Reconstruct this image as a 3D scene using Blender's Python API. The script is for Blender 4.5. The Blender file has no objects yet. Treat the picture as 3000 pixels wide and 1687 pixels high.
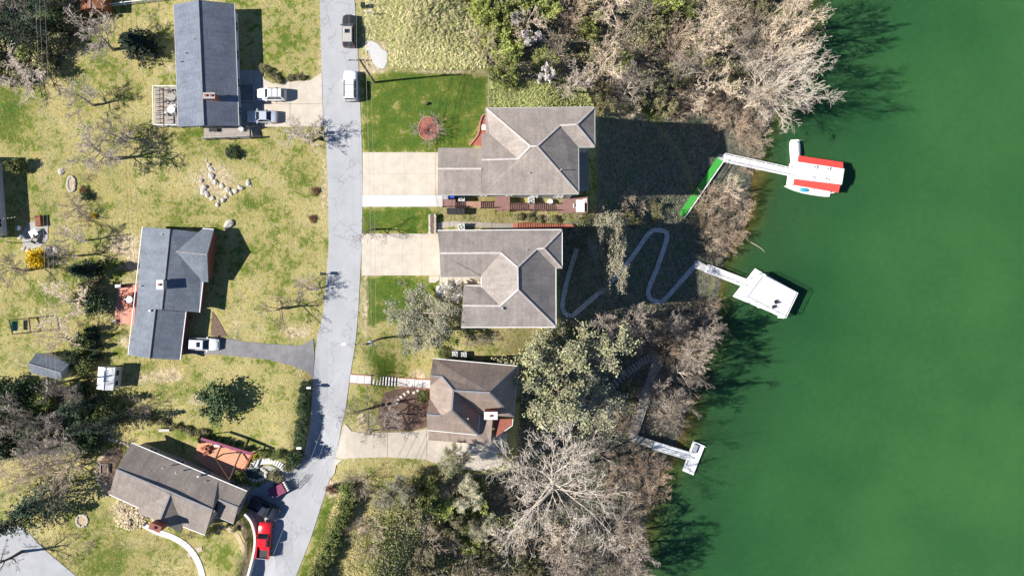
import bpy, bmesh, math, random
import numpy as np
from mathutils import Vector, Matrix, geometry as mgeo, noise as mnoise

random.seed(7)
scene = bpy.context.scene
COL = scene.collection

# ------------------------------------------------------------------ camera, sky, sun, exposure
S = 0.05          # metres per photo pixel at road level
H = 100.0         # drone height above the road
CX, CY = 1500.0, 843.5
cam_d = bpy.data.cameras.new('Camera')
cam = bpy.data.objects.new('Camera', cam_d)
COL.objects.link(cam)
cam.location = (0, 0, H)
cam.rotation_euler = (0, 0, 0)
cam_d.sensor_fit = 'HORIZONTAL'
cam_d.angle = 2 * math.atan(CX * S / H)
cam_d.clip_start = 1.0
cam_d.clip_end = 3000
scene.camera = cam

SUN_EL = math.radians(42.5)
SUN_DRIFT = math.radians(7)
d = Vector((math.cos(SUN_EL) * math.cos(SUN_DRIFT), math.cos(SUN_EL) * math.sin(SUN_DRIFT), -math.sin(SUN_EL)))
world = bpy.data.worlds.new('World')
scene.world = world
world.use_nodes = True
wn = world.node_tree
wn.nodes.clear()
sky = wn.nodes.new('ShaderNodeTexSky')
sky.sky_type = 'NISHITA'
sky.sun_disc = False
sky.sun_elevation = SUN_EL
sky.air_density = 1.0; sky.dust_density = 0.0; sky.ozone_density = 8.0
sky.sun_rotation = math.atan2(-d.x, -d.y) % (2 * math.pi)
bg = wn.nodes.new('ShaderNodeBackground')
bg.inputs['Strength'].default_value = 0.062
wo = wn.nodes.new('ShaderNodeOutputWorld')
wn.links.new(sky.outputs[0], bg.inputs[0])
wn.links.new(bg.outputs[0], wo.inputs[0])
sun_d = bpy.data.lights.new('Sun', 'SUN')
sun_d.energy = 5.0
sun_d.angle = math.radians(0.5)
sun_d.color = (1.0, 0.95, 0.87)
sun = bpy.data.objects.new('Sun', sun_d)
COL.objects.link(sun)
sun.location = (-60, 0, 80)
sun.rotation_euler = d.to_track_quat('-Z', 'Y').to_euler()
vs = scene.view_settings
vs.view_transform = 'Standard'
vs.look = 'None'
vs.exposure = 0.76
vs.gamma = 1.0
vs.use_curve_mapping = False
scene.render.engine = 'CYCLES'
scene.render.resolution_x = 1024
scene.render.resolution_y = 575

# ------------------------------------------------------------------ terrain height field (photo pixel -> metres)
LAKE_Z = -22.0
SHORE = [(-500, 2400), (0, 2370), (150, 2345), (260, 2300), (360, 2262), (430, 2225), (560, 2200), (650, 2182), (740, 2130), (850, 2108),
         (1000, 2058), (1150, 2028), (1250, 2000), (1350, 1955), (1450, 1900), (1530, 1895), (1600, 1885), (1687, 1870), (2200, 1800)]
TOPX = {-500: 1150, 0: 1150, 150: 1300, 260: 1560, 360: 1735, 430: 1735, 560: 1735, 650: 1700, 740: 1655, 850: 1650, 1000: 1590, 1150: 1535,
        1250: 1520, 1350: 1480, 1450: 1250, 1530: 1200, 1600: 1150, 1687: 1120, 2200: 1050}
TOPZ = {-500: -1, 0: -1, 150: -2, 260: -4, 360: -6, 430: -6.3, 560: -6.8, 650: -6.8, 740: -6.3, 850: -6.2, 1000: -6, 1150: -5.2,
        1250: -4.8, 1350: -4.2, 1450: -2.4, 1530: -2.2, 1600: -1.8, 1687: -1.8, 2200: -1.5}
ctl = []
for y, xs in SHORE:
    xt, zt_ = TOPX[y], TOPZ[y]
    ctl.append((xt, y, zt_))
    for f, g_ in ((0.2, 0.32), (0.45, 0.62), (0.72, 0.84)):
        ctl.append((xt + (xs - xt) * f, y, zt_ + (LAKE_Z - zt_) * g_))
    ctl += [(xs, y, LAKE_Z), (xs + 90, y, LAKE_Z - 1.6), (xs + 300, y, LAKE_Z - 4)]
for y in (-500, -100, 100, 300, 500, 700, 900, 1020):
    for x, z in ((-700, 1.2), (0, 0.9), (300, 0.7), (560, 0.5), (800, 0.25), (935, 0.05), (1000, 0), (1065, 0)):
        ctl.append((x, y, z))
ctl += [(1200, 60, -0.8), (1180, 160, -0.5), (1350, 220, -1.2), (1200, 300, -0.1), (1390, 300, -0.8), (1260, 420, 0), (1280, 500, 0), (1280, 560, 0),
        (1450, 250, -1.8), (1420, 430, -0.3), (1560, 430, -1.8), (1600, 300, -3.5), (1290, 605, -0.3), (1260, 640, -0.2), (1330, 630, -1), (1410, 615, -2.4),
        (1500, 615, -3.9), (1600, 620, -5.4), (1690, 600, -6.4), (1260, 740, -0.1), (1420, 740, -0.6), (1530, 800, -2.5), (1640, 680, -6), (1275, 850, -0.2),
        (1345, 900, -0.6), (1480, 960, -2.2), (1640, 970, -6), (1200, 960, -1.0), (1120, 900, -0.2), (1100, 1000, -0.3), (1040, 1098, 0), (1085, 1100, 0.0),
        (1170, 1108, -2.1), (1260, 1120, -2.3), (1300, 1030, -1.8), (1400, 1050, -2.2), (1500, 1060, -4), (1060, 1200, -0.3), (1180, 1210, -1.4),
        (1005, 1300, 0), (1100, 1305, -0.5), (1250, 1310, -1.7), (1380, 1330, -2.4), (1470, 1320, -2.6), (1350, 1180, -2), (1040, 1380, -0.3), (1150, 1400, -1),
        (980, 1450, 0), (1060, 1480, -0.6), (930, 1600, 0), (1000, 1620, -0.5), (880, 1690, 0)]
# the two lower left gardens stand on a bank above the road
ctl += [(1010, 1120, 0), (930, 1120, 0.1), (905, 1120, 0.6), (870, 1130, 1.2), (700, 1130, 1.0), (500, 1150, 0.9), (300, 1150, 0.9), (0, 1150, 0.9), (-700, 1150, 1),
        (920, 1230, 0), (885, 1230, 1.4), (860, 1230, 1.7), (960, 1230, 0), (895, 1300, 0.1), (870, 1300, 1.5), (760, 1250, 1.3), (600, 1260, 1.0),
        (400, 1260, 0.9), (200, 1300, 0.9), (0, 1300, 0.8), (860, 1370, 0), (835, 1350, 1.0), (720, 1340, 1.1), (640, 1300, 1.0), (850, 1420, 0), (800, 1480, 0), (760, 1520, 0),
        (748, 1480, 0), (730, 1420, 0.5), (765, 1600, 0), (752, 1600, 0), (733, 1600, 1.2), (735, 1680, 0), (712, 1680, 1.2), (728, 1540, 1.1), (745, 1530, 0),
        (700, 1580, 1.2), (600, 1600, 1.1), (450, 1620, 1.0), (300, 1600, 0.9), (150, 1600, 0.7), (50, 1600, 0.6), (0, 1687, 0.6), (300, 1450, 0.9), (500, 1450, 1.0),
        (650, 1450, 0.9), (-700, 1600, 0.8), (-700, 2200, 0.8), (300, 2200, 0.8), (600, 1900, 1), (700, 1900, 0.8), (760, 1900, 0), (900, 1560, 0), (840, 1600, 0), (820, 1690, 0), (640, 2200, 0)]
_c = {}
for x, y, z in ctl:
    _c[(x, y)] = z
cp = np.array([(x, y) for x, y in _c], float)
cz = np.array(list(_c.values()), float)
def _phi(r2): return np.sqrt(r2 + 22.0 ** 2)
K = _phi(((cp[:, None, :] - cp[None, :, :]) ** 2).sum(-1))
n_ = len(cp)
M_ = np.zeros((n_ + 1, n_ + 1)); M_[:n_, :n_] = K; M_[:n_, n_] = 1; M_[n_, :n_] = 1
w_ = np.linalg.solve(M_ + np.diag([0.4] * n_ + [0]), np.append(cz, 0))
def height_raw(x, y):
    x = np.clip(np.asarray(x, float), -700, 3400); y = np.clip(np.asarray(y, float), -450, 2150)
    sh = x.shape; P = np.stack([x.ravel(), y.ravel()], 1)
    out = np.empty(len(P))
    for i in range(0, len(P), 20000):
        q = P[i:i + 20000]
        out[i:i + 20000] = _phi(((q[:, None, :] - cp[None]) ** 2).sum(-1)) @ w_[:n_] + w_[n_]
    out = np.maximum(out, LAKE_Z - 7)
    return out.reshape(sh)
gx = np.concatenate([np.array([-9000., -5000., -3000., -2000.]), np.arange(-1400, -40, 60.), np.arange(-40, 2500, 10.), np.arange(2500, 3500, 60.), np.array([4000., 6000., 9000.])])
gy = np.concatenate([np.array([-9000., -5000., -3000., -1800.]), np.arange(-1000, -40, 60.), np.arange(-40, 1740, 10.), np.arange(1740, 2700, 60.), np.array([3200., 5000., 9000.])])
GX, GY = np.meshgrid(gx, gy)
GZ = height_raw(GX, GY)
# keep the roadway itself level
def zt(px, py):
    i = min(max(int(np.searchsorted(gx, px)) - 1, 0), len(gx) - 2)
    j = min(max(int(np.searchsorted(gy, py)) - 1, 0), len(gy) - 2)
    u = min(max((px - gx[i]) / (gx[i + 1] - gx[i]), 0), 1); v = min(max((py - gy[j]) / (gy[j + 1] - gy[j]), 0), 1)
    a = GZ[j, i] * (1 - u) + GZ[j, i + 1] * u
    b = GZ[j + 1, i] * (1 - u) + GZ[j + 1, i + 1] * u
    return float(a * (1 - v) + b * v)
def A(px, py, z):
    k = S * (H - z) / H
    return Vector(((px - CX) * k, (CY - py) * k, z))
def G(px, py, dz=0.0):
    p = A(px, py, zt(px, py)); p.z += dz
    return p
def zw(X, Y):
    z = 0.0
    for _ in range(14):
        k = S * (H - z) / H
        z = 0.5 * z + 0.5 * zt(X / k + CX, CY - Y / k)
    return z
def ground_under(px, py, h):
    """ground point below something that is seen at pixel (px,py) at height h above its ground"""
    z = zt(px, py)
    for _ in range(6):
        p = A(px, py, z + h)
        z = zw(p.x, p.y)
    p = A(px, py, z + h)
    return Vector((p.x, p.y, z))

# ------------------------------------------------------------------ materials
MATS = {}
def lin(r, g, b):
    f = lambda c: (c / 255 / 12.92) if c / 255 <= 0.04045 else ((c / 255 + 0.055) / 1.055) ** 2.4
    return (f(r), f(g), f(b))
def mat(name, col, rough=0.85, var=0.18, scale=1.5, bump=0.0, bscale=8.0, metal=0.0, col2=None, spec=0.3, island=0.0, coat=0.0, detail=4):
    m = bpy.data.materials.new(name); m.use_nodes = True
    nt = m.node_tree; b = nt.nodes['Principled BSDF']
    b.inputs['Roughness'].default_value = rough; b.inputs['Metallic'].default_value = metal
    b.inputs['Specular IOR Level'].default_value = spec
    if coat: b.inputs['Coat Weight'].default_value = coat; b.inputs['Coat Roughness'].default_value = 0.062
    tc = nt.nodes.new('ShaderNodeTexCoord')
    no = nt.nodes.new('ShaderNodeTexNoise'); no.inputs['Scale'].default_value = scale; no.inputs['Detail'].default_value = detail
    no.inputs['Roughness'].default_value = 0.65
    nt.links.new(tc.outputs['Object'], no.inputs['Vector'])
    c1 = tuple(max(0, c * (1 - var)) for c in col); c2 = col2 if col2 else tuple(min(1, c * (1 + var)) for c in col)
    rp = nt.nodes.new('ShaderNodeValToRGB'); rp.color_ramp.elements[0].position = 0.3; rp.color_ramp.elements[1].position = 0.7
    rp.color_ramp.elements[0].color = (*c1, 1); rp.color_ramp.elements[1].color = (*c2, 1)
    nt.links.new(no.outputs[0], rp.inputs[0])
    out = rp.outputs[0]
    if island:
        ge = nt.nodes.new('ShaderNodeNewGeometry'); oi = nt.nodes.new('ShaderNodeObjectInfo')
        mm = nt.nodes.new('ShaderNodeMath'); mm.operation = 'MULTIPLY_ADD'
        nt.links.new(ge.outputs['Random Per Island'], mm.inputs[0]); mm.inputs[1].default_value = 2 * island; mm.inputs[2].default_value = 1 - island
        m2 = nt.nodes.new('ShaderNodeMath'); m2.operation = 'MULTIPLY_ADD'
        nt.links.new(oi.outputs['Random'], m2.inputs[0]); m2.inputs[1].default_value = 0.75; m2.inputs[2].default_value = 0.6
        m3 = nt.nodes.new('ShaderNodeMath'); m3.operation = 'MULTIPLY'
        nt.links.new(mm.outputs[0], m3.inputs[0]); nt.links.new(m2.outputs[0], m3.inputs[1])
        hs = nt.nodes.new('ShaderNodeHueSaturation')
        nt.links.new(m3.outputs[0], hs.inputs['Value']); nt.links.new(out, hs.inputs['Color'])
        out = hs.outputs[0]
    nt.links.new(out, b.inputs['Base Color'])
    if bump:
        n2 = nt.nodes.new('ShaderNodeTexNoise'); n2.inputs['Scale'].default_value = bscale; n2.inputs['Detail'].default_value = 3
        nt.links.new(tc.outputs['Object'], n2.inputs['Vector'])
        bp = nt.nodes.new('ShaderNodeBump'); bp.inputs['Strength'].default_value = bump; bp.inputs['Distance'].default_value = 0.1
        nt.links.new(n2.outputs[0], bp.inputs['Height']); nt.links.new(bp.outputs[0], b.inputs['Normal'])
    MATS[name] = m
    return m
def shingle(name, col, course=0.3, dark=0.72):
    """asphalt shingles: overlapping courses and tabs from the slope's own UV in metres"""
    m = bpy.data.materials.new(name); m.use_nodes = True
    nt = m.node_tree; b = nt.nodes['Principled BSDF']; b.inputs['Roughness'].default_value = 0.92; b.inputs['Specular IOR Level'].default_value = 0.2
    uv = nt.nodes.new('ShaderNodeUVMap')
    br = nt.nodes.new('ShaderNodeTexBrick'); br.inputs['Scale'].default_value = 1.0
    br.inputs['Brick Width'].default_value = course * 1.1; br.inputs['Row Height'].default_value = course
    br.inputs['Mortar Size'].default_value = course * 0.085; br.inputs['Mortar Smooth'].default_value = 0.35
    br.inputs['Color1'].default_value = (*[c * 0.90 for c in col], 1); br.inputs['Color2'].default_value = (*[c * 1.10 for c in col], 1)
    br.inputs['Mortar'].default_value = (*[c * dark for c in col], 1)
    nt.links.new(uv.outputs[0], br.inputs['Vector'])
    tc = nt.nodes.new('ShaderNodeTexCoord')
    no = nt.nodes.new('ShaderNodeTexNoise'); no.inputs['Scale'].default_value = 0.42; no.inputs['Detail'].default_value = 5; no.inputs['Roughness'].default_value = 0.6
    nt.links.new(tc.outputs['Object'], no.inputs['Vector'])
    rp = nt.nodes.new('ShaderNodeValToRGB'); rp.color_ramp.elements[0].position = 0.33; rp.color_ramp.elements[1].position = 0.72
    rp.color_ramp.elements[0].color = (0.78, 0.78, 0.79, 1); rp.color_ramp.elements[1].color = (1.1, 1.09, 1.07, 1)
    nt.links.new(no.outputs[0], rp.inputs[0])
    # rain streaks running down the slope
    mp = nt.nodes.new('ShaderNodeMapping'); mp.inputs['Scale'].default_value = (1.7, 0.16, 1)
    nt.links.new(uv.outputs[0], mp.inputs['Vector'])
    n3 = nt.nodes.new('ShaderNodeTexNoise'); n3.inputs['Scale'].default_value = 1.0; n3.inputs['Detail'].default_value = 4
    nt.links.new(mp.outputs[0], n3.inputs['Vector'])
    r3 = nt.nodes.new('ShaderNodeValToRGB'); r3.color_ramp.elements[0].position = 0.35; r3.color_ramp.elements[1].position = 0.6
    r3.color_ramp.elements[0].color = (0.88, 0.88, 0.88, 1); r3.color_ramp.elements[1].color = (1.03, 1.03, 1.03, 1)
    nt.links.new(n3.outputs[0], r3.inputs[0])
    mx = nt.nodes.new('ShaderNodeMixRGB'); mx.blend_type = 'MULTIPLY'; mx.inputs[0].default_value = 1
    nt.links.new(br.outputs['Color'], mx.inputs[1]); nt.links.new(rp.outputs[0], mx.inputs[2])
    m4 = nt.nodes.new('ShaderNodeMixRGB'); m4.blend_type = 'MULTIPLY'; m4.inputs[0].default_value = 1
    nt.links.new(mx.outputs[0], m4.inputs[1]); nt.links.new(r3.outputs[0], m4.inputs[2])
    nt.links.new(m4.outputs[0], b.inputs['Base Color'])
    bp = nt.nodes.new('ShaderNodeBump'); bp.inputs['Strength'].default_value = 0.6; bp.inputs['Distance'].default_value = 0.03
    nt.links.new(br.outputs['Fac'], bp.inputs['Height']); bp.invert = True
    nt.links.new(bp.outputs[0], b.inputs['Normal'])
    MATS[name] = m
    return m
shingle('roof_blue', (0.185, 0.21, 0.26))
shingle('roof_slate', (0.195, 0.22, 0.262))
shingle('roof_brown', (0.285, 0.245, 0.218), 0.26, 0.85)
shingle('roof_taupe', (0.375, 0.322, 0.285), 0.26, 0.82)
shingle('roof_grey', (0.335, 0.295, 0.268), 0.26, 0.82)
shingle('roof_umber', (0.33, 0.26, 0.22), 0.26, 0.85)
mat('ridge', (0.50, 0.445, 0.42), var=0.15)
mat('ridge_dark', (0.22, 0.22, 0.235), var=0.15)
mat('white_paint', (0.74, 0.74, 0.72), rough=0.6, var=0.06)
mat('gutter_grey', (0.35, 0.36, 0.36), rough=0.5, var=0.06)
mat('siding_cream', (0.55, 0.50, 0.42), var=0.08)
mat('siding_white', (0.62, 0.62, 0.60), var=0.07)
mat('siding_tan', (0.45, 0.37, 0.29), var=0.1)
mat('brick_red', (0.27, 0.095, 0.065), var=0.28, scale=5, bump=0.3, bscale=12)
mat('glass', (0.03, 0.04, 0.05), rough=0.06, var=0.1, spec=0.7)
mat('concrete', (0.50, 0.443, 0.37), var=0.12, scale=0.7, detail=9)
mat('concrete_white', (0.60, 0.585, 0.56), var=0.05, scale=0.8, detail=6)
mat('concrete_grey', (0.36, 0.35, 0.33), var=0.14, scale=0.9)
mat('path_grey', (0.42, 0.42, 0.42), var=0.25, scale=1.2)
mat('asphalt', (0.365, 0.37, 0.385), var=0.10, scale=0.3, bump=0.2, bscale=30, detail=12)
mat('asphalt_dark', (0.20, 0.195, 0.20), var=0.22, scale=0.8, detail=7)
mat('asphalt_mid', (0.34, 0.345, 0.36), var=0.1, scale=0.5)
mat('mulch_brown', (0.15, 0.10, 0.075), var=0.35, scale=5, bump=0.5)
mat('mulch_red', (0.33, 0.11, 0.08), var=0.3, scale=5, bump=0.5)
mat('gravel', (0.55, 0.54, 0.52), var=0.25, scale=9, bump=0.5, bscale=20)
mat('dirt', (0.40, 0.31, 0.20), var=0.2, scale=2.0, bump=0.3)
mat('deck_red', (0.58, 0.265, 0.19), var=0.12, scale=1.5, rough=0.7)
mat('deck_orange', (0.60, 0.285, 0.17), var=0.10, scale=1.5, rough=0.7)
mat('deck_mauve', (0.235, 0.135, 0.12), var=0.14, scale=2, rough=0.75)
mat('deck_brown', (0.36, 0.21, 0.15), var=0.14, scale=2, rough=0.75)
mat('deck_grey', (0.32, 0.28, 0.25), var=0.2, scale=2.5)
mat('stair_red', (0.34, 0.12, 0.075), var=0.2, scale=3)
mat('wood_dark', (0.07, 0.045, 0.03), var=0.25, scale=4)
mat('wood_grey', (0.33, 0.31, 0.28), var=0.2, scale=4)
mat('pole_wood', (0.20, 0.16, 0.12), var=0.25, scale=3)
mat('metal_dark', (0.03, 0.03, 0.035), rough=0.5, var=0.1)
mat('metal_grey', (0.40, 0.41, 0.42), rough=0.45, var=0.1, metal=0.3)
mat('ac_metal', (0.55, 0.57, 0.55), rough=0.5, var=0.06)
mat('dock_white', (0.80, 0.80, 0.80), rough=0.6, var=0.035, scale=1.2)
mat('dock_red', (0.66, 0.075, 0.06), rough=0.5, var=0.06)
mat('turf_green', (0.045, 0.33, 0.045), var=0.1, scale=2)
mat('float_black', (0.05, 0.05, 0.055), var=0.2)
mat('tarp_blue', (0.03, 0.33, 0.50), rough=0.5, var=0.08)
mat('tarp_white', (0.72, 0.72, 0.74), rough=0.55, var=0.06)
mat('stone', (0.46, 0.43, 0.38), var=0.25, scale=2.5, bump=0.5, bscale=5)
mat('stone_pale', (0.50, 0.46, 0.40), var=0.2, scale=2.5, bump=0.5, bscale=5)
mat('brick_edge', (0.42, 0.20, 0.15), var=0.25, scale=5)
mat('rust', (0.22, 0.085, 0.04), var=0.4, scale=1.2, rough=0.75)
mat('tyre', (0.018, 0.018, 0.018), rough=0.9, var=0.1)
mat('rim', (0.45, 0.45, 0.46), rough=0.35, metal=0.7, var=0.05)
mat('car_glass', (0.012, 0.02, 0.035), rough=0.04, var=0.05, spec=0.8)
mat('car_black', (0.035, 0.033, 0.032), rough=0.25, var=0.05, spec=0.6, coat=0.8)
mat('car_roofpanel', (0.42, 0.40, 0.36), rough=0.3, var=0.05, spec=0.6, coat=0.6)
mat('car_white', (0.74, 0.75, 0.75), rough=0.3, var=0.02, spec=0.5, coat=0.6)
mat('car_silver', (0.60, 0.63, 0.68), rough=0.28, var=0.03, spec=0.6, metal=0.4, coat=0.6)
mat('car_red', (0.62, 0.012, 0.018), rough=0.25, var=0.03, spec=0.5, coat=0.8)
mat('car_navy', (0.018, 0.022, 0.033), rough=0.3, var=0.05, spec=0.5, coat=0.7)
mat('bedliner', (0.05, 0.05, 0.052), rough=0.8)
mat('lamp_clear', (0.75, 0.75, 0.72), rough=0.2, var=0.02)
mat('lamp_red', (0.45, 0.01, 0.01), rough=0.25, var=0.02)
mat('maroon', (0.20, 0.035, 0.085), rough=0.5, var=0.1)
mat('bin_blue', (0.02, 0.07, 0.45), rough=0.5, var=0.05)
mat('bin_green', (0.012, 0.03, 0.022), rough=0.5, var=0.1)
mat('wire', (0.30, 0.29, 0.29), rough=0.5, var=0.05)
mat('pond', (0.05, 0.07, 0.06), rough=0.1, var=0.2)
mat('cloth_green', (0.12, 0.35, 0.27), var=0.1)
# hairline cracks and old seams in the road surface
nt = MATS['asphalt'].node_tree; b_ = nt.nodes['Principled BSDF']; src = b_.inputs['Base Color'].links[0].from_socket
tc_ = nt.nodes.new('ShaderNodeTexCoord'); vo = nt.nodes.new('ShaderNodeTexVoronoi'); vo.feature = 'DISTANCE_TO_EDGE'; vo.inputs['Scale'].default_value = 0.16
nz = nt.nodes.new('ShaderNodeTexNoise'); nz.inputs['Scale'].default_value = 0.7; nz.inputs['Detail'].default_value = 6
va = nt.nodes.new('ShaderNodeVectorMath'); va.operation = 'MULTIPLY_ADD'; va.inputs[1].default_value = (2.6, 2.6, 2.6)
nt.links.new(tc_.outputs['Object'], nz.inputs['Vector']); nt.links.new(nz.outputs['Color'], va.inputs[0]); nt.links.new(tc_.outputs['Object'], va.inputs[2]); nt.links.new(va.outputs[0], vo.inputs['Vector'])
cr_ = nt.nodes.new('ShaderNodeValToRGB'); cr_.color_ramp.elements[0].color = (0.74, 0.74, 0.74, 1); cr_.color_ramp.elements[1].color = (1, 1, 1, 1); cr_.color_ramp.elements[1].position = 0.014
nt.links.new(vo.outputs['Distance'], cr_.inputs[0])
mm_ = nt.nodes.new('ShaderNodeMixRGB'); mm_.blend_type = 'MULTIPLY'; mm_.inputs[0].default_value = 1
nt.links.new(src, mm_.inputs[1]); nt.links.new(cr_.outputs[0], mm_.inputs[2]); nt.links.new(mm_.outputs[0], b_.inputs['Base Color'])
# bark and leaves
mat('bark_grey', (0.43, 0.365, 0.305), var=0.25, scale=3, island=0.12)
mat('bark_brown', (0.33, 0.27, 0.23), var=0.25, scale=3, island=0.12)
mat('bark_tan', (0.52, 0.425, 0.32), var=0.2, scale=3, island=0.12)
mat('bark_pink', (0.48, 0.365, 0.27), var=0.2, scale=3, island=0.15)
mat('bark_white', (0.58, 0.505, 0.42), var=0.15, scale=3, island=0.06)
mat('bark_dark', (0.13, 0.10, 0.085), var=0.25, scale=3, island=0.1)
mat('leaf_bud', (0.38, 0.38, 0.24), var=0.2, scale=0.8, island=0.3, col2=(0.45, 0.46, 0.23))
mat('leaf_pale', (0.44, 0.43, 0.29), var=0.2, scale=0.8, island=0.25)
mat('leaf_lime', (0.32, 0.40, 0.09), var=0.25, scale=0.8, island=0.35, col2=(0.46, 0.50, 0.13))
mat('leaf_mid', (0.15, 0.195, 0.055), var=0.3, scale=0.8, island=0.4, col2=(0.29, 0.32, 0.11))
mat('leaf_olive', (0.25, 0.24, 0.11), var=0.3, scale=0.8, island=0.4, col2=(0.36, 0.33, 0.17))
mat('leaf_dark', (0.045, 0.085, 0.04), var=0.3, scale=0.8, island=0.45, col2=(0.11, 0.155, 0.065))
mat('leaf_conifer', (0.035, 0.072, 0.045), var=0.3, scale=0.8, island=0.4, col2=(0.08, 0.12, 0.065))
mat('leaf_white', (0.74, 0.69, 0.67), var=0.1, scale=1, island=0.15)
mat('leaf_yellow', (0.68, 0.46, 0.012), var=0.12, scale=1, island=0.15)
mat('leaf_rust', (0.22, 0.11, 0.06), var=0.3, scale=1, island=0.3)
mat('leaf_straw', (0.58, 0.48, 0.32), var=0.2, scale=1, island=0.2)
mat('tall_grass', (0.56, 0.51, 0.23), var=0.2, scale=0.25, island=0.45, col2=(0.68, 0.60, 0.35))
mat('tall_grass_green', (0.36, 0.38, 0.14), var=0.25, scale=0.3, island=0.4)
mat('lawn_blade', (0.26, 0.29, 0.06), var=0.35, scale=0.2, island=0.4, col2=(0.62, 0.52, 0.25))
mat('litter_leaf', (0.32, 0.265, 0.19), var=0.3, scale=0.5, island=0.5)

# ------------------------------------------------------------------ mesh helpers
class MB:
    def __init__(s): s.v = []; s.f = []
    def quad(s, a, b, c, e):
        n = len(s.v); s.v += [tuple(a), tuple(b), tuple(c), tuple(e)]; s.f.append((n, n + 1, n + 2, n + 3)); return s
    def hexa(s, b4, t4):
        n = len(s.v); s.v += [tuple(p) for p in b4] + [tuple(p) for p in t4]
        s.f += [(n + 3, n + 2, n + 1, n), (n + 4, n + 5, n + 6, n + 7)]
        for i in range(4):
            j = (i + 1) % 4; s.f.append((n + i, n + j, n + 4 + j, n + 4 + i))
        return s
    def box(s, c, sx, sy, sz, rz=0.0):
        """box standing on c (its bottom centre)"""
        c = Vector(c); ca, sa = math.cos(rz), math.sin(rz)
        q = [(-sx / 2, -sy / 2), (sx / 2, -sy / 2), (sx / 2, sy / 2), (-sx / 2, sy / 2)]
        q = [(c.x + x * ca - y * sa, c.y + x * sa + y * ca) for x, y in q]
        return s.hexa([(x, y, c.z) for x, y in q], [(x, y, c.z + sz) for x, y in q])
    def beam(s, a, b, w, h, up=0.5):
        a, b = Vector(a), Vector(b); dd = b - a; hd = Vector((dd.x, dd.y, 0))
        if hd.length < 1e-5:
            return s.box(a if a.z < b.z else b, w, h, abs(dd.z))
        n = Vector((-hd.y, hd.x, 0)).normalized() * (w / 2); lo = Vector((0, 0, -h * (1 - up))); hi = Vector((0, 0, h * up))
        return s.hexa([a - n + lo, b - n + lo, b + n + lo, a + n + lo], [a - n + hi, b - n + hi, b + n + hi, a + n + hi])
    def prism(s, pts, z0, z1):
        n = len(s.v); k = len(pts)
        ar = sum(pts[i][0] * pts[(i + 1) % k][1] - pts[(i + 1) % k][0] * pts[i][1] for i in range(k))
        if ar < 0: pts = list(pts)[::-1]
        zz = lambda z, i: z[i] if isinstance(z, (list, tuple)) else z
        s.v += [(p[0], p[1], z0) for p in pts] + [(p[0], p[1], z1) for p in pts]
        s.f += [tuple(range(n + k - 1, n - 1, -1)), tuple(range(n + k, n + 2 * k))]
        for i in range(k):
            j = (i + 1) % k; s.f.append((n + i, n + j, n + k + j, n + k + i))
        return s
    def slab(s, top, th):
        """polygon (3-D points) thickened straight down"""
        n = len(s.v); k = len(top)
        ar = sum(top[i][0] * top[(i + 1) % k][1] - top[(i + 1) % k][0] * top[i][1] for i in range(k))
        if ar < 0: top = list(top)[::-1]
        s.v += [(p[0], p[1], p[2] - th) for p in top] + [tuple(p) for p in top]
        s.f += [tuple(range(n + k - 1, n - 1, -1)), tuple(range(n + k, n + 2 * k))]
        for i in range(k):
            j = (i + 1) % k; s.f.append((n + i, n + j, n + k + j, n + k + i))
        return s
    def tube(s, a, b, r0, r1, k=6, cap=True):
        a, b = Vector(a), Vector(b); t = (b - a).normalized()
        u = t.orthogonal().normalized(); w = t.cross(u); n = len(s.v)
        for p, r in ((a, r0), (b, r1)):
            for i in range(k):
                an = 2 * math.pi * i / k; s.v.append(tuple(p + u * (math.cos(an) * r) + w * (math.sin(an) * r)))
        for i in range(k):
            j = (i + 1) % k; s.f.append((n + i, n + j, n + k + j, n + k + i))
        if cap: s.f += [tuple(range(n + k - 1, n - 1, -1)), tuple(range(n + k, n + 2 * k))]
        return s
    def disc(s, c, r, h, k=14, r1=None):
        c = Vector(c)
        return s.tube(c, c + Vector((0, 0, h)), r, r if r1 is None else r1, k)
    def build(s, name, m, parent=None, smooth=False):
        off = Vector(parent['_o']) if parent is not None and '_o' in parent else Vector((0, 0, 0))
        me = bpy.data.meshes.new(name)
        me.from_pydata([(x - off.x, y - off.y, z - off.z) for x, y, z in s.v], [], s.f)
        me.materials.append(MATS[m] if isinstance(m, str) else m)
        if smooth: me.shade_smooth()
        o = bpy.data.objects.new(name, me); COL.objects.link(o)
        if parent is not None:
            o.parent = parent
            o['_o'] = tuple(off)
        return o
def thing(name, loc, label, cat, group=None):
    o = bpy.data.objects.new(name, None); COL.objects.link(o)
    o.empty_display_size = 0.3; o.location = loc; o['_o'] = tuple(loc)
    o['label'] = label; o['category'] = cat
    if group: o['group'] = group
    return o
def tag(o, label, cat, group=None):
    o['label'] = label; o['category'] = cat
    if group: o['group'] = group
    return o
def structure(o): o['kind'] = 'structure'; return o
def single(mb, name, m, label, cat, group=None, base=None, smooth=False):
    """a thing that is one mesh: its origin goes to its base"""
    if base is None:
        xs = [p[0] for p in mb.v]; ys = [p[1] for p in mb.v]; zs = [p[2] for p in mb.v]
        base = Vector(((min(xs) + max(xs)) / 2, (min(ys) + max(ys)) / 2, min(zs)))
    mb.v = [(x - base[0], y - base[1], z - base[2]) for x, y, z in mb.v]
    o = mb.build(name, m, smooth=smooth); o.location = base
    return tag(o, label, cat, group)
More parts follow.
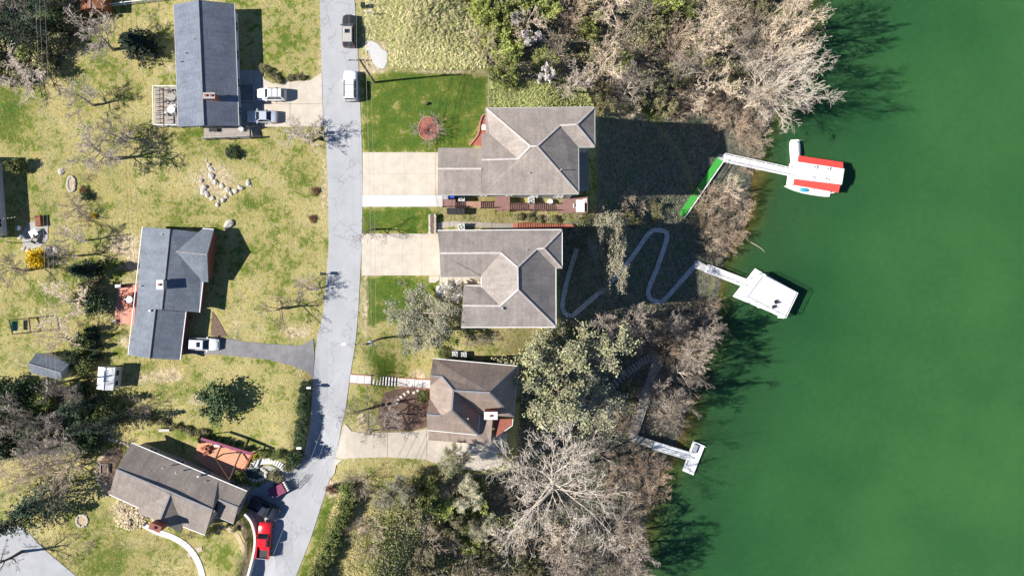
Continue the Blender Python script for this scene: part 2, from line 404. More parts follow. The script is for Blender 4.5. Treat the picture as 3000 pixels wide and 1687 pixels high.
def inset(pts, dist):
    """offset a 2-D polygon inwards"""
    k = len(pts)
    ar = sum(pts[i][0] * pts[(i + 1) % k][1] - pts[(i + 1) % k][0] * pts[i][1] for i in range(k))
    sg = 1 if ar > 0 else -1
    out = []
    for i in range(k):
        p0, p1, p2 = (Vector(pts[(i + t) % k][:2]) for t in (-1, 0, 1))
        d1 = (p1 - p0).normalized(); d2 = (p2 - p1).normalized()
        n1 = Vector((-d1.y, d1.x)) * sg; n2 = Vector((-d2.y, d2.x)) * sg
        cr = d1.x * d2.y - d1.y * d2.x
        if abs(cr) < 0.05: out.append(p1 + n1 * dist)
        else:
            a = p1 + n1 * dist; b = p1 + n2 * dist
            t = ((b.x - a.x) * d2.y - (b.y - a.y) * d2.x) / cr
            out.append(a + d1 * t)
    return out
def drape(name, poly, dz, m, parent=None, step=14.0, skirt=0.25):
    """sheet that follows the ground inside a photo-pixel polygon"""
    pts = []
    k = len(poly)
    for i in range(k):
        a, b = Vector(poly[i]), Vector(poly[(i + 1) % k]); n = max(1, int((b - a).length / step))
        for t in range(n): pts.append(a + (b - a) * (t / n))
    nb = len(pts)
    edges = [(i, (i + 1) % nb) for i in range(nb)]
    xs = [p.x for p in pts]; ys = [p.y for p in pts]
    for ix in range(int(min(xs) / step), int(max(xs) / step) + 2):
        for iy in range(int(min(ys) / step), int(max(ys) / step) + 2):
            q = Vector((ix * step + 0.37, iy * step + 0.21))
            ins = False
            for i in range(nb):
                a, b = pts[i], pts[(i + 1) % nb]
                if (a.y > q.y) != (b.y > q.y) and q.x < (b.x - a.x) * (q.y - a.y) / (b.y - a.y) + a.x: ins = not ins
            if ins and min((p - q).length_squared for p in pts[:nb]) > (step * 0.35) ** 2: pts.append(q)
    vv, ee, ff, *_r = mgeo.delaunay_2d_cdt(pts, edges, [], 1, 1e-4)
    mb = MB(); mb.v = [tuple(G(p.x, p.y, dz)) for p in vv]
    for f in ff:
        a, b, c = (Vector(mb.v[i]) for i in f)
        mb.f.append(tuple(f) if (b - a).cross(c - a).z > 0 else tuple(f)[::-1])
    cnt = {}
    for f in mb.f:
        for i in range(3):
            e = (f[i], f[(i + 1) % 3]); cnt[e] = 1
    n = len(mb.v)
    low = {}
    def lo(i):
        if i not in low:
            low[i] = len(mb.v); x, y, z = mb.v[i]; mb.v.append((x, y, z - skirt))
        return low[i]
    for (a, b) in list(cnt):
        if (b, a) not in cnt: mb.f.append((b, a, lo(a), lo(b)))
    return mb.build(name, m, parent)
def ribbon(pts, widths):
    """centre line + widths (pixels) -> polygon"""
    L, R = [], []
    for i, p in enumerate(pts):
        a = Vector(pts[max(i - 1, 0)]); b = Vector(pts[min(i + 1, len(pts) - 1)]); t = (b - a).normalized(); n = Vector((-t.y, t.x))
        w = widths[i] if isinstance(widths, (list, tuple)) else widths
        L.append(Vector(p) + n * w / 2); R.append(Vector(p) - n * w / 2)
    return L + R[::-1]
def smooth_line(pts, n=6):
    out = []
    P = [Vector(p) for p in pts]
    for i in range(len(P) - 1):
        p0, p1, p2, p3 = P[max(i - 1, 0)], P[i], P[i + 1], P[min(i + 2, len(P) - 1)]
        for t in range(n):
            u = t / n
            out.append(0.5 * ((2 * p1) + (p2 - p0) * u + (2 * p0 - 5 * p1 + 4 * p2 - p3) * u * u + (3 * p1 - p0 - 3 * p2 + p3) * u ** 3))
    out.append(P[-1]); return out
# ------------------------------------------------------------------ the ground
def poly_mask(polys, soft=2):
    m = np.zeros_like(GX)
    for poly in polys:
        ins = np.zeros(GX.shape, bool); k = len(poly)
        for i in range(k):
            (ax, ay), (bx, by) = poly[i], poly[(i + 1) % k]
            if ay == by: continue
            c = ((ay > GY) != (by > GY)) & (GX < (bx - ax) * (GY - ay) / (by - ay) + ax)
            ins ^= c
        m = np.maximum(m, ins.astype(float))
    for _ in range(soft):
        p = np.pad(m, 1, mode='edge')
        m = (p[:-2, 1:-1] + p[2:, 1:-1] + p[1:-1, :-2] + p[1:-1, 2:] + p[1:-1, 1:-1] * 2) / 6
    return m
def blobs(lst):
    m = np.zeros_like(GX)
    for x, y, rx, ry, w in lst:
        m = np.maximum(m, w * np.exp(-(((GX - x) / rx) ** 2 + ((GY - y) / ry) ** 2)))
    return m
W_TOP = [(1380, -1000), (1400, 60), (1420, 200), (1460, 245), (1710, 255), (1745, 290), (1960, 300), (2060, 330), (2280, 380), (2700, -1000)]
W_SLOPE = [(1900, 330), (2300, 360), (2230, 700), (2150, 900), (2080, 1100), (2030, 1300), (1950, 1500), (1900, 2200), (1150, 2200), (1190, 1660), (1240, 1470), (1290, 1395),
           (1480, 1400), (1520, 1360), (1530, 1080), (1560, 1000), (1640, 965), (1850, 940), (2080, 880), (2110, 760), (2060, 650), (2040, 560), (2000, 450)]
W_LEFT = [(-700, 1130), (60, 1120), (330, 1170), (350, 1260), (280, 1320), (0, 1350), (-700, 1350)]
W_LEFT2 = [(-700, -700), (240, -700), (210, 120), (170, 220), (60, 235), (-700, 235)]
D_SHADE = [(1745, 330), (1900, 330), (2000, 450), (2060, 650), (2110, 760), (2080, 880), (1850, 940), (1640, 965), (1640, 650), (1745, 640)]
wood_shade = np.maximum(poly_mask([W_TOP, W_SLOPE, W_LEFT, W_LEFT2], 14), 0.8 * poly_mask([D_SHADE], 10))  # D_SHADE puts the rear slope's shade into the ground colour, beside real woodland floor
lushm = np.maximum(poly_mask([[(1066, 212), (1300, 205), (1425, 230), (1425, 330), (1380, 440), (1066, 446)], [(1066, 612), (1290, 612), (1262, 684), (1064, 684)],
                             [(1062, 812), (1270, 812), (1275, 900), (1060, 960)], [(985, 1400), (1020, 1450), (960, 1640), (900, 1780), (870, 1700)]], 2),
                   blobs([(1120, 1060, 60, 50, 0.9), (20, 340, 70, 90, 0.9), (60, 450, 60, 60, 0.6), (880, 60, 60, 80, 0.35), (820, 130, 70, 60, 0.45), (1150, 1020, 90, 40, 0.6),
                          (590, 400, 70, 40, 0.5), (130, 600, 60, 60, 0.6), (260, 790, 40, 30, 0.8), (350, 1010, 30, 50, 0.8), (700, 450, 90, 50, 0.45), (730, 700, 110, 120, 0.35),
                          (570, 1270, 90, 26, 0.9), (500, 1130, 80, 40, 0.35), (800, 1180, 80, 60, 0.4), (1350, 240, 60, 30, 0.5), (640, 1620, 60, 60, 0.5), (470, 1600, 90, 50, 0.45),
                          (330, 1640, 60, 70, 0.7), (240, 1540, 40, 60, 0.5), (540, 350, 50, 30, 0.5), (400, 250, 40, 40, 0.45), (860, 500, 50, 60, 0.35), (500, 250, 30, 60, 0.4),
                          (1690, 650, 50, 60, 0.4), (1920, 605, 50, 40, 0.5), (1900, 330, 50, 30, 0.5)]))
drym = poly_mask([[(1066, -1000), (1385, -1000), (1410, 60), (1425, 200), (1070, 208)], [(1428, 235), (1720, 240), (1735, 312), (1428, 312)]], 3)
barem = blobs([(370, 720, 55, 35, 1.0), (400, 760, 30, 50, 0.95), (385, 830, 40, 30, 0.5), (490, 1100, 55, 26, 0.95), (590, 1170, 45, 20, 0.8), (370, 1000, 40, 30, 0.6), (420, 1110, 50, 20, 0.7),
               (950, 550, 14, 120, 0.65), (1070, 900, 14, 140, 0.65), (1072, 520, 14, 40, 0.4), (870, 970, 60, 30, 0.7), (690, 960, 60, 60, 0.4), (1225, 1105, 30, 26, 0.95), (1090, 205, 60, 12, 0.8),
               (1300, 212, 160, 8, 0.7), (1035, 1330, 22, 30, 0.6), (975, 1430, 22, 34, 1.0), (500, 200, 25, 20, 0.6), (490, 60, 20, 16, 0.6), (310, 520, 90, 30, 0.35), (625, 530, 70, 60, 0.85),
               (1100, 160, 60, 60, 0.7), (400, 1590, 100, 34, 0.35), (1060, 1240, 22, 60, 0.6), (130, 580, 70, 16, 0.4), (120, 1090, 80, 30, 0.4), (60, 1050, 60, 50, 0.4), (470, 340, 40, 20, 0.3),
               (1700, 965, 70, 24, 0.7), (940, 200, 10, 200, 0.6), (330, 1490, 40, 40, 0.4), (720, 1200, 70, 30, 0.25), (680, 560, 60, 60, 0.3), (300, 300, 60, 25, 0.4), (440, 420, 90, 25, 0.3)])
mb = MB()
kk = S * (H - GZ) / H
VX = (GX - CX) * kk; VY = (CY - GY) * kk
nx, ny = len(gx), len(gy)
me = bpy.data.meshes.new('ground')
verts = np.stack([VX.ravel(), VY.ravel(), GZ.ravel()], 1)
idx = np.arange(nx * ny).reshape(ny, nx)
faces = np.stack([idx[1:, :-1].ravel(), idx[1:, 1:].ravel(), idx[:-1, 1:].ravel(), idx[:-1, :-1].ravel()], 1)
me.from_pydata(verts.tolist(), [], faces.tolist())
for nm, arr in (('lush', lushm), ('dry', drym), ('bare', barem), ('wood_shade', wood_shade)):
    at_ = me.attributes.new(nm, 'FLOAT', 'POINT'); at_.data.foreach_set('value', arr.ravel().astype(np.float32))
me.shade_smooth()
def ground_material():
    m = bpy.data.materials.new('ground'); m.use_nodes = True
    nt = m.node_tree; b = nt.nodes['Principled BSDF']; b.inputs['Roughness'].default_value = 0.95; b.inputs['Specular IOR Level'].default_value = 0.1
    N, L = nt.nodes.new, nt.links.new
    tc = N('ShaderNodeTexCoord')
    def noise(sc, det=5, ro=0.6, off=0.0):
        mp = N('ShaderNodeMapping'); mp.inputs['Location'].default_value = (off, off * 1.7, 0)
        L(tc.outputs['Object'], mp.inputs[0])
        n = N('ShaderNodeTexNoise'); n.inputs['Scale'].default_value = sc; n.inputs['Detail'].default_value = det; n.inputs['Roughness'].default_value = ro
        L(mp.outputs[0], n.inputs['Vector']); return n.outputs[0]
    def math_(op, a, c, cl=False):
        n = N('ShaderNodeMath'); n.operation = op; n.use_clamp = cl
        for i, q in enumerate((a, c)):
            if isinstance(q, (int, float)): n.inputs[i].default_value = q
            else: L(q, n.inputs[i])
        return n.outputs[0]
    def step(x, lo, hi):
        n = N('ShaderNodeMapRange'); n.interpolation_type = 'SMOOTHSTEP'; n.inputs[1].default_value = lo; n.inputs[2].default_value = hi
        L(x, n.inputs[0]); return n.outputs[0]
    def mix(f, a, c, bt='MIX'):
        n = N('ShaderNodeMixRGB'); n.blend_type = bt
        for i, q in zip((0, 1, 2), (f, a, c)):
            if isinstance(q, (int, float)): n.inputs[i].default_value = q
            elif isinstance(q, tuple): n.inputs[i].default_value = (*q, 1)
            else: L(q, n.inputs[i])
        return n.outputs[0]
    def attr(nm):
        n = N('ShaderNodeAttribute'); n.attribute_name = nm; return n.outputs['Fac']
    big, mid, fine, tiny = noise(0.14, 5, 0.65), noise(0.55, 6, 0.7, 3), noise(1.9, 5, 0.72, 9), noise(9.0, 3, 0.7, 5)
    sp = noise(1.5, 4, 0.8, 21)
    g = math_('ADD', math_('MULTIPLY', big, 0.45), math_('MULTIPLY', mid, 0.55))
    g = math_('ADD', g, math_('MULTIPLY', attr('lush'), 0.15))
    g = math_('SUBTRACT', g, math_('MULTIPLY', attr('dry'), 0.06))
    dry1 = mix(step(mid, 0.38, 0.62), (0.50, 0.41, 0.18), (0.64, 0.535, 0.30))
    sp1 = math_('ADD', math_('MULTIPLY', math_('SUBTRACT', fine, 0.5), 2.3), math_('MULTIPLY', math_('SUBTRACT', g, 0.5), 3.6))
    sp1 = math_('ADD', math_('ADD', sp1, math_('MULTIPLY', math_('SUBTRACT', tiny, 0.5), 1.1)), 0.43)
    col = mix(math_('MULTIPLY', step(sp1, 0.34, 0.56), 0.85), dry1, (0.33, 0.315, 0.10))
    col = mix(step(sp1, 0.52, 0.78), col, (0.15, 0.195, 0.03))
    col = mix(step(sp1, 0.8, 1.15), col, (0.09, 0.155, 0.028))
    # thin worn spots showing straw and soil
    bare = math_('ADD', attr('bare'), math_('MULTIPLY', math_('SUBTRACT', fine, 0.55), 1.1))
    bare = math_('ADD', bare, math_('MULTIPLY', math_('SUBTRACT', mid, 0.5), 0.8))
    bare = step(bare, 0.22, 0.58)
    soil = mix(step(fine, 0.35, 0.65), (0.54, 0.42, 0.285), (0.66, 0.535, 0.38))
    col = mix(math_('MULTIPLY', bare, 0.92), col, soil)
    litter_shade = mix(step(sp, 0.35, 0.62), (0.095, 0.11, 0.095), (0.25, 0.23, 0.19))  # litter tone darkened and cooled to imitate blue shade on the rear slope
    litter_shade = mix(step(mid, 0.50, 0.64), litter_shade, (0.10, 0.17, 0.085))
    wd = step(math_('ADD', attr('wood_shade'), math_('MULTIPLY', math_('SUBTRACT', sp, 0.5), 0.5)), 0.3, 0.65)
    col = mix(wd, col, litter_shade)
    v = step(fine, 0.28, 0.72); v2 = step(tiny, 0.25, 0.75)
    col = mix(1.0, col, mix(v, (0.58, 0.62, 0.60), (1.22, 1.2, 1.14)), 'MULTIPLY')
    col = mix(1.0, col, mix(v2, (0.55, 0.58, 0.58), (1.3, 1.29, 1.24)), 'MULTIPLY')
    L(col, b.inputs['Base Color'])
    bp = N('ShaderNodeBump'); bp.inputs['Strength'].default_value = 0.9; bp.inputs['Distance'].default_value = 0.22
    L(math_('ADD', fine, math_('MULTIPLY', tiny, 0.6)), bp.inputs['Height']); L(bp.outputs[0], b.inputs['Normal'])
    return m
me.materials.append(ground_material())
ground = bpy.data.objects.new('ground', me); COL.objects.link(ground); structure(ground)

# ------------------------------------------------------------------ the lake
lx = np.concatenate([np.arange(1780, 2560, 12.), np.arange(2560, 3500, 80.), np.array([4200., 6000., 9500.])])
ly = np.concatenate([np.array([-9500., -5000., -2500.]), np.arange(-1200, -60, 80.), np.arange(-60, 1750, 12.), np.arange(1750, 2900, 80.), np.array([4000., 9500.])])
LX, LY = np.meshgrid(lx, ly)
LH = height_raw(LX, LY)
kl = S * (H - LAKE_Z) / H
me = bpy.data.meshes.new('lake')
idx = np.arange(LX.size).reshape(LX.shape); nl = LX.size
lv = np.stack([((LX - CX) * kl).ravel(), ((CY - LY) * kl).ravel(), np.full(nl, LAKE_Z)], 1).tolist()
lf = np.stack([idx[1:, :-1].ravel(), idx[1:, 1:].ravel(), idx[:-1, 1:].ravel(), idx[:-1, :-1].ravel()], 1).tolist()
loop = list(idx[0, :]) + list(idx[1:, -1]) + list(idx[-1, -2::-1]) + list(idx[-2:0:-1, 0])
lv += [(lv[i][0], lv[i][1], LAKE_Z - 9.0) for i in loop]
for i in range(len(loop)):
    j = (i + 1) % len(loop); lf.append((int(loop[i]), int(loop[j]), nl + j, nl + i))
lf.append(tuple(nl + i for i in range(len(loop))))
me.from_pydata(lv, [], lf)
at_ = me.attributes.new('depth', 'FLOAT', 'POINT'); at_.data.foreach_set('value', np.concatenate([np.clip(LAKE_Z - LH, 0, 8).ravel(), np.full(len(loop), 8.0)]).astype(np.float32))
m = bpy.data.materials.new('lake_water'); m.use_nodes = True
nt = m.node_tree; b = nt.nodes['Principled BSDF']
b.inputs['Roughness'].default_value = 0.12; b.inputs['IOR'].default_value = 1.33; b.inputs['Specular IOR Level'].default_value = 0.5
b.inputs['Subsurface Weight'].default_value = 1.0; b.inputs['Subsurface Radius'].default_value = (0.5, 1.0, 0.7); b.inputs['Subsurface Scale'].default_value = 0.9
at_ = nt.nodes.new('ShaderNodeAttribute'); at_.attribute_name = 'depth'
tc = nt.nodes.new('ShaderNodeTexCoord')
no = nt.nodes.new('ShaderNodeTexNoise'); no.inputs['Scale'].default_value = 0.09; no.inputs['Detail'].default_value = 5
nt.links.new(tc.outputs['Object'], no.inputs['Vector'])
ad = nt.nodes.new('ShaderNodeMath'); ad.operation = 'MULTIPLY_ADD'; ad.inputs[1].default_value = 1.6; nt.links.new(no.outputs[0], ad.inputs[0])
sb = nt.nodes.new('ShaderNodeMath'); sb.operation = 'SUBTRACT'; sb.inputs[1].default_value = 0.8; nt.links.new(at_.outputs['Fac'], sb.inputs[0])
nt.links.new(sb.outputs[0], ad.inputs[2])
mr = nt.nodes.new('ShaderNodeMapRange'); mr.inputs[1].default_value = 0.0; mr.inputs[2].default_value = 7.2; nt.links.new(ad.outputs[0], mr.inputs[0])
rp = nt.nodes.new('ShaderNodeValToRGB'); cr = rp.color_ramp
cr.elements[0].position = 0.0; cr.elements[0].color = (0.135, 0.115, 0.035, 1)
cr.elements[1].position = 1.0; cr.elements[1].color = (0.039, 0.130, 0.039, 1)
e = cr.elements.new(0.07); e.color = (0.055, 0.085, 0.022, 1)
e = cr.elements.new(0.2); e.color = (0.026, 0.082, 0.03, 1)  # darker mid-depth stop: shore trees' shade put into the water colour
e = cr.elements.new(0.55); e.color = (0.025, 0.099, 0.033, 1)
nt.links.new(mr.outputs[0], rp.inputs[0])
n2 = nt.nodes.new('ShaderNodeTexNoise'); n2.inputs['Scale'].default_value = 0.05; n2.inputs['Detail'].default_value = 4
nt.links.new(tc.outputs['Object'], n2.inputs['Vector'])
r2 = nt.nodes.new('ShaderNodeValToRGB'); r2.color_ramp.elements[0].color = (0.78, 0.86, 0.84, 1); r2.color_ramp.elements[1].color = (1.3, 1.12, 1.08, 1)
r2.color_ramp.elements[0].position = 0.3; r2.color_ramp.elements[1].position = 0.7
nt.links.new(n2.outputs[0], r2.inputs[0])
n4 = nt.nodes.new('ShaderNodeTexNoise'); n4.inputs['Scale'].default_value = 0.9; n4.inputs['Detail'].default_value = 8; n4.inputs['Roughness'].default_value = 0.75
nt.links.new(tc.outputs['Object'], n4.inputs['Vector'])
r4 = nt.nodes.new('ShaderNodeValToRGB'); r4.color_ramp.elements[0].position = 0.3; r4.color_ramp.elements[1].position = 0.7
r4.color_ramp.elements[0].color = (0.86, 0.93, 0.95, 1); r4.color_ramp.elements[1].color = (1.16, 1.07, 1.05, 1)
nt.links.new(n4.outputs[0], r4.inputs[0])
m5 = nt.nodes.new('ShaderNodeMixRGB'); m5.blend_type = 'MULTIPLY'; m5.inputs[0].default_value = 1
nt.links.new(r2.outputs[0], m5.inputs[1]); nt.links.new(r4.outputs[0], m5.inputs[2])
mx = nt.nodes.new('ShaderNodeMixRGB'); mx.blend_type = 'MULTIPLY'; mx.inputs[0].default_value = 1
nt.links.new(rp.outputs[0], mx.inputs[1]); nt.links.new(m5.outputs[0], mx.inputs[2])
nt.links.new(mx.outputs[0], b.inputs['Base Color'])
n3 = nt.nodes.new('ShaderNodeTexNoise'); n3.inputs['Scale'].default_value = 1.9; n3.inputs['Detail'].default_value = 5
mp = nt.nodes.new('ShaderNodeMapping'); mp.inputs['Scale'].default_value = (0.55, 1.3, 1); mp.inputs['Rotation'].default_value = (0, 0, 0.25)
nt.links.new(tc.outputs['Object'], mp.inputs[0]); nt.links.new(mp.outputs[0], n3.inputs['Vector'])
bp = nt.nodes.new('ShaderNodeBump'); bp.inputs['Strength'].default_value = 0.5; bp.inputs['Distance'].default_value = 0.12
nt.links.new(n3.outputs[0], bp.inputs['Height']); nt.links.new(bp.outputs[0], b.inputs['Normal'])
me.materials.append(m)
lake = bpy.data.objects.new('lake', me); COL.objects.link(lake); structure(lake)

# ------------------------------------------------------------------ roads, driveways, paths
ROAD_L = [(900, -900), (930, -200), (937, 0), (943, 200), (946, 330), (956, 420), (962, 560), (963, 720), (957, 815), (946, 925), (930, 985), (924, 1040), (917, 1118), (912, 1200), (906, 1260), (893, 1320),
          (874, 1374), (852, 1434), (835, 1480), (812, 1530), (782, 1600), (736, 1690), (690, 1780), (560, 2000)]
ROAD_R = [(1030, -900), (1034, -200), (1039, 0), (1048, 150), (1053, 240), (1060, 420), (1062, 600), (1061, 690), (1055, 812), (1050, 910), (1042, 1000), (1026, 1100), (1012, 1200), (1000, 1250), (981, 1361),
          (965, 1407), (942, 1479), (909, 1581), (866, 1690), (826, 1790), (720, 2000)]
structure(drape('road', ROAD_L + ROAD_R[::-1], 0.06, 'asphalt', step=26))
structure(drape('side_road', [(-60, 1540), (62, 1540), (78, 1552), (130, 1608), (228, 1690), (330, 1790), (100, 1850), (-60, 1850)], 0.06, 'asphalt_mid', step=24))
structure(drape('parking_apron', [(720, 1440), (760, 1425), (800, 1400), (850, 1360), (878, 1362), (853, 1434), (835, 1480), (812, 1530), (782, 1600), (736, 1690), (722, 1690), (742, 1640), (752, 1590), (748, 1545), (732, 1505)], 0.05, 'asphalt_mid', step=20))
def slabs(name, m, polys, dz=0.10):
    base = bpy.data.objects.new(name, None); COL.objects.link(base); base['_o'] = tuple(G(*polys[0][0])); base.location = base['_o']; base['kind'] = 'structure'
    for p in polys: drape('slab', p, dz, m, base, step=22)
    return base
def gridslabs(xs, ys, gap=0.12):
    return [[(xs[i] + gap, ys[j] + gap), (xs[i + 1] - gap, ys[j] + gap), (xs[i + 1] - gap, ys[j + 1] - gap), (xs[i] + gap, ys[j + 1] - gap)] for i in range(len(xs) - 1) for j in range(len(ys) - 1)]
slabs('driveway', 'concrete', gridslabs([1062.5, 1125, 1185, 1250, 1300], [447, 510, 571]))
slabs('driveway', 'concrete_white', gridslabs([1062.5, 1125, 1185, 1256, 1297], [571.5, 606]), 0.11)
slabs('driveway', 'concrete', gridslabs([1060, 1120, 1180, 1235, 1300], [685, 746, 807]))
slabs('footpath', 'concrete', gridslabs([1288, 1330, 1372, 1416], [808, 834]) + [[(1257, 808), (1287, 808), (1287, 820), (1275, 828), (1257, 828)]], 0.1)
slabs('driveway', 'concrete', [[(768, 216), (776, 234), (802, 246), (850, 240), (850, 305), (768, 305)], [(851, 240), (908, 237), (943, 214), (945.5, 305), (851, 305)],
                              [(768, 306), (850, 306), (850, 372), (768, 372)], [(851, 306), (945.5, 306), (948, 371), (851, 372)]])
slabs('driveway', 'concrete_grey', [[(704, 207), (745, 207), (745, 246), (704, 246)], [(746, 207), (767, 207), (767, 306), (746, 306)], [(704, 302), (745, 302), (745, 372), (704, 372)], [(746, 307), (767, 307), (767, 372), (746, 372)]], 0.09)  # shaded house end of the drive: shade painted in as greyer concrete
slabs('driveway', 'asphalt_dark', [[(532, 985), (620, 988), (650, 988), (720, 1001), (800, 1008), (880, 1012), (918, 992), (922, 1040), (918, 1108), (905, 1092), (860, 1072), (780, 1052), (700, 1044), (640, 1038), (532, 1036)]], 0.08)
slabs('driveway', 'concrete', [[(984, 1340), (1004, 1250), (1012, 1241), (1030, 1262), (1060, 1267), (1135, 1266), (1135, 1338), (1020, 1341), (1006, 1344)], [(1136, 1266), (1200, 1264), (1250, 1255), (1250, 1345), (1136, 1338)],
                              [(1251, 1255), (1350, 1262), (1350, 1372), (1300, 1366), (1251, 1346)], [(1351, 1262), (1486, 1268), (1484, 1335), (1470, 1362), (1410, 1378), (1351, 1373)],
                              [(983, 1343), (1004, 1345), (985, 1362), (981, 1385), (968, 1404)]])
# front steps and walk of the house with the umber roof
def walk_strip(name, a, b, w, n, m, dz=0.1, under=None):
    P = [Vector(a) + (Vector(b) - Vector(a)) * (i / n) for i in range(n + 1)]
    return [ribbon([P[i] + (P[i + 1] - P[i]) * 0.03, P[i + 1] - (P[i + 1] - P[i]) * 0.03], w) for i in range(n)]
slabs('footpath', 'concrete_white', walk_strip('x', (1026, 1109), (1088, 1113), 23, 3, None) + walk_strip('x', (1168, 1119), (1262, 1125), 23, 4, None))
# curved white garden walk of the house on the bank
wk = smooth_line([(398, 1518), (420, 1536), (460, 1556), (505, 1572), (545, 1596), (572, 1628), (588, 1665), (598, 1710), (604, 1760)], 3)
slabs('footpath', 'concrete_white', [ribbon([wk[i] + (wk[i + 1] - wk[i]) * 0.03, wk[i + 1]], 17 if i > 4 else 15) for i in range(len(wk) - 1)], 0.1)
wk = smooth_line([(640, 1540), (665, 1546), (690, 1560), (706, 1590), (716, 1620), (720, 1650), (712, 1690)], 3)
slabs('footpath', 'dirt', [ribbon([wk[i], wk[i + 1]], 12) for i in range(len(wk) - 1)], 0.05)
# switchback path down to the lake
zz = smooth_line([(1690, 728), (1680, 760), (1664, 812), (1648, 884), (1652, 914), (1674, 925), (1702, 903), (1786, 828), (1848, 757), (1896, 690), (1914, 675), (1938, 676), (1954, 684), (1946, 724),
                  (1921, 794), (1899, 850), (1904, 874), (1926, 884), (1949, 875), (1988, 831), (2038, 776)], 3)
zp = bpy.data.objects.new('switchback_path', None); COL.objects.link(zp); zp.location = G(1690, 728); zp['_o'] = tuple(zp.location); zp['kind'] = 'structure'
for i in range(len(zz) - 1):
    t = (zz[i + 1] - zz[i]) * 0.01
    drape('slab', ribbon([zz[i] + t, zz[i + 1] + t * 2], random.uniform(12.5, 14.5)), 0.12, 'path_grey', zp, step=14)
# patches of other ground
structure(drape('gravel_patch', [(1068, 122), (1085, 118), (1105, 128), (1120, 145), (1138, 155), (1136, 180), (1125, 202), (1105, 200), (1090, 180), (1085, 162), (1070, 152)], 0.05, 'gravel', step=16))
structure(drape('mulch_bed', [(622, 912), (633, 925), (650, 955), (666, 985), (640, 988), (618, 982)], 0.05, 'mulch_brown', step=14))
structure(drape('mulch_bed', [(1428, 338), (1415, 342), (1408, 362), (1402, 395), (1378, 424), (1412, 428), (1428, 400)], 0.06, 'mulch_red', step=14))
structure(drape('mulch_bed', [(1128, 1150), (1165, 1138), (1215, 1132), (1255, 1150), (1252, 1250), (1200, 1262), (1120, 1262), (1105, 1230), (1115, 1180)], 0.05, 'mulch_brown', step=18))
structure(drape('gravel_patch', [(1278, 838), (1300, 832), (1345, 838), (1360, 852), (1355, 868), (1330, 874), (1290, 868), (1276, 855)], 0.05, 'gravel', step=14))
structure(drape('dirt_patch', [(300, 1330), (330, 1312), (345, 1320), (352, 1345), (330, 1400), (322, 1440), (330, 1452), (312, 1448), (288, 1420), (276, 1380), (282, 1350)], 0.05, 'dirt', step=16))
structure(drape('mulch_bed', [(322, 1320), (352, 1310), (360, 1330), (345, 1360), (335, 1400), (318, 1420), (296, 1395), (294, 1350)], 0.07, 'mulch_brown', step=16))
structure(drape('mulch_bed', [(700, 1520), (718, 1530), (730, 1560), (734, 1600), (726, 1600), (705, 1555), (692, 1535)], 0.06, 'mulch_brown', step=14))

# ------------------------------------------------------------------ houses
def uv_slope(o):
    me = o.data; uvl = me.uv_layers.new(name='UVMap')
    off = Vector(o['_o'])
    for p in me.polygons:
        n = p.normal
        h = Vector((-n.y, n.x, 0)); h = h.normalized() if h.length > 1e-4 else Vector((1, 0, 0))
        u = n.cross(h)
        for li in p.loop_indices:
            c = me.vertices[me.loops[li].vertex_index].co
            uvl.data[li].uv = (c.dot(h) + 50, c.dot(u) + 50)
def add_windows(root, wallpart, pts, zb, zt_top, every=3.4, skip=(), frame='white_paint', mate='glass'):
    """windows on each wall face longer than 3 m"""
    k = len(pts)
    ar = sum(pts[i].x * pts[(i + 1) % k].y - pts[(i + 1) % k].x * pts[i].y for i in range(k))
    sg = 1 if ar > 0 else -1
    for i in range(k):
        if i in skip: continue
        a, b = pts[i], pts[(i + 1) % k]; L = (b - a).length
        if L < 3: continue
        t = (b - a) / L; n = Vector((t.y, -t.x)) * sg
        cnt = max(1, int(L / every))
        for j in range(cnt):
            c = a + t * (L * (j + 0.5) / cnt)
            g = zw(c.x + n.x, c.y + n.y)
            zlist = [zt_top - 1.95]
            if zt_top - g > 5.2: zlist.append(zt_top - 4.7)
            if zt_top - g > 8: zlist.append(zt_top - 7.4)
            for z in zlist:
                if z < g + 0.3: continue
                w, hh = 1.2, 1.35
                f = MB()
                q = lambda s_, zz_, dn: Vector((c.x + t.x * s_ + n.x * dn, c.y + t.y * s_ + n.y * dn, zz_))
                for s0, s1, z0, z1 in ((-w / 2 - .08, w / 2 + .08, z - .08, z), (-w / 2 - .08, w / 2 + .08, z + hh, z + hh + .08), (-w / 2 - .08, -w / 2, z, z + hh), (w / 2, w / 2 + .08, z, z + hh), (-.03, .03, z, z + hh)):
                    f.hexa([q(s0, z0, 0.002), q(s1, z0, 0.002), q(s1, z0, .07), q(s0, z0, .07)], [q(s0, z1, 0.002), q(s1, z1, 0.002), q(s1, z1, .07), q(s0, z1, .07)])
                fo = f.build('window', frame, root)
                MB().hexa([q(-w / 2, z, 0.004), q(w / 2, z, 0.004), q(w / 2, z, .03), q(-w / 2, z, .03)], [q(-w / 2, z + hh, 0.004), q(w / 2, z + hh, 0.004), q(w / 2, z + hh, .03), q(-w / 2, z + hh, .03)]).build('pane', mate, fo)
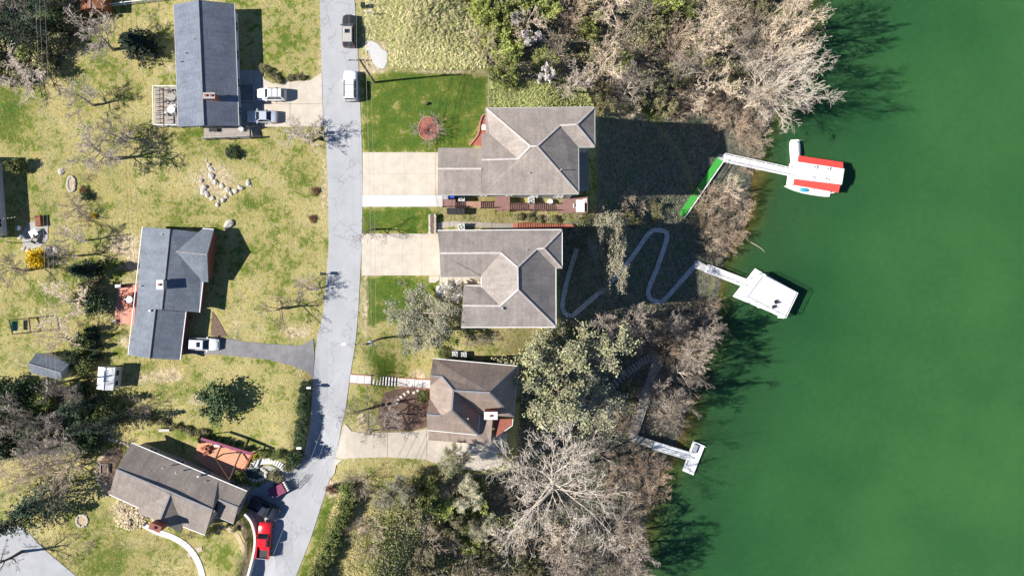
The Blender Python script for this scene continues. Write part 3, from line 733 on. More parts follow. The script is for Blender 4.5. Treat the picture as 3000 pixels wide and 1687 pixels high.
def house(name, label, V, slopes, outline, roofm, wallm, gut='white_paint', gables=(), ridges=(), eaves=(), base=None, ins=0.5, ridgem='ridge', zpl=None, windows=True, skip=(), th=0.2):
    W = {k: A(*v) for k, v in V.items()}
    cx = sum(W[k].x for k in outline) / len(outline); cy = sum(W[k].y for k in outline) / len(outline)
    root = thing(name, Vector((cx, cy, zw(cx, cy))), label, 'house')
    zb = min(zw(W[k].x, W[k].y) for k in outline) - 0.7
    if base is not None: zb = base
    rf = None
    for s_ in slopes:
        o = MB().slab([W[k] for k in s_], th).build('roof' if rf is None else 'roof_slope', roofm, root if rf is None else rf)
        if rf is None: rf = o
        uv_slope(o)
    for a, b in ridges:
        dz = Vector((0, 0, 0.03))
        MB().beam(W[a] + dz, W[b] + dz, 0.24, 0.07).build('ridge_cap', ridgem, rf)
    for a, b in eaves:
        dz = Vector((0, 0, -0.05)); pa, pb = W[a], W[b]
        c = Vector((cx, cy, 0)); mid = (pa + pb) / 2
        t = (pb - pa); nn = Vector((-t.y, t.x, 0)).normalized()
        if nn.dot(mid - c) < 0: nn = -nn
        MB().beam(pa + dz + nn * 0.05, pb + dz + nn * 0.05, 0.1, 0.13).build('gutter', gut, rf)
    pts = inset([W[k] for k in outline], ins)
    zs = {k: W[k].z for k in outline}
    ztop = min(zs.values()) - th + 0.03
    MB().prism([(p.x, p.y) for p in pts], zb, ztop).build('wall', wallm, root)
    for ka, kb, kc in gables:
        pa, pb = (pts[outline.index(q)] for q in (ka, kb)); ap = W[kc]
        t = (pb - pa); f = ((ap.x - pa.x) * t.x + (ap.y - pa.y) * t.y) / t.length_squared
        pm = pa + t * f
        n2 = Vector((-t.y, t.x)).normalized(); n2 *= 0.2
        cc = Vector((cx, cy)); 
        if n2.dot(cc - (pa + pb) / 2) < 0: n2 = -n2
        n = 0
        g = MB()
        zap = ap.z - th - 0.02
        tri = [(pa.x, pa.y, ztop), (pb.x, pb.y, ztop), (pm.x, pm.y, zap)]
        g.v = [*tri, *[(x + n2.x, y + n2.y, z) for x, y, z in tri]]
        g.f = [(0, 1, 2), (5, 4, 3), (0, 3, 4, 1), (1, 4, 5, 2), (2, 5, 3, 0)]
        g.build('gable_wall', wallm, root)
    if windows: add_windows(root, None, pts, zb, ztop, skip=skip)
    return root, W, rf, pts
def chimney(root, px, py, ztop, zbot, w, dp, m, cap='concrete_grey', flues=1, rz=0.0):
    c = A(px, py, ztop); c.z = zbot
    o = MB().box(c, w, dp, ztop - zbot, rz).build('chimney', m, root)
    cc = Vector((c.x, c.y, ztop + 0.002)); MB().box(cc, w + .14, dp + .14, .1, rz).build('chimney_cap', cap, o)
    for i in range(flues):
        off = (i - (flues - 1) / 2) * w / max(flues, 1)
        p = cc + Vector((off * math.cos(rz), off * math.sin(rz), 0.102)); MB().box(p, .3, .3, .22, rz).build('flue', 'brick_red' if cap != 'brick_red' else 'metal_dark', o)
    return o
def vent(rf, px, py, z, r=0.07, h=0.35, m='metal_grey'):
    p = A(px, py, z); MB().disc(p - Vector((0, 0, .25)), r, h + .25, 8).build('vent_pipe', m, rf)

# blue-grey gable house by the parked sedan
e, r = 2.9, 5.1
hA, WA, rfA, ptsA = house('gable_house', 'long blue-grey gabled house with a deck on either side and double chimney flue',
    dict(a=(510, 14, e), b=(580, 0, r), c=(686, 12, e), f=(699, 369, e), g=(596, 368, r), h=(523, 372, e)),
    [['b', 'c', 'f', 'g'], ['a', 'b', 'g', 'h']], ['a', 'c', 'f', 'h'], 'roof_blue', 'siding_white', gables=[('a', 'c', 'b'), ('f', 'h', 'g')], ridges=[('b', 'g')], eaves=[('a', 'h'), ('c', 'f')], ridgem='ridge_dark', gut='gutter_grey')
chimney(hA, 613, 281, 5.7, 3.2, 1.5, 0.7, 'brick_red', flues=2)
vent(rfA, 570, 116, 4.6); vent(rfA, 545, 156, 4.0); vent(rfA, 530, 181, 3.6)
# slate house with the front gable
e, r = 2.8, 4.6
hB, WB, rfB, ptsB = house('brick_house', 'slate-roofed brick house with a projecting front gable and a white chimney',
    dict(a=(418, 665, e), b=(497, 671, r), c=(592, 681, e), d=(593.5, 670, e - .02), e=(626, 673, e), f=(607, 746, r - .1), g=(610, 827, e), h=(593.5, 825, e), i=(583.6, 915, e), j=(544, 913, e - .05),
         k=(527, 1054, e), l=(437, 1049, r - .25), m=(376, 1040, e), n=(472.6, 906.5, r), o=(454, 906.5, r - .25), p=(516, 737, 4.27), q=(399, 906, e), c2=(593, 690, e)),
    [['b', 'c', 'h', 'i', 'n'], ['a', 'b', 'n', 'q'], ['q', 'o', 'l', 'm'], ['o', 'j', 'k', 'l'], ['p', 'd', 'e', 'f'], ['p', 'f', 'g', 'h']],
    ['a', 'd', 'e', 'g', 'h', 'i', 'j', 'k', 'm'], 'roof_slate', 'brick_red', gables=[('e', 'g', 'f'), ('k', 'm', 'l')],
    ridges=[('b', 'n'), ('o', 'l'), ('p', 'f')], eaves=[('a', 'm'), ('h', 'i'), ('j', 'k'), ('d', 'e')], ridgem='ridge_dark', skip=(0, 1))
chimney(hB, 469, 834, 5.5, 3.3, 0.85, 1.2, 'stone_pale', 'concrete_white', flues=1)
vent(rfB, 476, 687, 4.15); vent(rfB, 413, 838, 3.2); vent(rfB, 441, 910, 4.2, .16, .3, 'white_paint')
# brown house on the bank
e, r = 4.0, 6.0
hC, WC, rfC, ptsC = house('bank_house', 'brown-roofed house set askew on the bank with a red brick chimney',
    dict(a=(385, 1297, e), b=(723.5, 1439, e), c=(697, 1486, e + 1.0), d=(683.5, 1534, e), e=(636.5, 1514, e), f=(639, 1462.6, e + 1.0), g=(623, 1493, r), h=(600.6, 1566, e), i=(536, 1541, e), j=(529, 1561, e),
         k=(467, 1526, r - .3), l=(402, 1504, e), m=(409, 1487, e + .1), n=(320, 1447, e), o=(341, 1374, r), p=(498.5, 1447, r - .1), b2=(640, 1404, e), f2=(640, 1461.5, e + 1.0)),
    [['a', 'b2', 'g', 'p', 'o'], ['b2', 'b', 'c', 'f', 'g'], ['f', 'c', 'd', 'e'], ['o', 'p', 'm', 'n'], ['p', 'g', 'h', 'i'], ['p', 'k', 'l', 'm'], ['p', 'i', 'j', 'k']],
    ['a', 'b', 'd', 'e', 'h', 'i', 'j', 'l', 'm', 'n'], 'roof_brown', 'siding_tan', gables=[('n', 'a', 'o'), ('b', 'd', 'c'), ('e', 'h', 'g'), ('j', 'l', 'k')],
    ridges=[('o', 'g'), ('p', 'k'), ('f', 'c')], eaves=[('a', 'b'), ('n', 'm'), ('i', 'h'), ('e', 'd')], ridgem='ridge_dark')
chimney(hC, 455, 1544, 6.9, 0.6, 1.5, 0.75, 'brick_red', 'brick_red', 1, math.radians(-22))
vent(rfC, 480, 1369, 5.2); vent(rfC, 518, 1383, 5.1); vent(rfC, 584, 1393, 4.4, .12, .5, 'white_paint'); vent(rfC, 604, 1408, 4.3)
# taupe hip-roof house, the largest
e = 3.8
hD, WD, rfD, ptsD = house('hip_house', 'largest lakeside house with a pale taupe hip roof and long side stairs',
    dict(nw=(1425, 318.5, e), ne=(1741.5, 314.5, e), se=(1742, 431, e), inn=(1694, 431, e), sem=(1695, 568, e), sw=(1282.6, 571, e), gnw=(1283, 434, e), gn=(1411, 434, e), pn=(1411, 392.6, e), w2=(1425, 392.6, e),
         t1=(1553.7, 429, 7.40), t2=(1573, 429, 7.40), v1=(1640, 368, 5.55), v2=(1689, 365.6, 5.55), r1=(1518, 466, 6.40), r0=(1411, 469, 6.40), g0=(1282.6, 495, 5.80), g1=(1411, 495, 5.80), gs=(1411, 570.3, e), wv=(1434, 392.6, e)),
    [['nw', 'ne', 'v2', 'v1', 't2', 't1'], ['nw', 't1', 'r1', 'wv', 'w2'], ['v2', 'ne', 'se'], ['v1', 'v2', 'se', 'inn'], ['t2', 'v1', 'inn', 'sem'], ['t1', 't2', 'sem', 'gs', 'r0', 'r1'], ['pn', 'wv', 'r1', 'r0'],
     ['gnw', 'gn', 'g1', 'g0'], ['g0', 'g1', 'gs', 'sw']],
    ['nw', 'ne', 'se', 'inn', 'sem', 'sw', 'gnw', 'gn', 'pn', 'w2'], 'roof_taupe', 'siding_cream', gut='gutter_grey', gables=[('sw', 'gnw', 'g0')],
    ridges=[('nw', 't1'), ('t1', 't2'), ('t2', 'v1'), ('v1', 'v2'), ('v2', 'ne'), ('v2', 'se'), ('t2', 'sem'), ('r0', 'r1'), ('g0', 'g1'), ('r1', 't1')],
    eaves=[('nw', 'ne'), ('ne', 'se'), ('se', 'inn'), ('inn', 'sem'), ('sem', 'sw'), ('gnw', 'gn'), ('nw', 'w2')], skip=(6, 7))
g = MB(); xg = WD['pn'].x + .45
g.v = [(xg + dx, y_, z_) for dx in (0, .2) for y_, z_ in ((WD['pn'].y - .5, e - .2), (WD['gs'].y + .5, e - .2), (WD['r0'].y, WD['r0'].z - .25))]
g.f = [(0, 1, 2), (5, 4, 3), (0, 3, 4, 1), (1, 4, 5, 2), (2, 5, 3, 0)]; g.build('gable_wall', 'siding_cream', hD)
vent(rfD, 1643, 499, 5.4, .06, .7, 'white_paint'); vent(rfD, 1552, 507, 5.4)
# grey hip-roof house
e = 3.8
hE, WE, rfE, ptsE = house('hip_house', 'grey hip-roofed house with white gutters beside the switchback path',
    dict(nw=(1282, 676, e), ne=(1646, 673.5, e), se=(1646, 786, e), inn=(1627.6, 786, e), sem=(1628, 957.5, e), sw=(1350.6, 958, e), w1=(1352, 900, e), w2=(1358.5, 835, e), c1=(1411, 835, e), c2=(1411, 812.6, e), gs=(1291, 812.6, e), gw=(1282, 754, e),
         m0=(1288.5, 742, 5.80), m1=(1467, 741, 5.80), t1=(1516, 783, 7.10), t2=(1517, 848.7, 7.10), s1=(1465, 896, 5.60), s0=(1355, 895, 5.60), n1=(1572, 730, 5.40), n2=(1593, 727.5, 5.40), k1=(1411.5, 842, e), k2=(1411.5, 805, e)),
    [['nw', 'ne', 'n2', 'n1', 't1', 'm1', 'm0'], ['m0', 'm1', 'k2', 'c2', 'gs'], ['m1', 't1', 't2', 's1', 'k1', 'k2'], ['t1', 'n1', 'inn', 'sem', 't2'], ['n1', 'n2', 'se', 'inn'], ['n2', 'ne', 'se'],
     ['t2', 'sem', 'sw', 's0', 's1'], ['s0', 's1', 'k1', 'c1', 'w2']],
    ['nw', 'ne', 'se', 'inn', 'sem', 'sw', 'w2', 'c1', 'c2', 'gs'], 'roof_grey', 'siding_cream', gables=[('gs', 'nw', 'm0'), ('sw', 'w2', 's0')],
    ridges=[('m0', 'm1'), ('m1', 't1'), ('t1', 't2'), ('t2', 's1'), ('s0', 's1'), ('t1', 'n1'), ('n1', 'n2'), ('n2', 'ne'), ('n2', 'se'), ('t2', 'sem')],
    eaves=[('nw', 'ne'), ('ne', 'se'), ('se', 'inn'), ('inn', 'sem'), ('sem', 'sw'), ('gs', 'c2'), ('w2', 'c1'), ('k1', 'k2')], skip=(9,))
vent(rfE, 1471, 903, 5.5, .2, .35); vent(rfE, 1544, 732, 5.4); vent(rfE, 1551, 904, 5.1)
# umber house below the road
e = 0.7
hF, WF, rfF, ptsF = house('umber_house', 'umber-roofed house below the road with white steps down to its door',
    dict(nw=(1268.5, 1050.5, e), ne=(1517.5, 1072.6, e), se=(1503, 1221, e), inn=(1405, 1213, e), se2=(1400.5, 1273, e), sw=(1251.8, 1259, e), t1=(1327.7, 1144, 5.8), t2=(1435.5, 1150, 5.8), t3=(1323, 1200, 5.8),
         n0=(1261, 1100, 3.4), n1=(1294, 1103, 3.4), s0=(1250, 1214, 3.3), s1=(1292.8, 1217, 3.3), k1=(1259.5, 1130, e), k2=(1258.8, 1165, e)),
    [['nw', 'ne', 't2', 't1', 'n1', 'n0'], ['n0', 'n1', 'k1'], ['n1', 't1', 't3', 's1', 'k2', 'k1'], ['k2', 's1', 's0'], ['s0', 's1', 't3', 'se2', 'sw'], ['t1', 'inn', 'se2', 't3'], ['t1', 't2', 'se', 'inn'], ['t2', 'ne', 'se']],
    ['nw', 'ne', 'se', 'inn', 'se2', 'sw', 'k2', 'k1'], 'roof_umber', 'brick_red', gables=[('k1', 'nw', 'n0'), ('sw', 'k2', 's0')],
    ridges=[('t1', 't2'), ('t1', 't3'), ('n0', 'n1'), ('n1', 't1'), ('t2', 'ne'), ('t2', 'se'), ('t3', 'se2'), ('s0', 's1')], eaves=[('nw', 'ne'), ('ne', 'se'), ('inn', 'se2'), ('se2', 'sw')], ridgem='ridge_dark', skip=(5, 6, 7))
o = MB().slab([A(1255, 1262, .35), A(1402, 1276, .35), A(1405, 1216, .5), A(1443, 1229, .45), A(1437, 1303, -.15), A(1255, 1288.5, -.15)], .18).build('lower_roof', 'roof_umber', hF); uv_slope(o)
for q in ((1262, 1284), (1345, 1291), (1430, 1298)):
    p = A(q[0], q[1], 0); MB().box((p.x, p.y, zw(p.x, p.y) - .2), .2, .2, -.36 - zw(p.x, p.y) + .22).build('post', 'white_paint', hF)
chimney(hF, 1438, 1217, 4.8, -4, 1.75, 0.95, 'brick_red', 'concrete_white', 1)
MB().slab([A(1449, 1228, -.6), A(1503, 1226, -.6), A(1501, 1246, -.6), A(1478, 1262, -.6), A(1448, 1284, -.6)], .2).build('rear_deck', 'brick_red', hF)
for q in ((1501, 1246), (1478, 1262), (1450, 1282)):
    p = A(q[0], q[1], -.6); MB().box((p.x, p.y, zw(p.x, p.y) - .3), .16, .16, -.8 - zw(p.x, p.y) + .3).build('post', 'white_paint', hF)
rl = [A(1503, 1226, .3), A(1501, 1246, .3), A(1478, 1262, .3)]
for a, b in zip(rl, rl[1:]): MB().beam(a, b, .08, .1).build('rail', 'white_paint', hF)
vent(rfF, 1371, 1225, 3.1, .08, .3, 'white_paint')
# the neighbour's house that only shows at the left edge
rt = thing('neighbour_house', G(-70, 620), 'white neighbouring house cut off by the frame beside the shaded patio', 'house')
pp = [G(-200, 470), G(6, 480), G(22, 690), G(-200, 700)]
wl = MB().prism([(p.x, p.y) for p in pp], 0, 4.0).build('wall', 'siding_white', rt)
pr = [A(-220, 450, 5.7), A(-75, 450, 5.7), A(-50, 805, 5.7), A(-220, 815, 5.7)]
o = MB().slab([A(-260, 455, 4.0), A(-150, 455, 5.4), A(-142, 700, 5.4), A(-260, 705, 4.0)], .2).build('roof', 'roof_slate', rt); uv_slope(o)
ea = [G(-3, 468), G(20, 812)]
o2 = MB().slab([A(-150, 455, 5.4), A(-40, 458, 3.95), A(-27, 698, 3.95), A(-142, 700, 5.4)], .2).build('roof_slope', 'roof_slate', o); uv_slope(o2)
add_windows(rt, None, [Vector((p.x, p.y)) for p in pp], 0, 3.9, 3.0, skip=(0, 2, 3))
# ------------------------------------------------------------------ decks, stairs, docks
def planks(root, quad, n, m, th=0.06, along=True, name='plank'):
    """quad of 3-D corners a,b,c,d: n boards laid across from edge ab to edge dc"""
    a, b, c, e = (Vector(q) for q in quad)
    for i in range(n):
        f0, f1 = (i + .03) / n, (i + .97) / n
        MB().slab([a + (b - a) * f0, a + (b - a) * f1, e + (c - e) * f1, e + (c - e) * f0], th).build(name, m, root)
def railing(root, pts, m, h=0.95, w=0.07, spacing=1.6, name='rail', mid=True):
    for a, b in zip(pts, pts[1:]):
        a, b = Vector(a), Vector(b); up = Vector((0, 0, h))
        r_ = MB().beam(a + up, b + up, w + .03, w)
        if mid: r_.beam(a + up * .5, b + up * .5, w * .6, w * .6)
        r_.build(name, m, root)
        n = max(1, int((b - a).length / spacing))
        for i in range(n + 1):
            p = a + (b - a) * (i / n); MB().box(p, w, w, h).build('rail_post', m, root)
def flight(root, a, b, width, n, m, riser=None, rails=None, th=.07):
    """n treads from the upper end a down to the lower end b"""
    a, b = Vector(a), Vector(b); dd = b - a; hd = Vector((dd.x, dd.y, 0)); L = hd.length; t = hd / L; s_ = Vector((-t.y, t.x, 0))
    run = L / n; rise = -dd.z / n
    for i in range(n):
        p = a + t * (run * (i + .5)); p.z = a.z - rise * (i + 1)
        MB().beam(p - t * run * .5, p + t * run * .48, width, th, up=0).build('tread', m, root)
        if riser:
            q = a + t * (run * i + .015); q.z = p.z
            MB().beam(q - s_ * (width / 2 - .02) + Vector((0, 0, rise / 2 - th)), q + s_ * (width / 2 - .02) + Vector((0, 0, rise / 2 - th)), .03, max(.04, rise - th)).build('riser', riser, root)
    for sg in (-1, 1):
        o = s_ * (sg * (width / 2 + .03))
        MB().beam(a + o - Vector((0, 0, .15)), b + o - Vector((0, 0, .15)), .05, .28).build('stringer', m, root)
        if rails and (rails == 'both' or sg == rails):
            MB().beam(a + o + Vector((0, 0, .85)), b + o + Vector((0, 0, .85)), .08, .07).build('rail', m, root)
            for f in (0, .5, 1):
                p = a.lerp(b, f) + o; MB().box(p - Vector((0, 0, .2)), .08, .08, 1.05).build('rail_post', m, root)
def legs(root, pts, m, w=.14):
    for p in pts:
        g = zw(p[0], p[1]); g = max(g, LAKE_Z - 2)
        if p[2] - g > .1: MB().box((p[0], p[1], g - .2), w, w, p[2] - g + .19).build('post', m, root)
def Q(x0, y0, x1, y1, z): return [A(x0, y1, z), A(x0, y0, z), A(x1, y0, z), A(x1, y1, z)]

# side stairs and lower deck of the taupe house
sd = thing('side_stairs', G(1500, 607), 'long mauve wooden stairs stepping down to a deck beside the taupe house', 'stairs')
planks(sd, Q(1298, 573, 1334, 608, -.02), 6, 'deck_mauve'); 
flight(sd, A(1334, 600.5, -.02), A(1366, 600.5, -1.0), .78, 6, 'deck_mauve', rails=-1)
planks(sd, Q(1366, 590, 1409, 609, -1.0), 9, 'deck_brown')
flight(sd, A(1409, 601, -1.0), A(1450, 601, -2.1), .8, 7, 'deck_mauve', rails=-1)
planks(sd, Q(1450, 575, 1494, 618, -2.1), 9, 'deck_mauve')
flight(sd, A(1494, 607, -2.1), A(1553, 607, -3.7), .95, 11, 'deck_mauve', rails='both')
planks(sd, Q(1553, 598, 1566, 618, -3.7), 3, 'deck_mauve')
flight(sd, A(1566, 608, -3.7), A(1633, 608, -5.6), .95, 12, 'deck_mauve', rails='both')
planks(sd, Q(1633, 577, 1720, 625, -5.6), 16, 'deck_mauve')
railing(sd, [A(1634, 624, -5.6), A(1719, 624, -5.6), A(1719, 579, -5.6)], 'deck_mauve')
railing(sd, [A(1298, 607, -.02), A(1334, 607, -.02)], 'wood_dark'); railing(sd, [A(1450, 617, -2.1), A(1494, 617, -2.1)], 'deck_mauve', spacing=1)
legs(sd, [A(x, y, z - .07) for x, y, z in ((1368, 592, -1), (1368, 607, -1), (1407, 607, -1), (1452, 616, -2.1), (1492, 616, -2.1), (1452, 577, -2.1), (1555, 616, -3.7), (1564, 600, -3.7), (1635, 622, -5.6), (1676, 622, -5.6), (1718, 622, -5.6), (1718, 580, -5.6), (1635, 580, -5.6))], 'wood_dark')
# rear deck of the same house, in the house's shade
rd = thing('rear_deck', G(1712, 470), 'narrow dark wooden deck along the shaded rear wall of the taupe house', 'deck')
planks(rd, Q(1695, 438, 1722, 560, -2.9), 8, 'wood_grey')
railing(rd, [A(1721, 440, -2.9), A(1721, 558, -2.9)], 'wood_grey'); legs(rd, [A(1720, y, -3.0) for y in (442, 500, 556)], 'wood_dark')
def round_or_box_table(px, py, z, w, dp, m, label, group=None, rz=0.0, chairs=()):
    c = A(px, py, z + .72); c.z = z
    t = thing('patio_table', c, label, 'table', group)
    ca, sa = math.cos(rz), math.sin(rz)
    MB().box(c + Vector((0, 0, .68)), w, dp, .05, rz).build('table_top', m, t)
    for sx in (-1, 1):
        for sy in (-1, 1):
            x, y = sx * (w / 2 - .08), sy * (dp / 2 - .08); MB().box(c + Vector((x * ca - y * sa, x * sa + y * ca, .005)), .06, .06, .67, rz).build('leg', m, t)
    return t
def garden_chair(p, rz, m, label, group=None, w=.55):
    t = thing('garden_chair', p, label, 'chair', group); ca, sa = math.cos(rz), math.sin(rz)
    T = lambda x, y, z: Vector((p[0] + x * ca - y * sa, p[1] + x * sa + y * ca, p[2] + z))
    MB().box(T(0, 0, .4), w, w, .06, rz).build('seat', m, t)
    MB().box(T(0, -w / 2 + .04, .462), w, .06, .45, rz).build('backrest', m, t)
    for sx in (-1, 1):
        for sy in (-1, 1): MB().box(T(sx * (w / 2 - .04), sy * (w / 2 - .04), .004), .05, .05, .395, rz).build('leg', m, t)
        MB().box(T(sx * w / 2, 0, .58), .06, w, .04, rz).build('armrest', m, t)
    return t
round_or_box_table(1700, 604, -5.595, 1.3, 1.9, 'white_paint', 'white slatted table on the lowest mauve deck')
garden_chair(A(1712, 590, -5.595), math.pi / 2, 'white_paint', 'white chair against the end rail of the lowest mauve deck')
garden_chair(A(1684, 604, -5.595), -math.pi / 2, 'white_paint', 'white chair at the house side of the white deck table')
def ac_unit(px, py, label, z=None, s=.95):
    p = G(px, py) if z is None else A(px, py, z)
    p = Vector(p); t = thing('air_conditioner', p, label, 'air conditioner')
    MB().box(p + Vector((0, 0, .01)), s + .25, s + .25, .1).build('pad', 'concrete_grey', t)
    c = MB().box(p + Vector((0, 0, .111)), s, s, .8).build('cabinet', 'ac_metal', t)
    MB().disc(p + Vector((0, 0, .912)), s * .38, .02, 16).build('fan_well', 'metal_dark', t)
    f = MB()
    for i in range(4):
        an = i * math.pi / 2 + .4; q = Vector((math.cos(an), math.sin(an), 0)); f.beam(p + Vector((0, 0, .945)), p + q * s * .34 + Vector((0, 0, .945)), .14, .015)
    f.build('fan', 'ac_metal', t)
    MB().disc(p + Vector((0, 0, .954)), .07, .03, 8).build('hub', 'ac_metal', t)
ac_unit(1353, 582, 'pale air conditioner behind the first flight of the mauve stairs'); ac_unit(1556, 590, 'pale air conditioner behind the third flight of the mauve stairs')
ac_unit(1353, 667, 'pale air conditioner beside the concrete ramp of the grey house')
ac_unit(1334, 1036, 'white air conditioner next to the clipped green bush above the umber roof', s=.8); ac_unit(1360, 1038, 'white air conditioner farther from the clipped green bush above the umber roof', s=.8)
def bin_(px, py, m, label, lid=None, s=.6, z=None):
    p = G(px, py) if z is None else Vector(A(px, py, z)); t = thing('wheelie_bin', p, label, 'bin')
    q = lambda k, zz: [p + Vector((x * k, y * k, zz)) for x, y in ((-1, -1), (1, -1), (1, 1), (-1, 1))]
    MB().hexa(q(s * .38, .06), q(s * .5, 1.0)).build('body', m, t)
    MB().hexa(q(s * .54, 1.002), q(s * .46, 1.09)).build('lid', lid or m, t)
    for sg in (-1, 1): MB().tube(p + Vector((-s * .46, sg * s * .34, .1)), p + Vector((-s * .46, sg * s * .26, .1)), .1, .1, 10).build('wheel', 'tyre', t)
    return t
bin_(1327, 577, 'bin_blue', 'blue bin at the head of the mauve side stairs', z=-.02)
bin_(1308, 580, 'metal_dark', 'dark bin with grey lid at the head of the mauve side stairs', 'metal_grey', .7, z=-.02)
bin_(1067, 22, 'bin_green', 'dark green wheelie bin at the edge of the tall dry grass')
MB_ = MB().disc(A(1612, 592, -5.1), .45, .55, 12, .38)
single(MB_, 'planter_pot', 'white_paint', 'round white pot beside the fourth flight of the mauve stairs', 'pot')
p = G(1336, 620); single(MB().box(p, 2.6, .9, .5), 'storage_chest', 'metal_dark', 'long black chest beside the head of the mauve stairs', 'chest')
# concrete ramp and red stairs beside the grey house
slabs('ramp', 'concrete', [[(1283, 652), (1330, 648), (1330, 664), (1296, 668), (1283, 676)], [(1331, 648), (1380, 650), (1380, 664.5), (1331, 664)], [(1381, 650), (1440, 653), (1440, 667), (1381, 664.5)], [(1441, 653), (1503, 656), (1503, 669), (1441, 667)]], .12)
rs = thing('red_stairs', G(1590, 662), 'red wooden stairs below the concrete ramp of the grey house', 'stairs')
zt0 = zt(1505, 662) + .25; zt1 = zt(1660, 662) + .2
MB().slab([A(1503, 655, zt0), A(1518, 655, zt0), A(1518, 669, zt0), A(1503, 669, zt0)], .12).build('landing', 'stair_red', rs)
flight(rs, A(1518, 661, zt0), A(1655, 665, zt1), .85, 20, 'stair_red', riser='wood_dark', rails=-1)
MB().slab([A(1655, 658, zt1 - .02), A(1675, 656, zt1 - .02), A(1682, 663, zt1 - .02), A(1656, 672, zt1 - .02)], .12).build('landing', 'stair_red', rs)
# stone planter, bicycle-rack clutter
def rock_mesh(seed, m):
    bm = bmesh.new(); bmesh.ops.create_icosphere(bm, subdivisions=2, radius=1)
    for v in bm.verts:
        k = 1 + .35 * mnoise.noise(v.co * 1.3 + Vector((seed * 9.1, seed * 3.3, 0))) + .12 * mnoise.noise(v.co * 4 + Vector((seed, 0, 0)))
        v.co = v.co * k; v.co.z *= .6
    me = bpy.data.meshes.new('rock'); bm.to_mesh(me); bm.free(); me.materials.append(MATS[m]); return me
ROCKS = [rock_mesh(i, 'stone') for i in range(3)]; ROCKSP = [rock_mesh(i + 5, 'stone_pale') for i in range(3)]
def rock(px, py, r, label, group, pale=False, parent=None, z=None, name='rock'):
    me = random.choice(ROCKSP if pale else ROCKS); o = bpy.data.objects.new(name, me); COL.objects.link(o)
    p = G(px, py, r * .18) if z is None else A(px, py, z)
    o.rotation_euler = (0, 0, random.uniform(0, 6.3)); k = r
    o.scale = (k * random.uniform(.8, 1.3), k * random.uniform(.7, 1.1), k * random.uniform(.7, 1.2))
    if parent is not None: o.parent = parent; o.location = p - Vector(parent['_o'])
    else: o.location = p; tag(o, label, 'rock', group)
    return o
pl = thing('stone_planter', G(1267, 655), 'rectangular stone-edged planter beside the concrete ramp', 'planter')
MB().prism([tuple(G(x, y).xy) for x, y in ((1260, 631), (1274, 631), (1274, 683), (1260, 683))], -.5, .35).build('soil', 'mulch_brown', pl)
for i in range(9):
    for x in (1259, 1275): rock(x, 631 + i * 6.3, .2, None, None, True, pl, z=.3, name='edging_stone')
# decks of the blue-grey house
dk = thing('deck', G(487, 315), 'raised weathered deck with railings on the back of the blue-grey house', 'deck')
planks(dk, Q(456, 257, 528, 371, 2.0), 14, 'deck_grey'); railing(dk, [A(527, 258, 2.0), A(457, 258, 2.0), A(459, 370, 2.0), A(526, 370, 2.0)], 'white_paint')
legs(dk, [A(458, 260, 1.9), A(460, 315, 1.9), A(460, 368, 1.9), A(520, 368, 1.9), A(520, 260, 1.9)], 'wood_grey')
for yy in range(9):   # privacy slats along the outer third of the deck
    MB().beam(A(459, 266 + yy * 12, 3.0), A(478, 264 + yy * 12, 3.0), .1, .06).build('slat', 'wood_dark', dk)
MB().beam(A(478, 262, 2.95), A(480, 368, 2.95), .12, .12).build('slat_beam', 'wood_dark', dk)
for yy in (264, 316, 366): MB().box(A(479, yy, 2.0), .1, .1, .95).build('slat_post', 'wood_dark', dk)
def round_table(px, py, z, r, m, label, group=None):
    c = A(px, py, z + .72); c.z = z; t = thing('round_table', c, label, 'table', group)
    MB().disc(c + Vector((0, 0, .7)), r, .05, 20).build('table_top', m, t); MB().disc(c + Vector((0, 0, .03)), .06, .67, 8).build('stem', m, t); MB().disc(c + Vector((0, 0, .002)), .3, .03, 10).build('foot', m, t)
round_table(503, 285, 2.0, .55, 'wood_grey', 'round grey table near the upper end of the raised back deck'); round_table(501, 321, 2.0, .55, 'white_paint', 'round white table at the lower end of the raised back deck')
for i, (x, y, a) in enumerate(((494, 270, 2.6), (513, 272, -2.6), (514, 297, -.6), (490, 298, .6))):
    garden_chair(A(x, y, 2.0), a, 'wood_grey', 'grey wire chair drawn up to the round grey table', 'chairs on the raised back deck', .45)
for i, (x, y, a) in enumerate(((513, 310, -2.6), (512, 335, -.6), (488, 336, .6))):
    garden_chair(A(x, y, 2.0), a, 'white_paint', 'white wire chair drawn up to the round white table', 'white chairs on the raised back deck', .45)
dk = thing('porch_deck', G(660, 392), 'grey wooden porch deck below the gable end of the blue-grey house', 'deck')
planks(dk, [A(597, 372, 1.5), A(597, 408, 1.5), A(732, 404, 1.5), A(730, 372, 1.5)], 8, 'deck_grey'); railing(dk, [A(598, 408, 1.5), A(731, 403, 1.5)], 'wood_grey')
legs(dk, [A(600, 406, 1.4), A(665, 405, 1.4), A(729, 402, 1.4)], 'wood_grey')
flight(dk, A(733, 388, 1.5), A(762, 388, .45), 1.3, 6, 'wood_grey', rails='both')
b_ = thing('bench', A(628, 383, 1.5), 'black slatted bench on the grey porch deck', 'bench')
p = A(628, 383, 1.5)
for i in range(4): MB().box(p + Vector((0, -.2 + i * .13, .42)), 1.2, .1, .04).build('seat_slat', 'metal_dark', b_)
for i in range(3): MB().box(p + Vector((0, .33, .52 + i * .13)), 1.2, .03, .09).build('back_slat', 'metal_dark', b_)
for sx in (-.55, .55): MB().box(p + Vector((sx, 0.05, .003)), .06, .5, .41).build('leg', 'metal_dark', b_)
garden_chair(A(710, 380, 1.5), 2.6, 'white_paint', 'white chair at the stair end of the grey porch deck')
pt = thing('sunken_stair', G(722, 274), 'dark sunken basement entry with pale kerb beside the blue-grey house', 'entry')
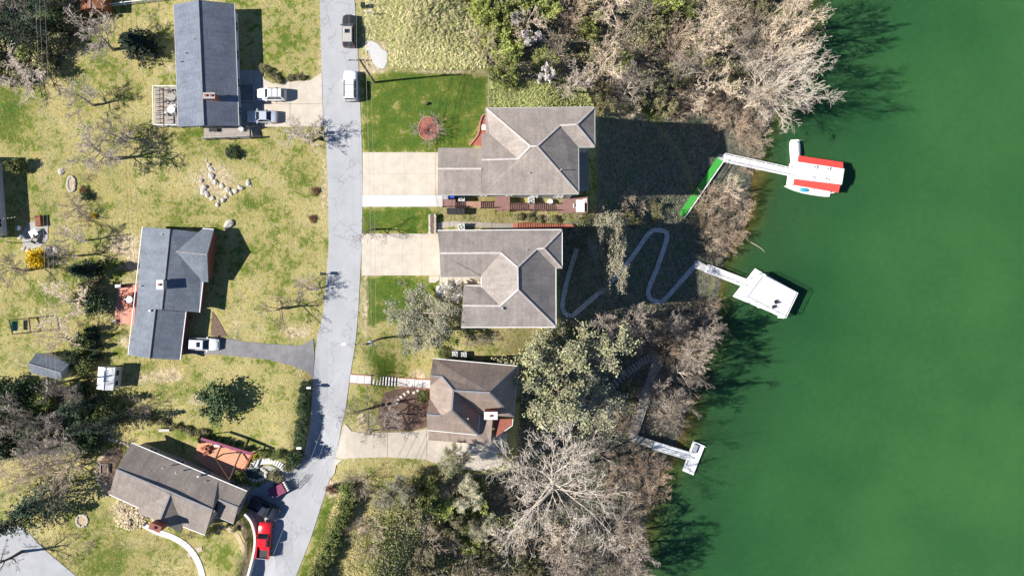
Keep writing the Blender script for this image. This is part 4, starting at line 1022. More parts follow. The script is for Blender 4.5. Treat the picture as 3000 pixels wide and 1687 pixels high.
k_ = [G(x, y) for x, y in ((703, 248), (744, 248), (747, 299), (704, 297))]
MB().slab([q + Vector((0, 0, .10)) for q in k_], .2).build('floor', 'asphalt_dark', pt)
for a, b in zip(k_, k_[1:] + k_[:1]): MB().beam(a + Vector((0, 0, .12)), b + Vector((0, 0, .12)), .18, .3).build('kerb', 'concrete_grey', pt)
# red terrace behind the slate house
rt = thing('red_terrace', G(366, 890), 'bright red-orange wooden terrace behind the slate-roofed house', 'deck')
zq = zt(366, 890) + .35
planks(rt, [A(346, 833, zq), A(404, 833, zq), A(392, 953, zq), A(335, 944, zq)], 8, 'deck_red', .35)
tb = thing('round_table', A(384, 877, zq), 'glass patio table on the red-orange terrace', 'table'); c = A(384, 877, zq)
MB().disc(c + Vector((0, 0, .7)), .6, .04, 18).build('table_top', 'metal_grey', tb); MB().disc(c + Vector((0, 0, .005)), .07, .69, 8).build('stem', 'metal_dark', tb)
for x, y, a in ((372, 868, 1.2), (370, 885, 2.0), (386, 862, .2), (384, 893, 3.0)): garden_chair(A(x, y, zq), a, 'stair_red', 'red chair around the glass table on the terrace', 'red terrace chairs')
gr = thing('grill', A(357, 834, zq), 'black barbecue grill at the terrace edge', 'grill'); c = A(357, 838, zq)
MB().box(c + Vector((0, 0, .3)), .9, .5, .5).build('cabinet', 'metal_dark', gr); MB().box(c + Vector((0, 0, .803)), .8, .42, .22).build('hood', 'metal_grey', gr)
for sx in (-.4, .4): MB().box(c + Vector((sx, 0, .005)), .08, .4, .29).build('leg', 'metal_dark', gr)
single(MB().disc(A(339, 941, zq), .2, .4, 10, .26), 'planter_pot', 'stone_pale', 'pale flower pot on the corner of the red-orange terrace', 'pot')
# orange terrace of the house on the bank, with pergola beams
pg = thing('pergola_terrace', G(655, 1345), 'orange wooden terrace with pergola beams beside the brown-roofed house', 'deck')
zq = zt(655, 1345) + .3
planks(pg, [A(568, 1341, zq), A(585, 1282, zq), A(744, 1325, zq), A(712, 1384, zq)], 1, 'deck_orange', .4, name='frame')
planks(pg, [A(568, 1341, zq + .05), A(585, 1282, zq + .05), A(744, 1325, zq + .05), A(664, 1410, zq + .05)], 12, 'deck_orange', .045)
zb_ = zq + 2.6
def PP(x, y): return A(x, y, zb_)
MB().slab([PP(590, 1281), PP(743, 1327), PP(736, 1334), PP(587, 1288)], .12).build('awning', 'maroon', pg)
for a, b in (((648, 1305), (632, 1342)), ((706, 1322), (672, 1404))): MB().beam(PP(*a), PP(*b), .16, .2).build('rafter', 'wood_dark', pg)
MB().beam(PP(632, 1342), PP(672, 1404), .12, .16).build('tie_beam', 'wood_dark', pg)
for x, y in ((590, 1284), (740, 1330), (632, 1342), (672, 1403)):
    p = PP(x, y); MB().box((p.x, p.y, zq + .05), .14, .14, 2.5).build('post', 'wood_dark', pg)
for i in range(8):
    a = Vector((740, 1328)).lerp(Vector((716, 1376)), i / 7); MB().box(A(a.x, a.y, zq + .05), .09, .09, .85).build('rail_post', 'stair_red', pg)
MB().beam(A(740, 1328, zq + .9), A(716, 1376, zq + .9), .1, .08).build('rail', 'stair_red', pg)
for x, y, a in ((600, 1310, .5), (612, 1312, .5), (607, 1324, 3.6)): garden_chair(A(x, y, zq + .051), a, 'stair_red', 'red wooden chair on the orange pergola terrace', 'chairs on the pergola terrace')
round_or_box_table(635, 1302, zq + .051, .8, .6, 'white_paint', 'small white table under the maroon awning')
st = thing('curved_steps', G(785, 1358), 'white curved garden steps between the orange terrace and the road', 'steps')
cs = smooth_line([(738, 1366), (752, 1356), (775, 1350), (800, 1352), (820, 1362), (834, 1374)], 3)
for i in range(len(cs) - 1):
    q = ribbon([cs[i], cs[i] + (cs[i + 1] - cs[i]) * .92], 17); z = zt(cs[i].x, cs[i].y) + .35 - i * .02
    MB().slab([A(v.x, v.y, z) for v in q], .5).build('tread', 'concrete_white', st)
pd = thing('garden_pond', G(760, 1390), 'grey stone-rimmed garden pond below the curved white steps', 'pond')
ring = [(712, 1376), (735, 1370), (762, 1368), (780, 1382), (778, 1400), (752, 1408), (722, 1400)]
zq2 = max(zt(x, y) for x, y in ring) + .06
MB().slab([A(x, y, zq2) for x, y in ring], .3).build('basin', 'concrete_grey', pd)
MB().slab([A(745 + (x - 745) * .8, 1389 + (y - 1389) * .8, zq2 + .02) for x, y in ring], .018).build('water', 'pond', pd)
for i in range(len(ring)):
    a, b = Vector(ring[i]), Vector(ring[(i + 1) % len(ring)])
    for f in (0, .33, .66): q = a.lerp(b, f); rock(q.x, q.y, .22, None, None, True, pd, z=zq2 + .08, name='rim_stone')
structure(drape('patio', [(765, 1366), (790, 1362), (825, 1376), (822, 1390), (800, 1402), (782, 1400)], .08, 'concrete_grey', step=12))
# retaining wall
rw = thing('retaining_wall', G(742, 1570), 'curved white retaining wall behind the red pickup', 'wall')
line = smooth_line([(716, 1506), (732, 1524), (742, 1550), (746, 1580), (743, 1615), (735, 1650), (724, 1690), (700, 1760)], 3)
for a, b in zip(line, line[1:]):
    pa, pb = A(a.x, a.y, 1.45), A(b.x, b.y, 1.45); MB().beam(pa, pb + (pb - pa) * .02, .34, 1.9, up=0).build('wall_block', 'concrete_white', rw)
# terracotta step of the white garden walk, stones and small garden things
for x, y in ((560, 1606), (580, 1622)): pass
st = thing('step_landing', G(565, 1618), 'tan paved landing crossing the curved white walk', 'paving')
for q in ([(548, 1622), (560, 1612), (566, 1622), (556, 1634)], [(572, 1602), (592, 1600), (594, 1612), (580, 1616)]):
    MB().slab([G(x, y, .09) for x, y in q], .2).build('paver', 'siding_tan', st)

# steps of the umber house
fs = thing('front_steps', G(1128, 1116), 'white concrete front steps descending from the road to the umber house', 'steps')
n = 9; z0 = zt(1088, 1113) + .1; z1 = zt(1168, 1119) + .1
for i in range(n):
    f0, f1 = i / n, (i + 1) / n; z = z0 + (z1 - z0) * f1
    a = Vector((1088, 1113)).lerp(Vector((1168, 1119)), f0); b = Vector((1088, 1113)).lerp(Vector((1168, 1119)), f1)
    MB().slab([A(v.x, v.y, z) for v in ribbon([a, b], 25)], .7).build('step', 'concrete_white', fs)
for sg in (-1, 1):
    a, b = A(1086, 1113 + sg * 14, z0 + .75), A(1170, 1119 + sg * 14, z1 + .75)
    MB().beam(a, b, .06, .06).build('handrail', 'metal_dark', fs)
    for f in (0, .33, .66, 1):
        p = a.lerp(b, f); MB().box(p - Vector((0, 0, .9)), .05, .05, .9).build('rail_post', 'metal_dark', fs)
for sg in (-1, 1):
    kb = thing('brick_edging', G(1060, 1111 + sg * 13), 'red brick edging on the %s side of the white front walk' % ('uphill, pole' if sg < 0 else 'driveway'), 'edging')
    for (x0, y0), (x1, y1) in (((1026, 1109), (1088, 1113)), ((1168, 1119), (1262, 1125))):
        k = int((x1 - x0) / 6)
        for i in range(k):
            a = Vector((x0, y0 + sg * 13)).lerp(Vector((x1, y1 + sg * 13)), i / k); b = Vector((x0, y0 + sg * 13)).lerp(Vector((x1, y1 + sg * 13)), (i + .94) / k)
            MB().beam(G(a.x, a.y, .1), G(b.x, b.y, .1), .14, .22).build('brick', 'brick_edge', kb)
# stepping stones
def stones(lst, r, label, group, m='stone_pale'):
    for x, y in lst:
        p = G(x, y, .0); k = 9; f = MB()
        f.prism([(p.x + math.cos(6.283 * i / k) * r * random.uniform(.85, 1.1), p.y + math.sin(6.283 * i / k) * r * random.uniform(.85, 1.1)) for i in range(k)], p.z - .25, p.z + .09)
        single(f, 'stepping_stone', m, label, 'stone', group)
stones([(1530 - .055 * i * i * .12, 1071 + i * 11) for i in range(11)], .24, 'round stepping stone behind the umber house', 'stepping stones behind the umber house')
stones([(1225, 1144), (1212, 1150), (1196, 1148), (1184, 1155), (1174, 1163), (1166, 1172), (1162, 1181)], .26, 'pale stepping stone across the mulch before the umber house', 'stepping stones across the mulch')
# timber steps from the umber house to the boardwalk
ts = thing('timber_steps', G(1700, 1200), 'grey timber steps winding down the wooded slope to the boardwalk', 'steps')
tl = smooth_line([(1512, 1352), (1560, 1325), (1600, 1300), (1640, 1268), (1690, 1222), (1740, 1178), (1790, 1132), (1840, 1090), (1880, 1060), (1918, 1044)], 5)
for i in range(len(tl) - 1):
    q = ribbon([tl[i], tl[i] + (tl[i + 1] - tl[i]) * .72], 24); z = max(zt(tl[i].x, tl[i].y), zt(tl[i + 1].x, tl[i + 1].y)) + .16
    MB().slab([A(v.x, v.y, z) for v in q], .35).build('step', 'wood_grey', ts)

# boardwalk and docks
def walkway(root, a, b, w, n, m, rails='both', railm='white_paint', name='plank'):
    a, b = Vector(a), Vector(b); t = (b - a); hd = Vector((t.x, t.y, 0)).normalized(); s_ = Vector((-hd.y, hd.x, 0)) * (w / 2)
    planks(root, [a - s_, b - s_, b + s_, a + s_], n, m, .07, name=name)
    for sg in (-1, 1):
        MB().beam(a + s_ * sg * .97 - Vector((0, 0, .17)), b + s_ * sg * .97 - Vector((0, 0, .17)), .1, .18).build('stringer', m, root)
        if rails == 'both' or rails == sg: railing(root, [a + s_ * sg, b + s_ * sg], railm, .95, .06, 1.8)
bw = thing('boardwalk', G(1890, 1150), 'straight grey boardwalk across the wooded slope above the smallest dock', 'boardwalk')
za, zb2 = zt(1930, 1042) + .5, zt(1851, 1272) + .5
walkway(bw, A(1931, 1040, za), A(1851, 1273, zb2), 1.45, 36, 'wood_grey', 1, 'wood_grey')
walkway(bw, A(1845, 1279, zb2 - .02), A(1914, 1302, zb2 - .4), 1.3, 10, 'wood_grey', None)
legs(bw, [A(1931, 1040, za - .1), A(1910, 1100, za - .1), A(1885, 1170, za - .1), A(1865, 1230, zb2 - .1), A(1851, 1270, zb2 - .1), A(1912, 1301, zb2 - .5)], 'wood_grey')
DZ = LAKE_Z + .55
d3 = thing('dock', A(2030, 1340, LAKE_Z), 'smallest white dock, T-shaped and open, reached by a white gangway', 'dock')
walkway(d3, A(1914, 1302, zb2 - .42), A(2022, 1335, DZ + .05), 1.25, 14, 'dock_white', 'both', 'dock_white')
planks(d3, [A(2031, 1291, DZ), A(1999, 1378, DZ), A(2031, 1392, DZ), A(2065, 1305.6, DZ)], 14, 'dock_white', .12)
MB().slab([A(2032, 1293, DZ - .13), A(2063, 1306, DZ - .13), A(2030, 1390, DZ - .13), A(2001, 1377, DZ - .13)], .55).build('float', 'float_black', d3)
MB().box(A(2034, 1313, DZ + .003), .7, 1.5, .55, -.35).build('bench_box', 'metal_grey', d3)
railing(d3, [A(2033, 1292.5, DZ + .004), A(2064, 1306, DZ + .004)], 'dock_white', .9, .05); MB().beam(A(2016, 1346, DZ + .06), A(2010, 1362, DZ + .06), .12, .1).build('cleat_rail', 'metal_grey', d3)
# flat-roofed two level dock
d2 = thing('boat_dock', A(2240, 862, LAKE_Z), 'large white dock with a flat rooftop deck below the switchback path', 'dock')
zp_ = zt(2050, 778) + .5
MB().slab([A(2034, 764, zp_), A(2046, 762, zp_), A(2070, 777, zp_), A(2064, 795, zp_), A(2035, 785, zp_)], .2).build('landing', 'path_grey', d2)
legs(d2, [A(2045, 766, zp_ - .1), A(2064, 790, zp_ - .1), A(2038, 782, zp_ - .1)], 'wood_grey')
walkway(d2, A(2068, 786, zp_), A(2206, 839, LAKE_Z + 1.0), 1.3, 24, 'dock_white', 'both', 'dock_white')
LZ = LAKE_Z + .6
planks(d2, [A(2212, 786, LZ), A(2330, 853, LZ), A(2290, 928, LZ), A(2146, 868, LZ)], 12, 'dock_white', .1)
MB().slab([A(2212, 788, LZ - .11), A(2328, 854, LZ - .11), A(2289, 926, LZ - .11), A(2149, 867, LZ - .11)], .6).build('float', 'float_black', d2)
RZ = LAKE_Z + 3.2
planks(d2, [A(2222, 800, RZ), A(2333, 858, RZ), A(2297, 934, RZ), A(2172, 872, RZ)], 14, 'dock_white', .14, name='roof_board')
rfp = [A(2224, 803, RZ + .003), A(2331, 858.5, RZ + .003), A(2296, 931, RZ + .003), A(2174, 871, RZ + .003)]
railing(d2, rfp + rfp[:1], 'dock_white', .95, .06, 1.7)
for f in (0, .5, 1):
    for a, b in ((rfp[0], rfp[1]), (rfp[3], rfp[2])):
        q = a.lerp(b, f); MB().box((q.x, q.y, LZ + .003), .18, .18, RZ - LZ - .15).build('post', 'dock_white', d2)
garden_chair(A(2270, 884, RZ), .6, 'metal_dark', 'dark folding chair on the flat rooftop deck, nearer its middle'); garden_chair(A(2264, 898, RZ), .2, 'metal_dark', 'dark folding chair on the flat rooftop deck, nearer its edge')
# red and white boathouse
d1 = thing('boathouse', A(2395, 510, LAKE_Z), 'floating boathouse with a white roof, red side eaves and four roof hatches', 'boathouse')
zp_ = zt(2110, 465) + .6
MB().slab([A(2101, 458, zp_), A(2107, 451, zp_), A(2121, 455, zp_), A(2120, 472, zp_), A(2108, 470, zp_)], .2).build('landing', 'path_grey', d1)
legs(d1, [A(2104, 458, zp_ - .1), A(2118, 458, zp_ - .1), A(2118, 470, zp_ - .1)], 'wood_grey')
walkway(d1, A(2119, 463, zp_), A(2328, 508, LAKE_Z + .9), 1.25, 30, 'dock_white', 'both', 'dock_white')
planks(d1, [A(2312, 480, LZ), A(2455, 480, LZ), A(2446, 560, LZ), A(2303, 546, LZ)], 14, 'dock_white', .1)
MB().slab([A(2314, 482, LZ - .11), A(2453, 482, LZ - .11), A(2444, 558, LZ - .11), A(2305, 545, LZ - .11)], .6).build('float', 'float_black', d1)
e0, e1 = LAKE_Z + 3.3, LAKE_Z + 3.75
rr = MB().slab([A(2337, 474, e0), A(2474, 495, e0), A(2470, 518, e1), A(2330, 499, e1)], .12).build('roof', 'dock_white', d1)
MB().slab([A(2330, 499, e1), A(2470, 518, e1), A(2466.5, 541, e0), A(2328, 524, e0)], .12).build('roof_slope', 'dock_white', rr)
MB().beam(A(2330, 499, e1 + .02), A(2470, 518, e1 + .02), .25, .06).build('ridge_cap', 'dock_white', rr)
MB().slab([A(2340, 455.7, e0 - .75), A(2470, 475.4, e0 - .75), A(2471, 496, e0 - .2), A(2337, 476, e0 - .2)], .1).build('red_eave', 'dock_red', rr)
MB().slab([A(2328, 522, e0 - .2), A(2463, 540, e0 - .2), A(2456, 565, e0 - .75), A(2324, 541.5, e0 - .75)], .1).build('red_eave', 'dock_red', rr)
for x, y in ((2386, 490), (2424, 495), (2381, 519), (2420, 524)):
    p = A(x, y, e0 + .25); h_ = MB().box(p, .75, .6, .22, -.14).build('roof_hatch', 'dock_white', rr)
    MB().box(p + Vector((0, 0, .222)), .34, .4, .04, -.14).build('hatch_lid', 'metal_grey', h_)
for x, y in ((2342, 459), (2405, 469), (2466, 478), (2328, 538), (2392, 549), (2453, 561)):
    p = A(x, y, e0 - .8); MB().box((p.x, p.y, LZ + .003 if 2340 < x < 2450 else LAKE_Z - .6), .16, .16, e0 - .9 - (LZ + .003 if 2340 < x < 2450 else LAKE_Z - .6)).build('post', 'dock_white', d1)
# green carpeted ramp
gp_ = thing('green_ramp', G(2050, 545), 'green carpeted ramp with a white handrail leading to the boathouse gangway', 'ramp')
z0, z1 = zt(1996, 630) + .4, zp_
MB().slab([A(1989.5, 625, z0), A(2003, 637, z0), A(2120, 470, z1 - .03), A(2103, 459, z1 - .03)], .12).build('carpet', 'turf_green', gp_)
railing(gp_, [A(2004, 637, z0), A(2120, 470, z1 - .03)], 'dock_white', .95, .07, 2.0)
legs(gp_, [A(1995, 630, z0 - .13), A(2030, 585, (z0 + z1) / 2 - .2), A(2070, 530, (z0 + z1) / 2 - .1), A(2100, 480, z1 - .2)], 'wood_grey')
# boats
def hull(px0, py0, px1, py1, W_, zdeck, m, name, label, cover=None, top=.9):
    a, b = A(px0, py0, LAKE_Z + .5), A(px1, py1, LAKE_Z + .5); t = (b - a); L = t.length; t /= L; s_ = Vector((-t.y, t.x, 0)); z0 = LAKE_Z - .25
    rt = thing(name, Vector(((a.x + b.x) / 2, (a.y + b.y) / 2, LAKE_Z)), label, 'boat')
    prof = [(0, .78), (.12, .95), (.35, 1), (.6, .95), (.8, .7), (.93, .35), (1, .04)] if top < .5 else [(0, .8), (.1, .9), (.35, .95), (.6, 1), (.8, 1), (.93, .9), (1, .7)]
    f = MB(); 
    for k, (u, w) in enumerate(prof):
        c = a + t * (L * u)
        for sx, zz, ww in ((-1, z0, .6), (-1, zdeck, 1), (1, zdeck, 1), (1, z0, .6)): f.v.append((c.x + s_.x * sx * w * ww * W_ / 2, c.y + s_.y * sx * w * ww * W_ / 2, zz))
        if k:
            for q in range(4): n = 4 * k; f.f.append((n - 4 + q, n - 4 + (q + 1) % 4, n + (q + 1) % 4, n + q))
    n = len(f.v); f.f += [(3, 2, 1, 0), (n - 4, n - 3, n - 2, n - 1)]
    f.build('hull', m, rt)
    g = MB()
    for k, (u, w) in enumerate(prof[:-1]):
        c = a + t * (L * u)
        for j in range(5):
            y = (j - 2) / 2; hz = zdeck + .02 + top * (1 - abs(y) ** 2.2) * (.5 + .5 * math.sin(u * 3.1)) * random.uniform(.92, 1.05)
            g.v.append((c.x + s_.x * y * w * W_ * .5, c.y + s_.y * y * w * W_ * .5, hz))
        if k:
            for j in range(4): n = 5 * k; g.f.append((n - 5 + j, n - 4 + j, n + j + 1, n + j))
    g.build('cover', cover or m, rt, smooth=True)
    return rt, a, b, t, s_
bt, a, b, t, s_ = hull(2330, 488, 2327, 410, 2.0, LAKE_Z + .7, 'tarp_white', 'covered_boat', 'white boat under a white tarpaulin beside the boathouse', 'tarp_white', .8)
MB().tube(A(2333, 416, LAKE_Z + 1.5), A(2350, 410, LAKE_Z + 1.7), .05, .04, 6).build('pole', 'metal_grey', bt)
bt, a, b, t, s_ = hull(2432, 566, 2300, 545, 1.7, LAKE_Z + .5, 'tarp_white', 'moored_boat', 'low white boat with a blue cover under the lower red eave', 'tarp_white', .15)
f = MB(); c = A(2356, 557, LAKE_Z + .75); ng = len(f.v)
for i in range(5):
    for j in range(14):
        u = (i / 4) * math.pi / 2; an = j / 14 * 6.283; x, y = math.cos(u) * .85 * math.cos(an), math.cos(u) * .34 * math.sin(an)
        f.v.append((c.x + x * math.cos(-.1) - y * math.sin(-.1), c.y + x * math.sin(-.1) + y * math.cos(-.1), c.z + .35 * math.sin(u)))
for i in range(4):
    for j in range(14): f.f.append((i * 14 + j, i * 14 + (j + 1) % 14, (i + 1) * 14 + (j + 1) % 14, (i + 1) * 14 + j))
f.build('blue_cover', 'tarp_blue', bt, smooth=True)
# drifting branch
f = MB(); pts = [A(2198, 709, LAKE_Z + .04), A(2215, 718, LAKE_Z + .06), A(2230, 728, LAKE_Z + .05), A(2240, 738, LAKE_Z + .04)]
for i in range(3): f.tube(pts[i], pts[i + 1], .09 - i * .02, .07 - i * .02, 6)
single(f, 'driftwood', 'bark_tan', 'bent pale branch floating on the lake near the white rooftop dock', 'branch')

# ------------------------------------------------------------------ vehicles
def car(px, py, ang, L, Wd, kind, paint, label, roofm=None, topz=None, bed=None, rails=False, sunroof=False, hh=.8, name=None):
    p = ground_under(px, py, hh) + Vector((0, 0, .09))
    rt = thing(name or {'suv': 'suv', 'sedan': 'sedan', 'pickup': 'pickup_truck', 'jeep': 'suv'}[kind], p, label, {'suv': 'car', 'sedan': 'car', 'pickup': 'truck', 'jeep': 'car'}[kind])
    rt.rotation_euler = (0, 0, math.radians(ang)); del rt['_o']
    w = Wd / 2
    def P(name_, mbx, m, par=rt, sm=False): return mbx.build(name_, m, par, smooth=sm)
    belt = {'suv': 1.02, 'sedan': .9, 'pickup': 1.08, 'jeep': 1.1}[kind]; top = {'suv': 1.66, 'sedan': 1.43, 'pickup': 1.82, 'jeep': 1.78}[kind]
    hood = belt - (.04 if kind in ('jeep', 'pickup') else .1)
    hx = {'suv': .22, 'sedan': .20, 'pickup': .22, 'jeep': .20}[kind]            # foot of the windscreen as a fraction of L from the middle
    rx = {'suv': -.47, 'sedan': -.33, 'pickup': -.14, 'jeep': -.485}[kind]
    st = [(-.5, .80, belt - .22, .42), (-.49, .88, belt - .08, .32), (-.44, .96, belt - .01, .26), (-.3, 1, belt, .24), (0, 1, belt, .24), (hx, 1, belt, .24), (hx + .1, .985, hood, .24), (.40, .96, hood - .06, .24), (.46, .88, hood - .14, .27), (.49, .76, hood - .24, .32), (.5, .66, hood - .34, .40)]
    if kind in ('jeep', 'pickup'): st = [(x, min(1, ww + .08), zt_ + (.06 if x > .3 else 0), zb_) for x, ww, zt_, zb_ in st]
    xend = None
    f = MB()
    for k, (x, ww, zt_, zb_) in enumerate(st):
        if bed and x < -.13: zt_ = min(zt_, .72)
        y = w * ww
        ring = [(-y * .92, zb_), (-y, zb_ + .16), (-y, zt_ - .22), (-y + .05, zt_ - .08), (-y + .17, zt_), (0, zt_ + .025), (y - .17, zt_), (y - .05, zt_ - .08), (y, zt_ - .22), (y, zb_ + .16), (y * .92, zb_)]
        f.v += [(x * L, yy, zz_) for yy, zz_ in ring]
        if k:
            n = 11 * k
            for q in range(11): f.f.append((n - 11 + q, n + q, n + (q + 1) % 11, n - 11 + (q + 1) % 11))
    n = len(f.v); f.f += [tuple(range(11)), tuple(range(n - 1, n - 12, -1))]
    body = P('body', f, paint, sm=True)
    # cabin
    x0, x1 = rx * L, hx * L
    slope_f = {'suv': .16, 'sedan': .17, 'pickup': .11, 'jeep': .06}[kind] * L; slope_r = {'suv': .06, 'sedan': .13, 'pickup': .03, 'jeep': .02}[kind] * L
    yb, yt = w - .10, w - .28 if kind != 'jeep' else w - .2
    B = [(x0, -yb), (x1, -yb), (x1, yb), (x0, yb)]; T = [(x0 + slope_r, -yt), (x1 - slope_f, -yt), (x1 - slope_f, yt), (x0 + slope_r, yt)]
    zb_, zt_ = belt - .08, top - .05
    cab = P('cabin', MB().hexa([(x, y, zb_) for x, y in B], [(x, y, zt_) for x, y in T]), paint)
    cxm = (T[0][0] + T[1][0]) / 2
    rf = MB(); g = [(x, y, zt_ + .001) for x, y in T]; g2 = [(cxm + (x - cxm) * .93, y * .86, top) for x, y in T]
    rf.hexa(g, g2); roof = P('roof', rf, roofm or paint)
    def pane(nm, i, j, m0=.06, m1=.06, z0=.16, z1=.06):
        a0, a1 = Vector((*B[i], zb_)), Vector((*B[j], zb_)); b0, b1 = Vector((*T[i], zt_)), Vector((*T[j], zt_))
        e0_, e1_ = a0.lerp(b0, z0), a1.lerp(b1, z0); f0, f1 = a0.lerp(b0, 1 - z1), a1.lerp(b1, 1 - z1)
        q = [e0_.lerp(e1_, m0), e0_.lerp(e1_, 1 - m1), f0.lerp(f1, 1 - m1), f0.lerp(f1, m0)]
        nn = (q[1] - q[0]).cross(q[3] - q[0]).normalized() * .015
        if nn.dot((q[0] + q[2]) / 2 - Vector((cxm, 0, zb_))) < 0: nn = -nn
        P(nm, MB().hexa([v + nn * .1 for v in q], [v + nn for v in q]), 'car_glass')
    pane('windscreen', 1, 2, .07, .07, .12, .04); pane('rear_window', 3, 0, .08, .08)
    for i, j in ((0, 1), (2, 3)): pane('side_window', i, j, .08, .5); pane('side_window', i, j, .53, .1)
    for sx in (-1, 1):
        for xx in (.31, -.31):
            wh = P('wheel', MB().tube((xx * L, sx * (w - .22), .33), (xx * L, sx * (w + .005), .33), .34, .34, 16), 'tyre')
            P('rim', MB().tube((xx * L, sx * (w + .006), .33), (xx * L, sx * (w + .02), .33), .2, .19, 12), 'rim', wh)
        P('mirror', MB().box((x1 - .12 * L * .5 - .05, sx * (w + .07), belt - .02), .16, .2, .14), paint)
        P('headlight', MB().box((.468 * L, sx * w * .62, hood - .30), .14, .3, .12, -sx * .35), 'lamp_clear')
        P('taillight', MB().box((-.492 * L, sx * w * .74, belt - .32), .09, .22, .2), 'lamp_red')
    P('bumper', MB().box((.487 * L, 0, .36), .12, Wd * .7, .16), 'metal_dark' if kind in ('jeep', 'pickup') else paint)
    P('rear_bumper', MB().box((-.495 * L, 0, .36), .12, Wd * .8, .18), 'metal_dark' if kind in ('jeep', 'pickup') else paint)
    if rails:
        for sx in (-1, 1): P('roof_rail', MB().beam((T[0][0] + .15, sx * (yt - .06), top + .05), (T[1][0] - .1, sx * (yt - .06), top + .05), .05, .05), 'metal_dark', roof)
        for xx in (.3, .7):
            x = T[0][0] + (T[1][0] - T[0][0]) * xx; P('crossbar', MB().beam((x, -yt + .06, top + .09), (x, yt - .06, top + .09), .05, .03), 'metal_dark', roof)
    if sunroof: P('sunroof', MB().box((cxm + (T[1][0] - T[0][0]) * .18, 0, top - .01), .55, .75, .025), 'car_glass', roof)
    if bed:
        bx0, bx1 = -.49 * L, rx * L - .05
        P('bed_floor', MB().box(((bx0 + bx1) / 2, 0, .76), bx1 - bx0, Wd - .3, .02), 'bedliner')
        for sx in (-1, 1): P('bed_side', MB().beam((bx0, sx * (w - .09), .9), (bx1, sx * (w - .09), .9), .16, .4), paint)
        P('tailgate', MB().beam((bx0 + .04, -w + .175, .88), (bx0 + .04, w - .175, .88), .08, .38), bed)
    return rt
car(1022, 90, 90, 4.75, 1.9, 'suv', 'car_black', 'black car with a pale roof parked on the road beside the tall dry grass', roofm='car_roofpanel', sunroof=True)
car(1027, 252, 90, 4.4, 1.9, 'jeep', 'car_white', 'boxy white car parked on the road beside the utility pole', rails=True)
car(795, 277, 180, 4.2, 1.85, 'suv', 'car_white', 'white car with roof bars on the pale concrete driveway', rails=True)
car(767, 342, 180, 4.5, 1.78, 'sedan', 'car_silver', 'silver-blue sedan on the pale concrete driveway')
car(597, 1008, -2, 4.35, 1.82, 'suv', 'car_white', 'white car with a sunroof on the dark asphalt driveway', sunroof=True)
car(774, 1582, 85, 5.3, 1.95, 'pickup', 'car_red', 'bright red pickup truck parked beside the white retaining wall', bed='rim')
car(774, 1489, -27, 4.6, 1.9, 'pickup', 'car_navy', 'dark navy pickup truck nosed out from the house in the shade', bed='car_navy')
tr = thing('utility_trailer', ground_under(812, 1438, .9), 'maroon covered trailer with a white slatted tailboard under the hedge', 'trailer'); tr.rotation_euler = (0, 0, math.radians(28)); tr.scale = (.86, .86, .9); del tr['_o']
MB().hexa([(-1.4, -.9, .5), (1.4, -.9, .5), (1.4, .9, .5), (-1.4, .9, .5)], [(-1.3, -.85, 1.15), (1.3, -.85, 1.15), (1.3, .85, 1.15), (-1.3, .85, 1.15)]).build('tarpaulin', 'maroon', tr)
MB().box((0, 0, .38), 2.9, 1.9, .115).build('bed', 'wood_grey', tr)
for i in range(5): MB().box((1.62, -.72 + i * .36, .5), .3, .22, .5).build('slat', 'white_paint', tr)
for sy in (-1, 1): MB().tube((0, sy * .96, .3), (0, sy * 1.12, .3), .3, .3, 14).build('wheel', 'tyre', tr)
MB().beam((-1.45, 0, .42), (-2.2, 0, .35), .1, .1).build('drawbar', 'metal_dark', tr)
MB().disc((-1.0, -.5, 1.152), .16, .12, 10).build('vent', 'white_paint', tr)

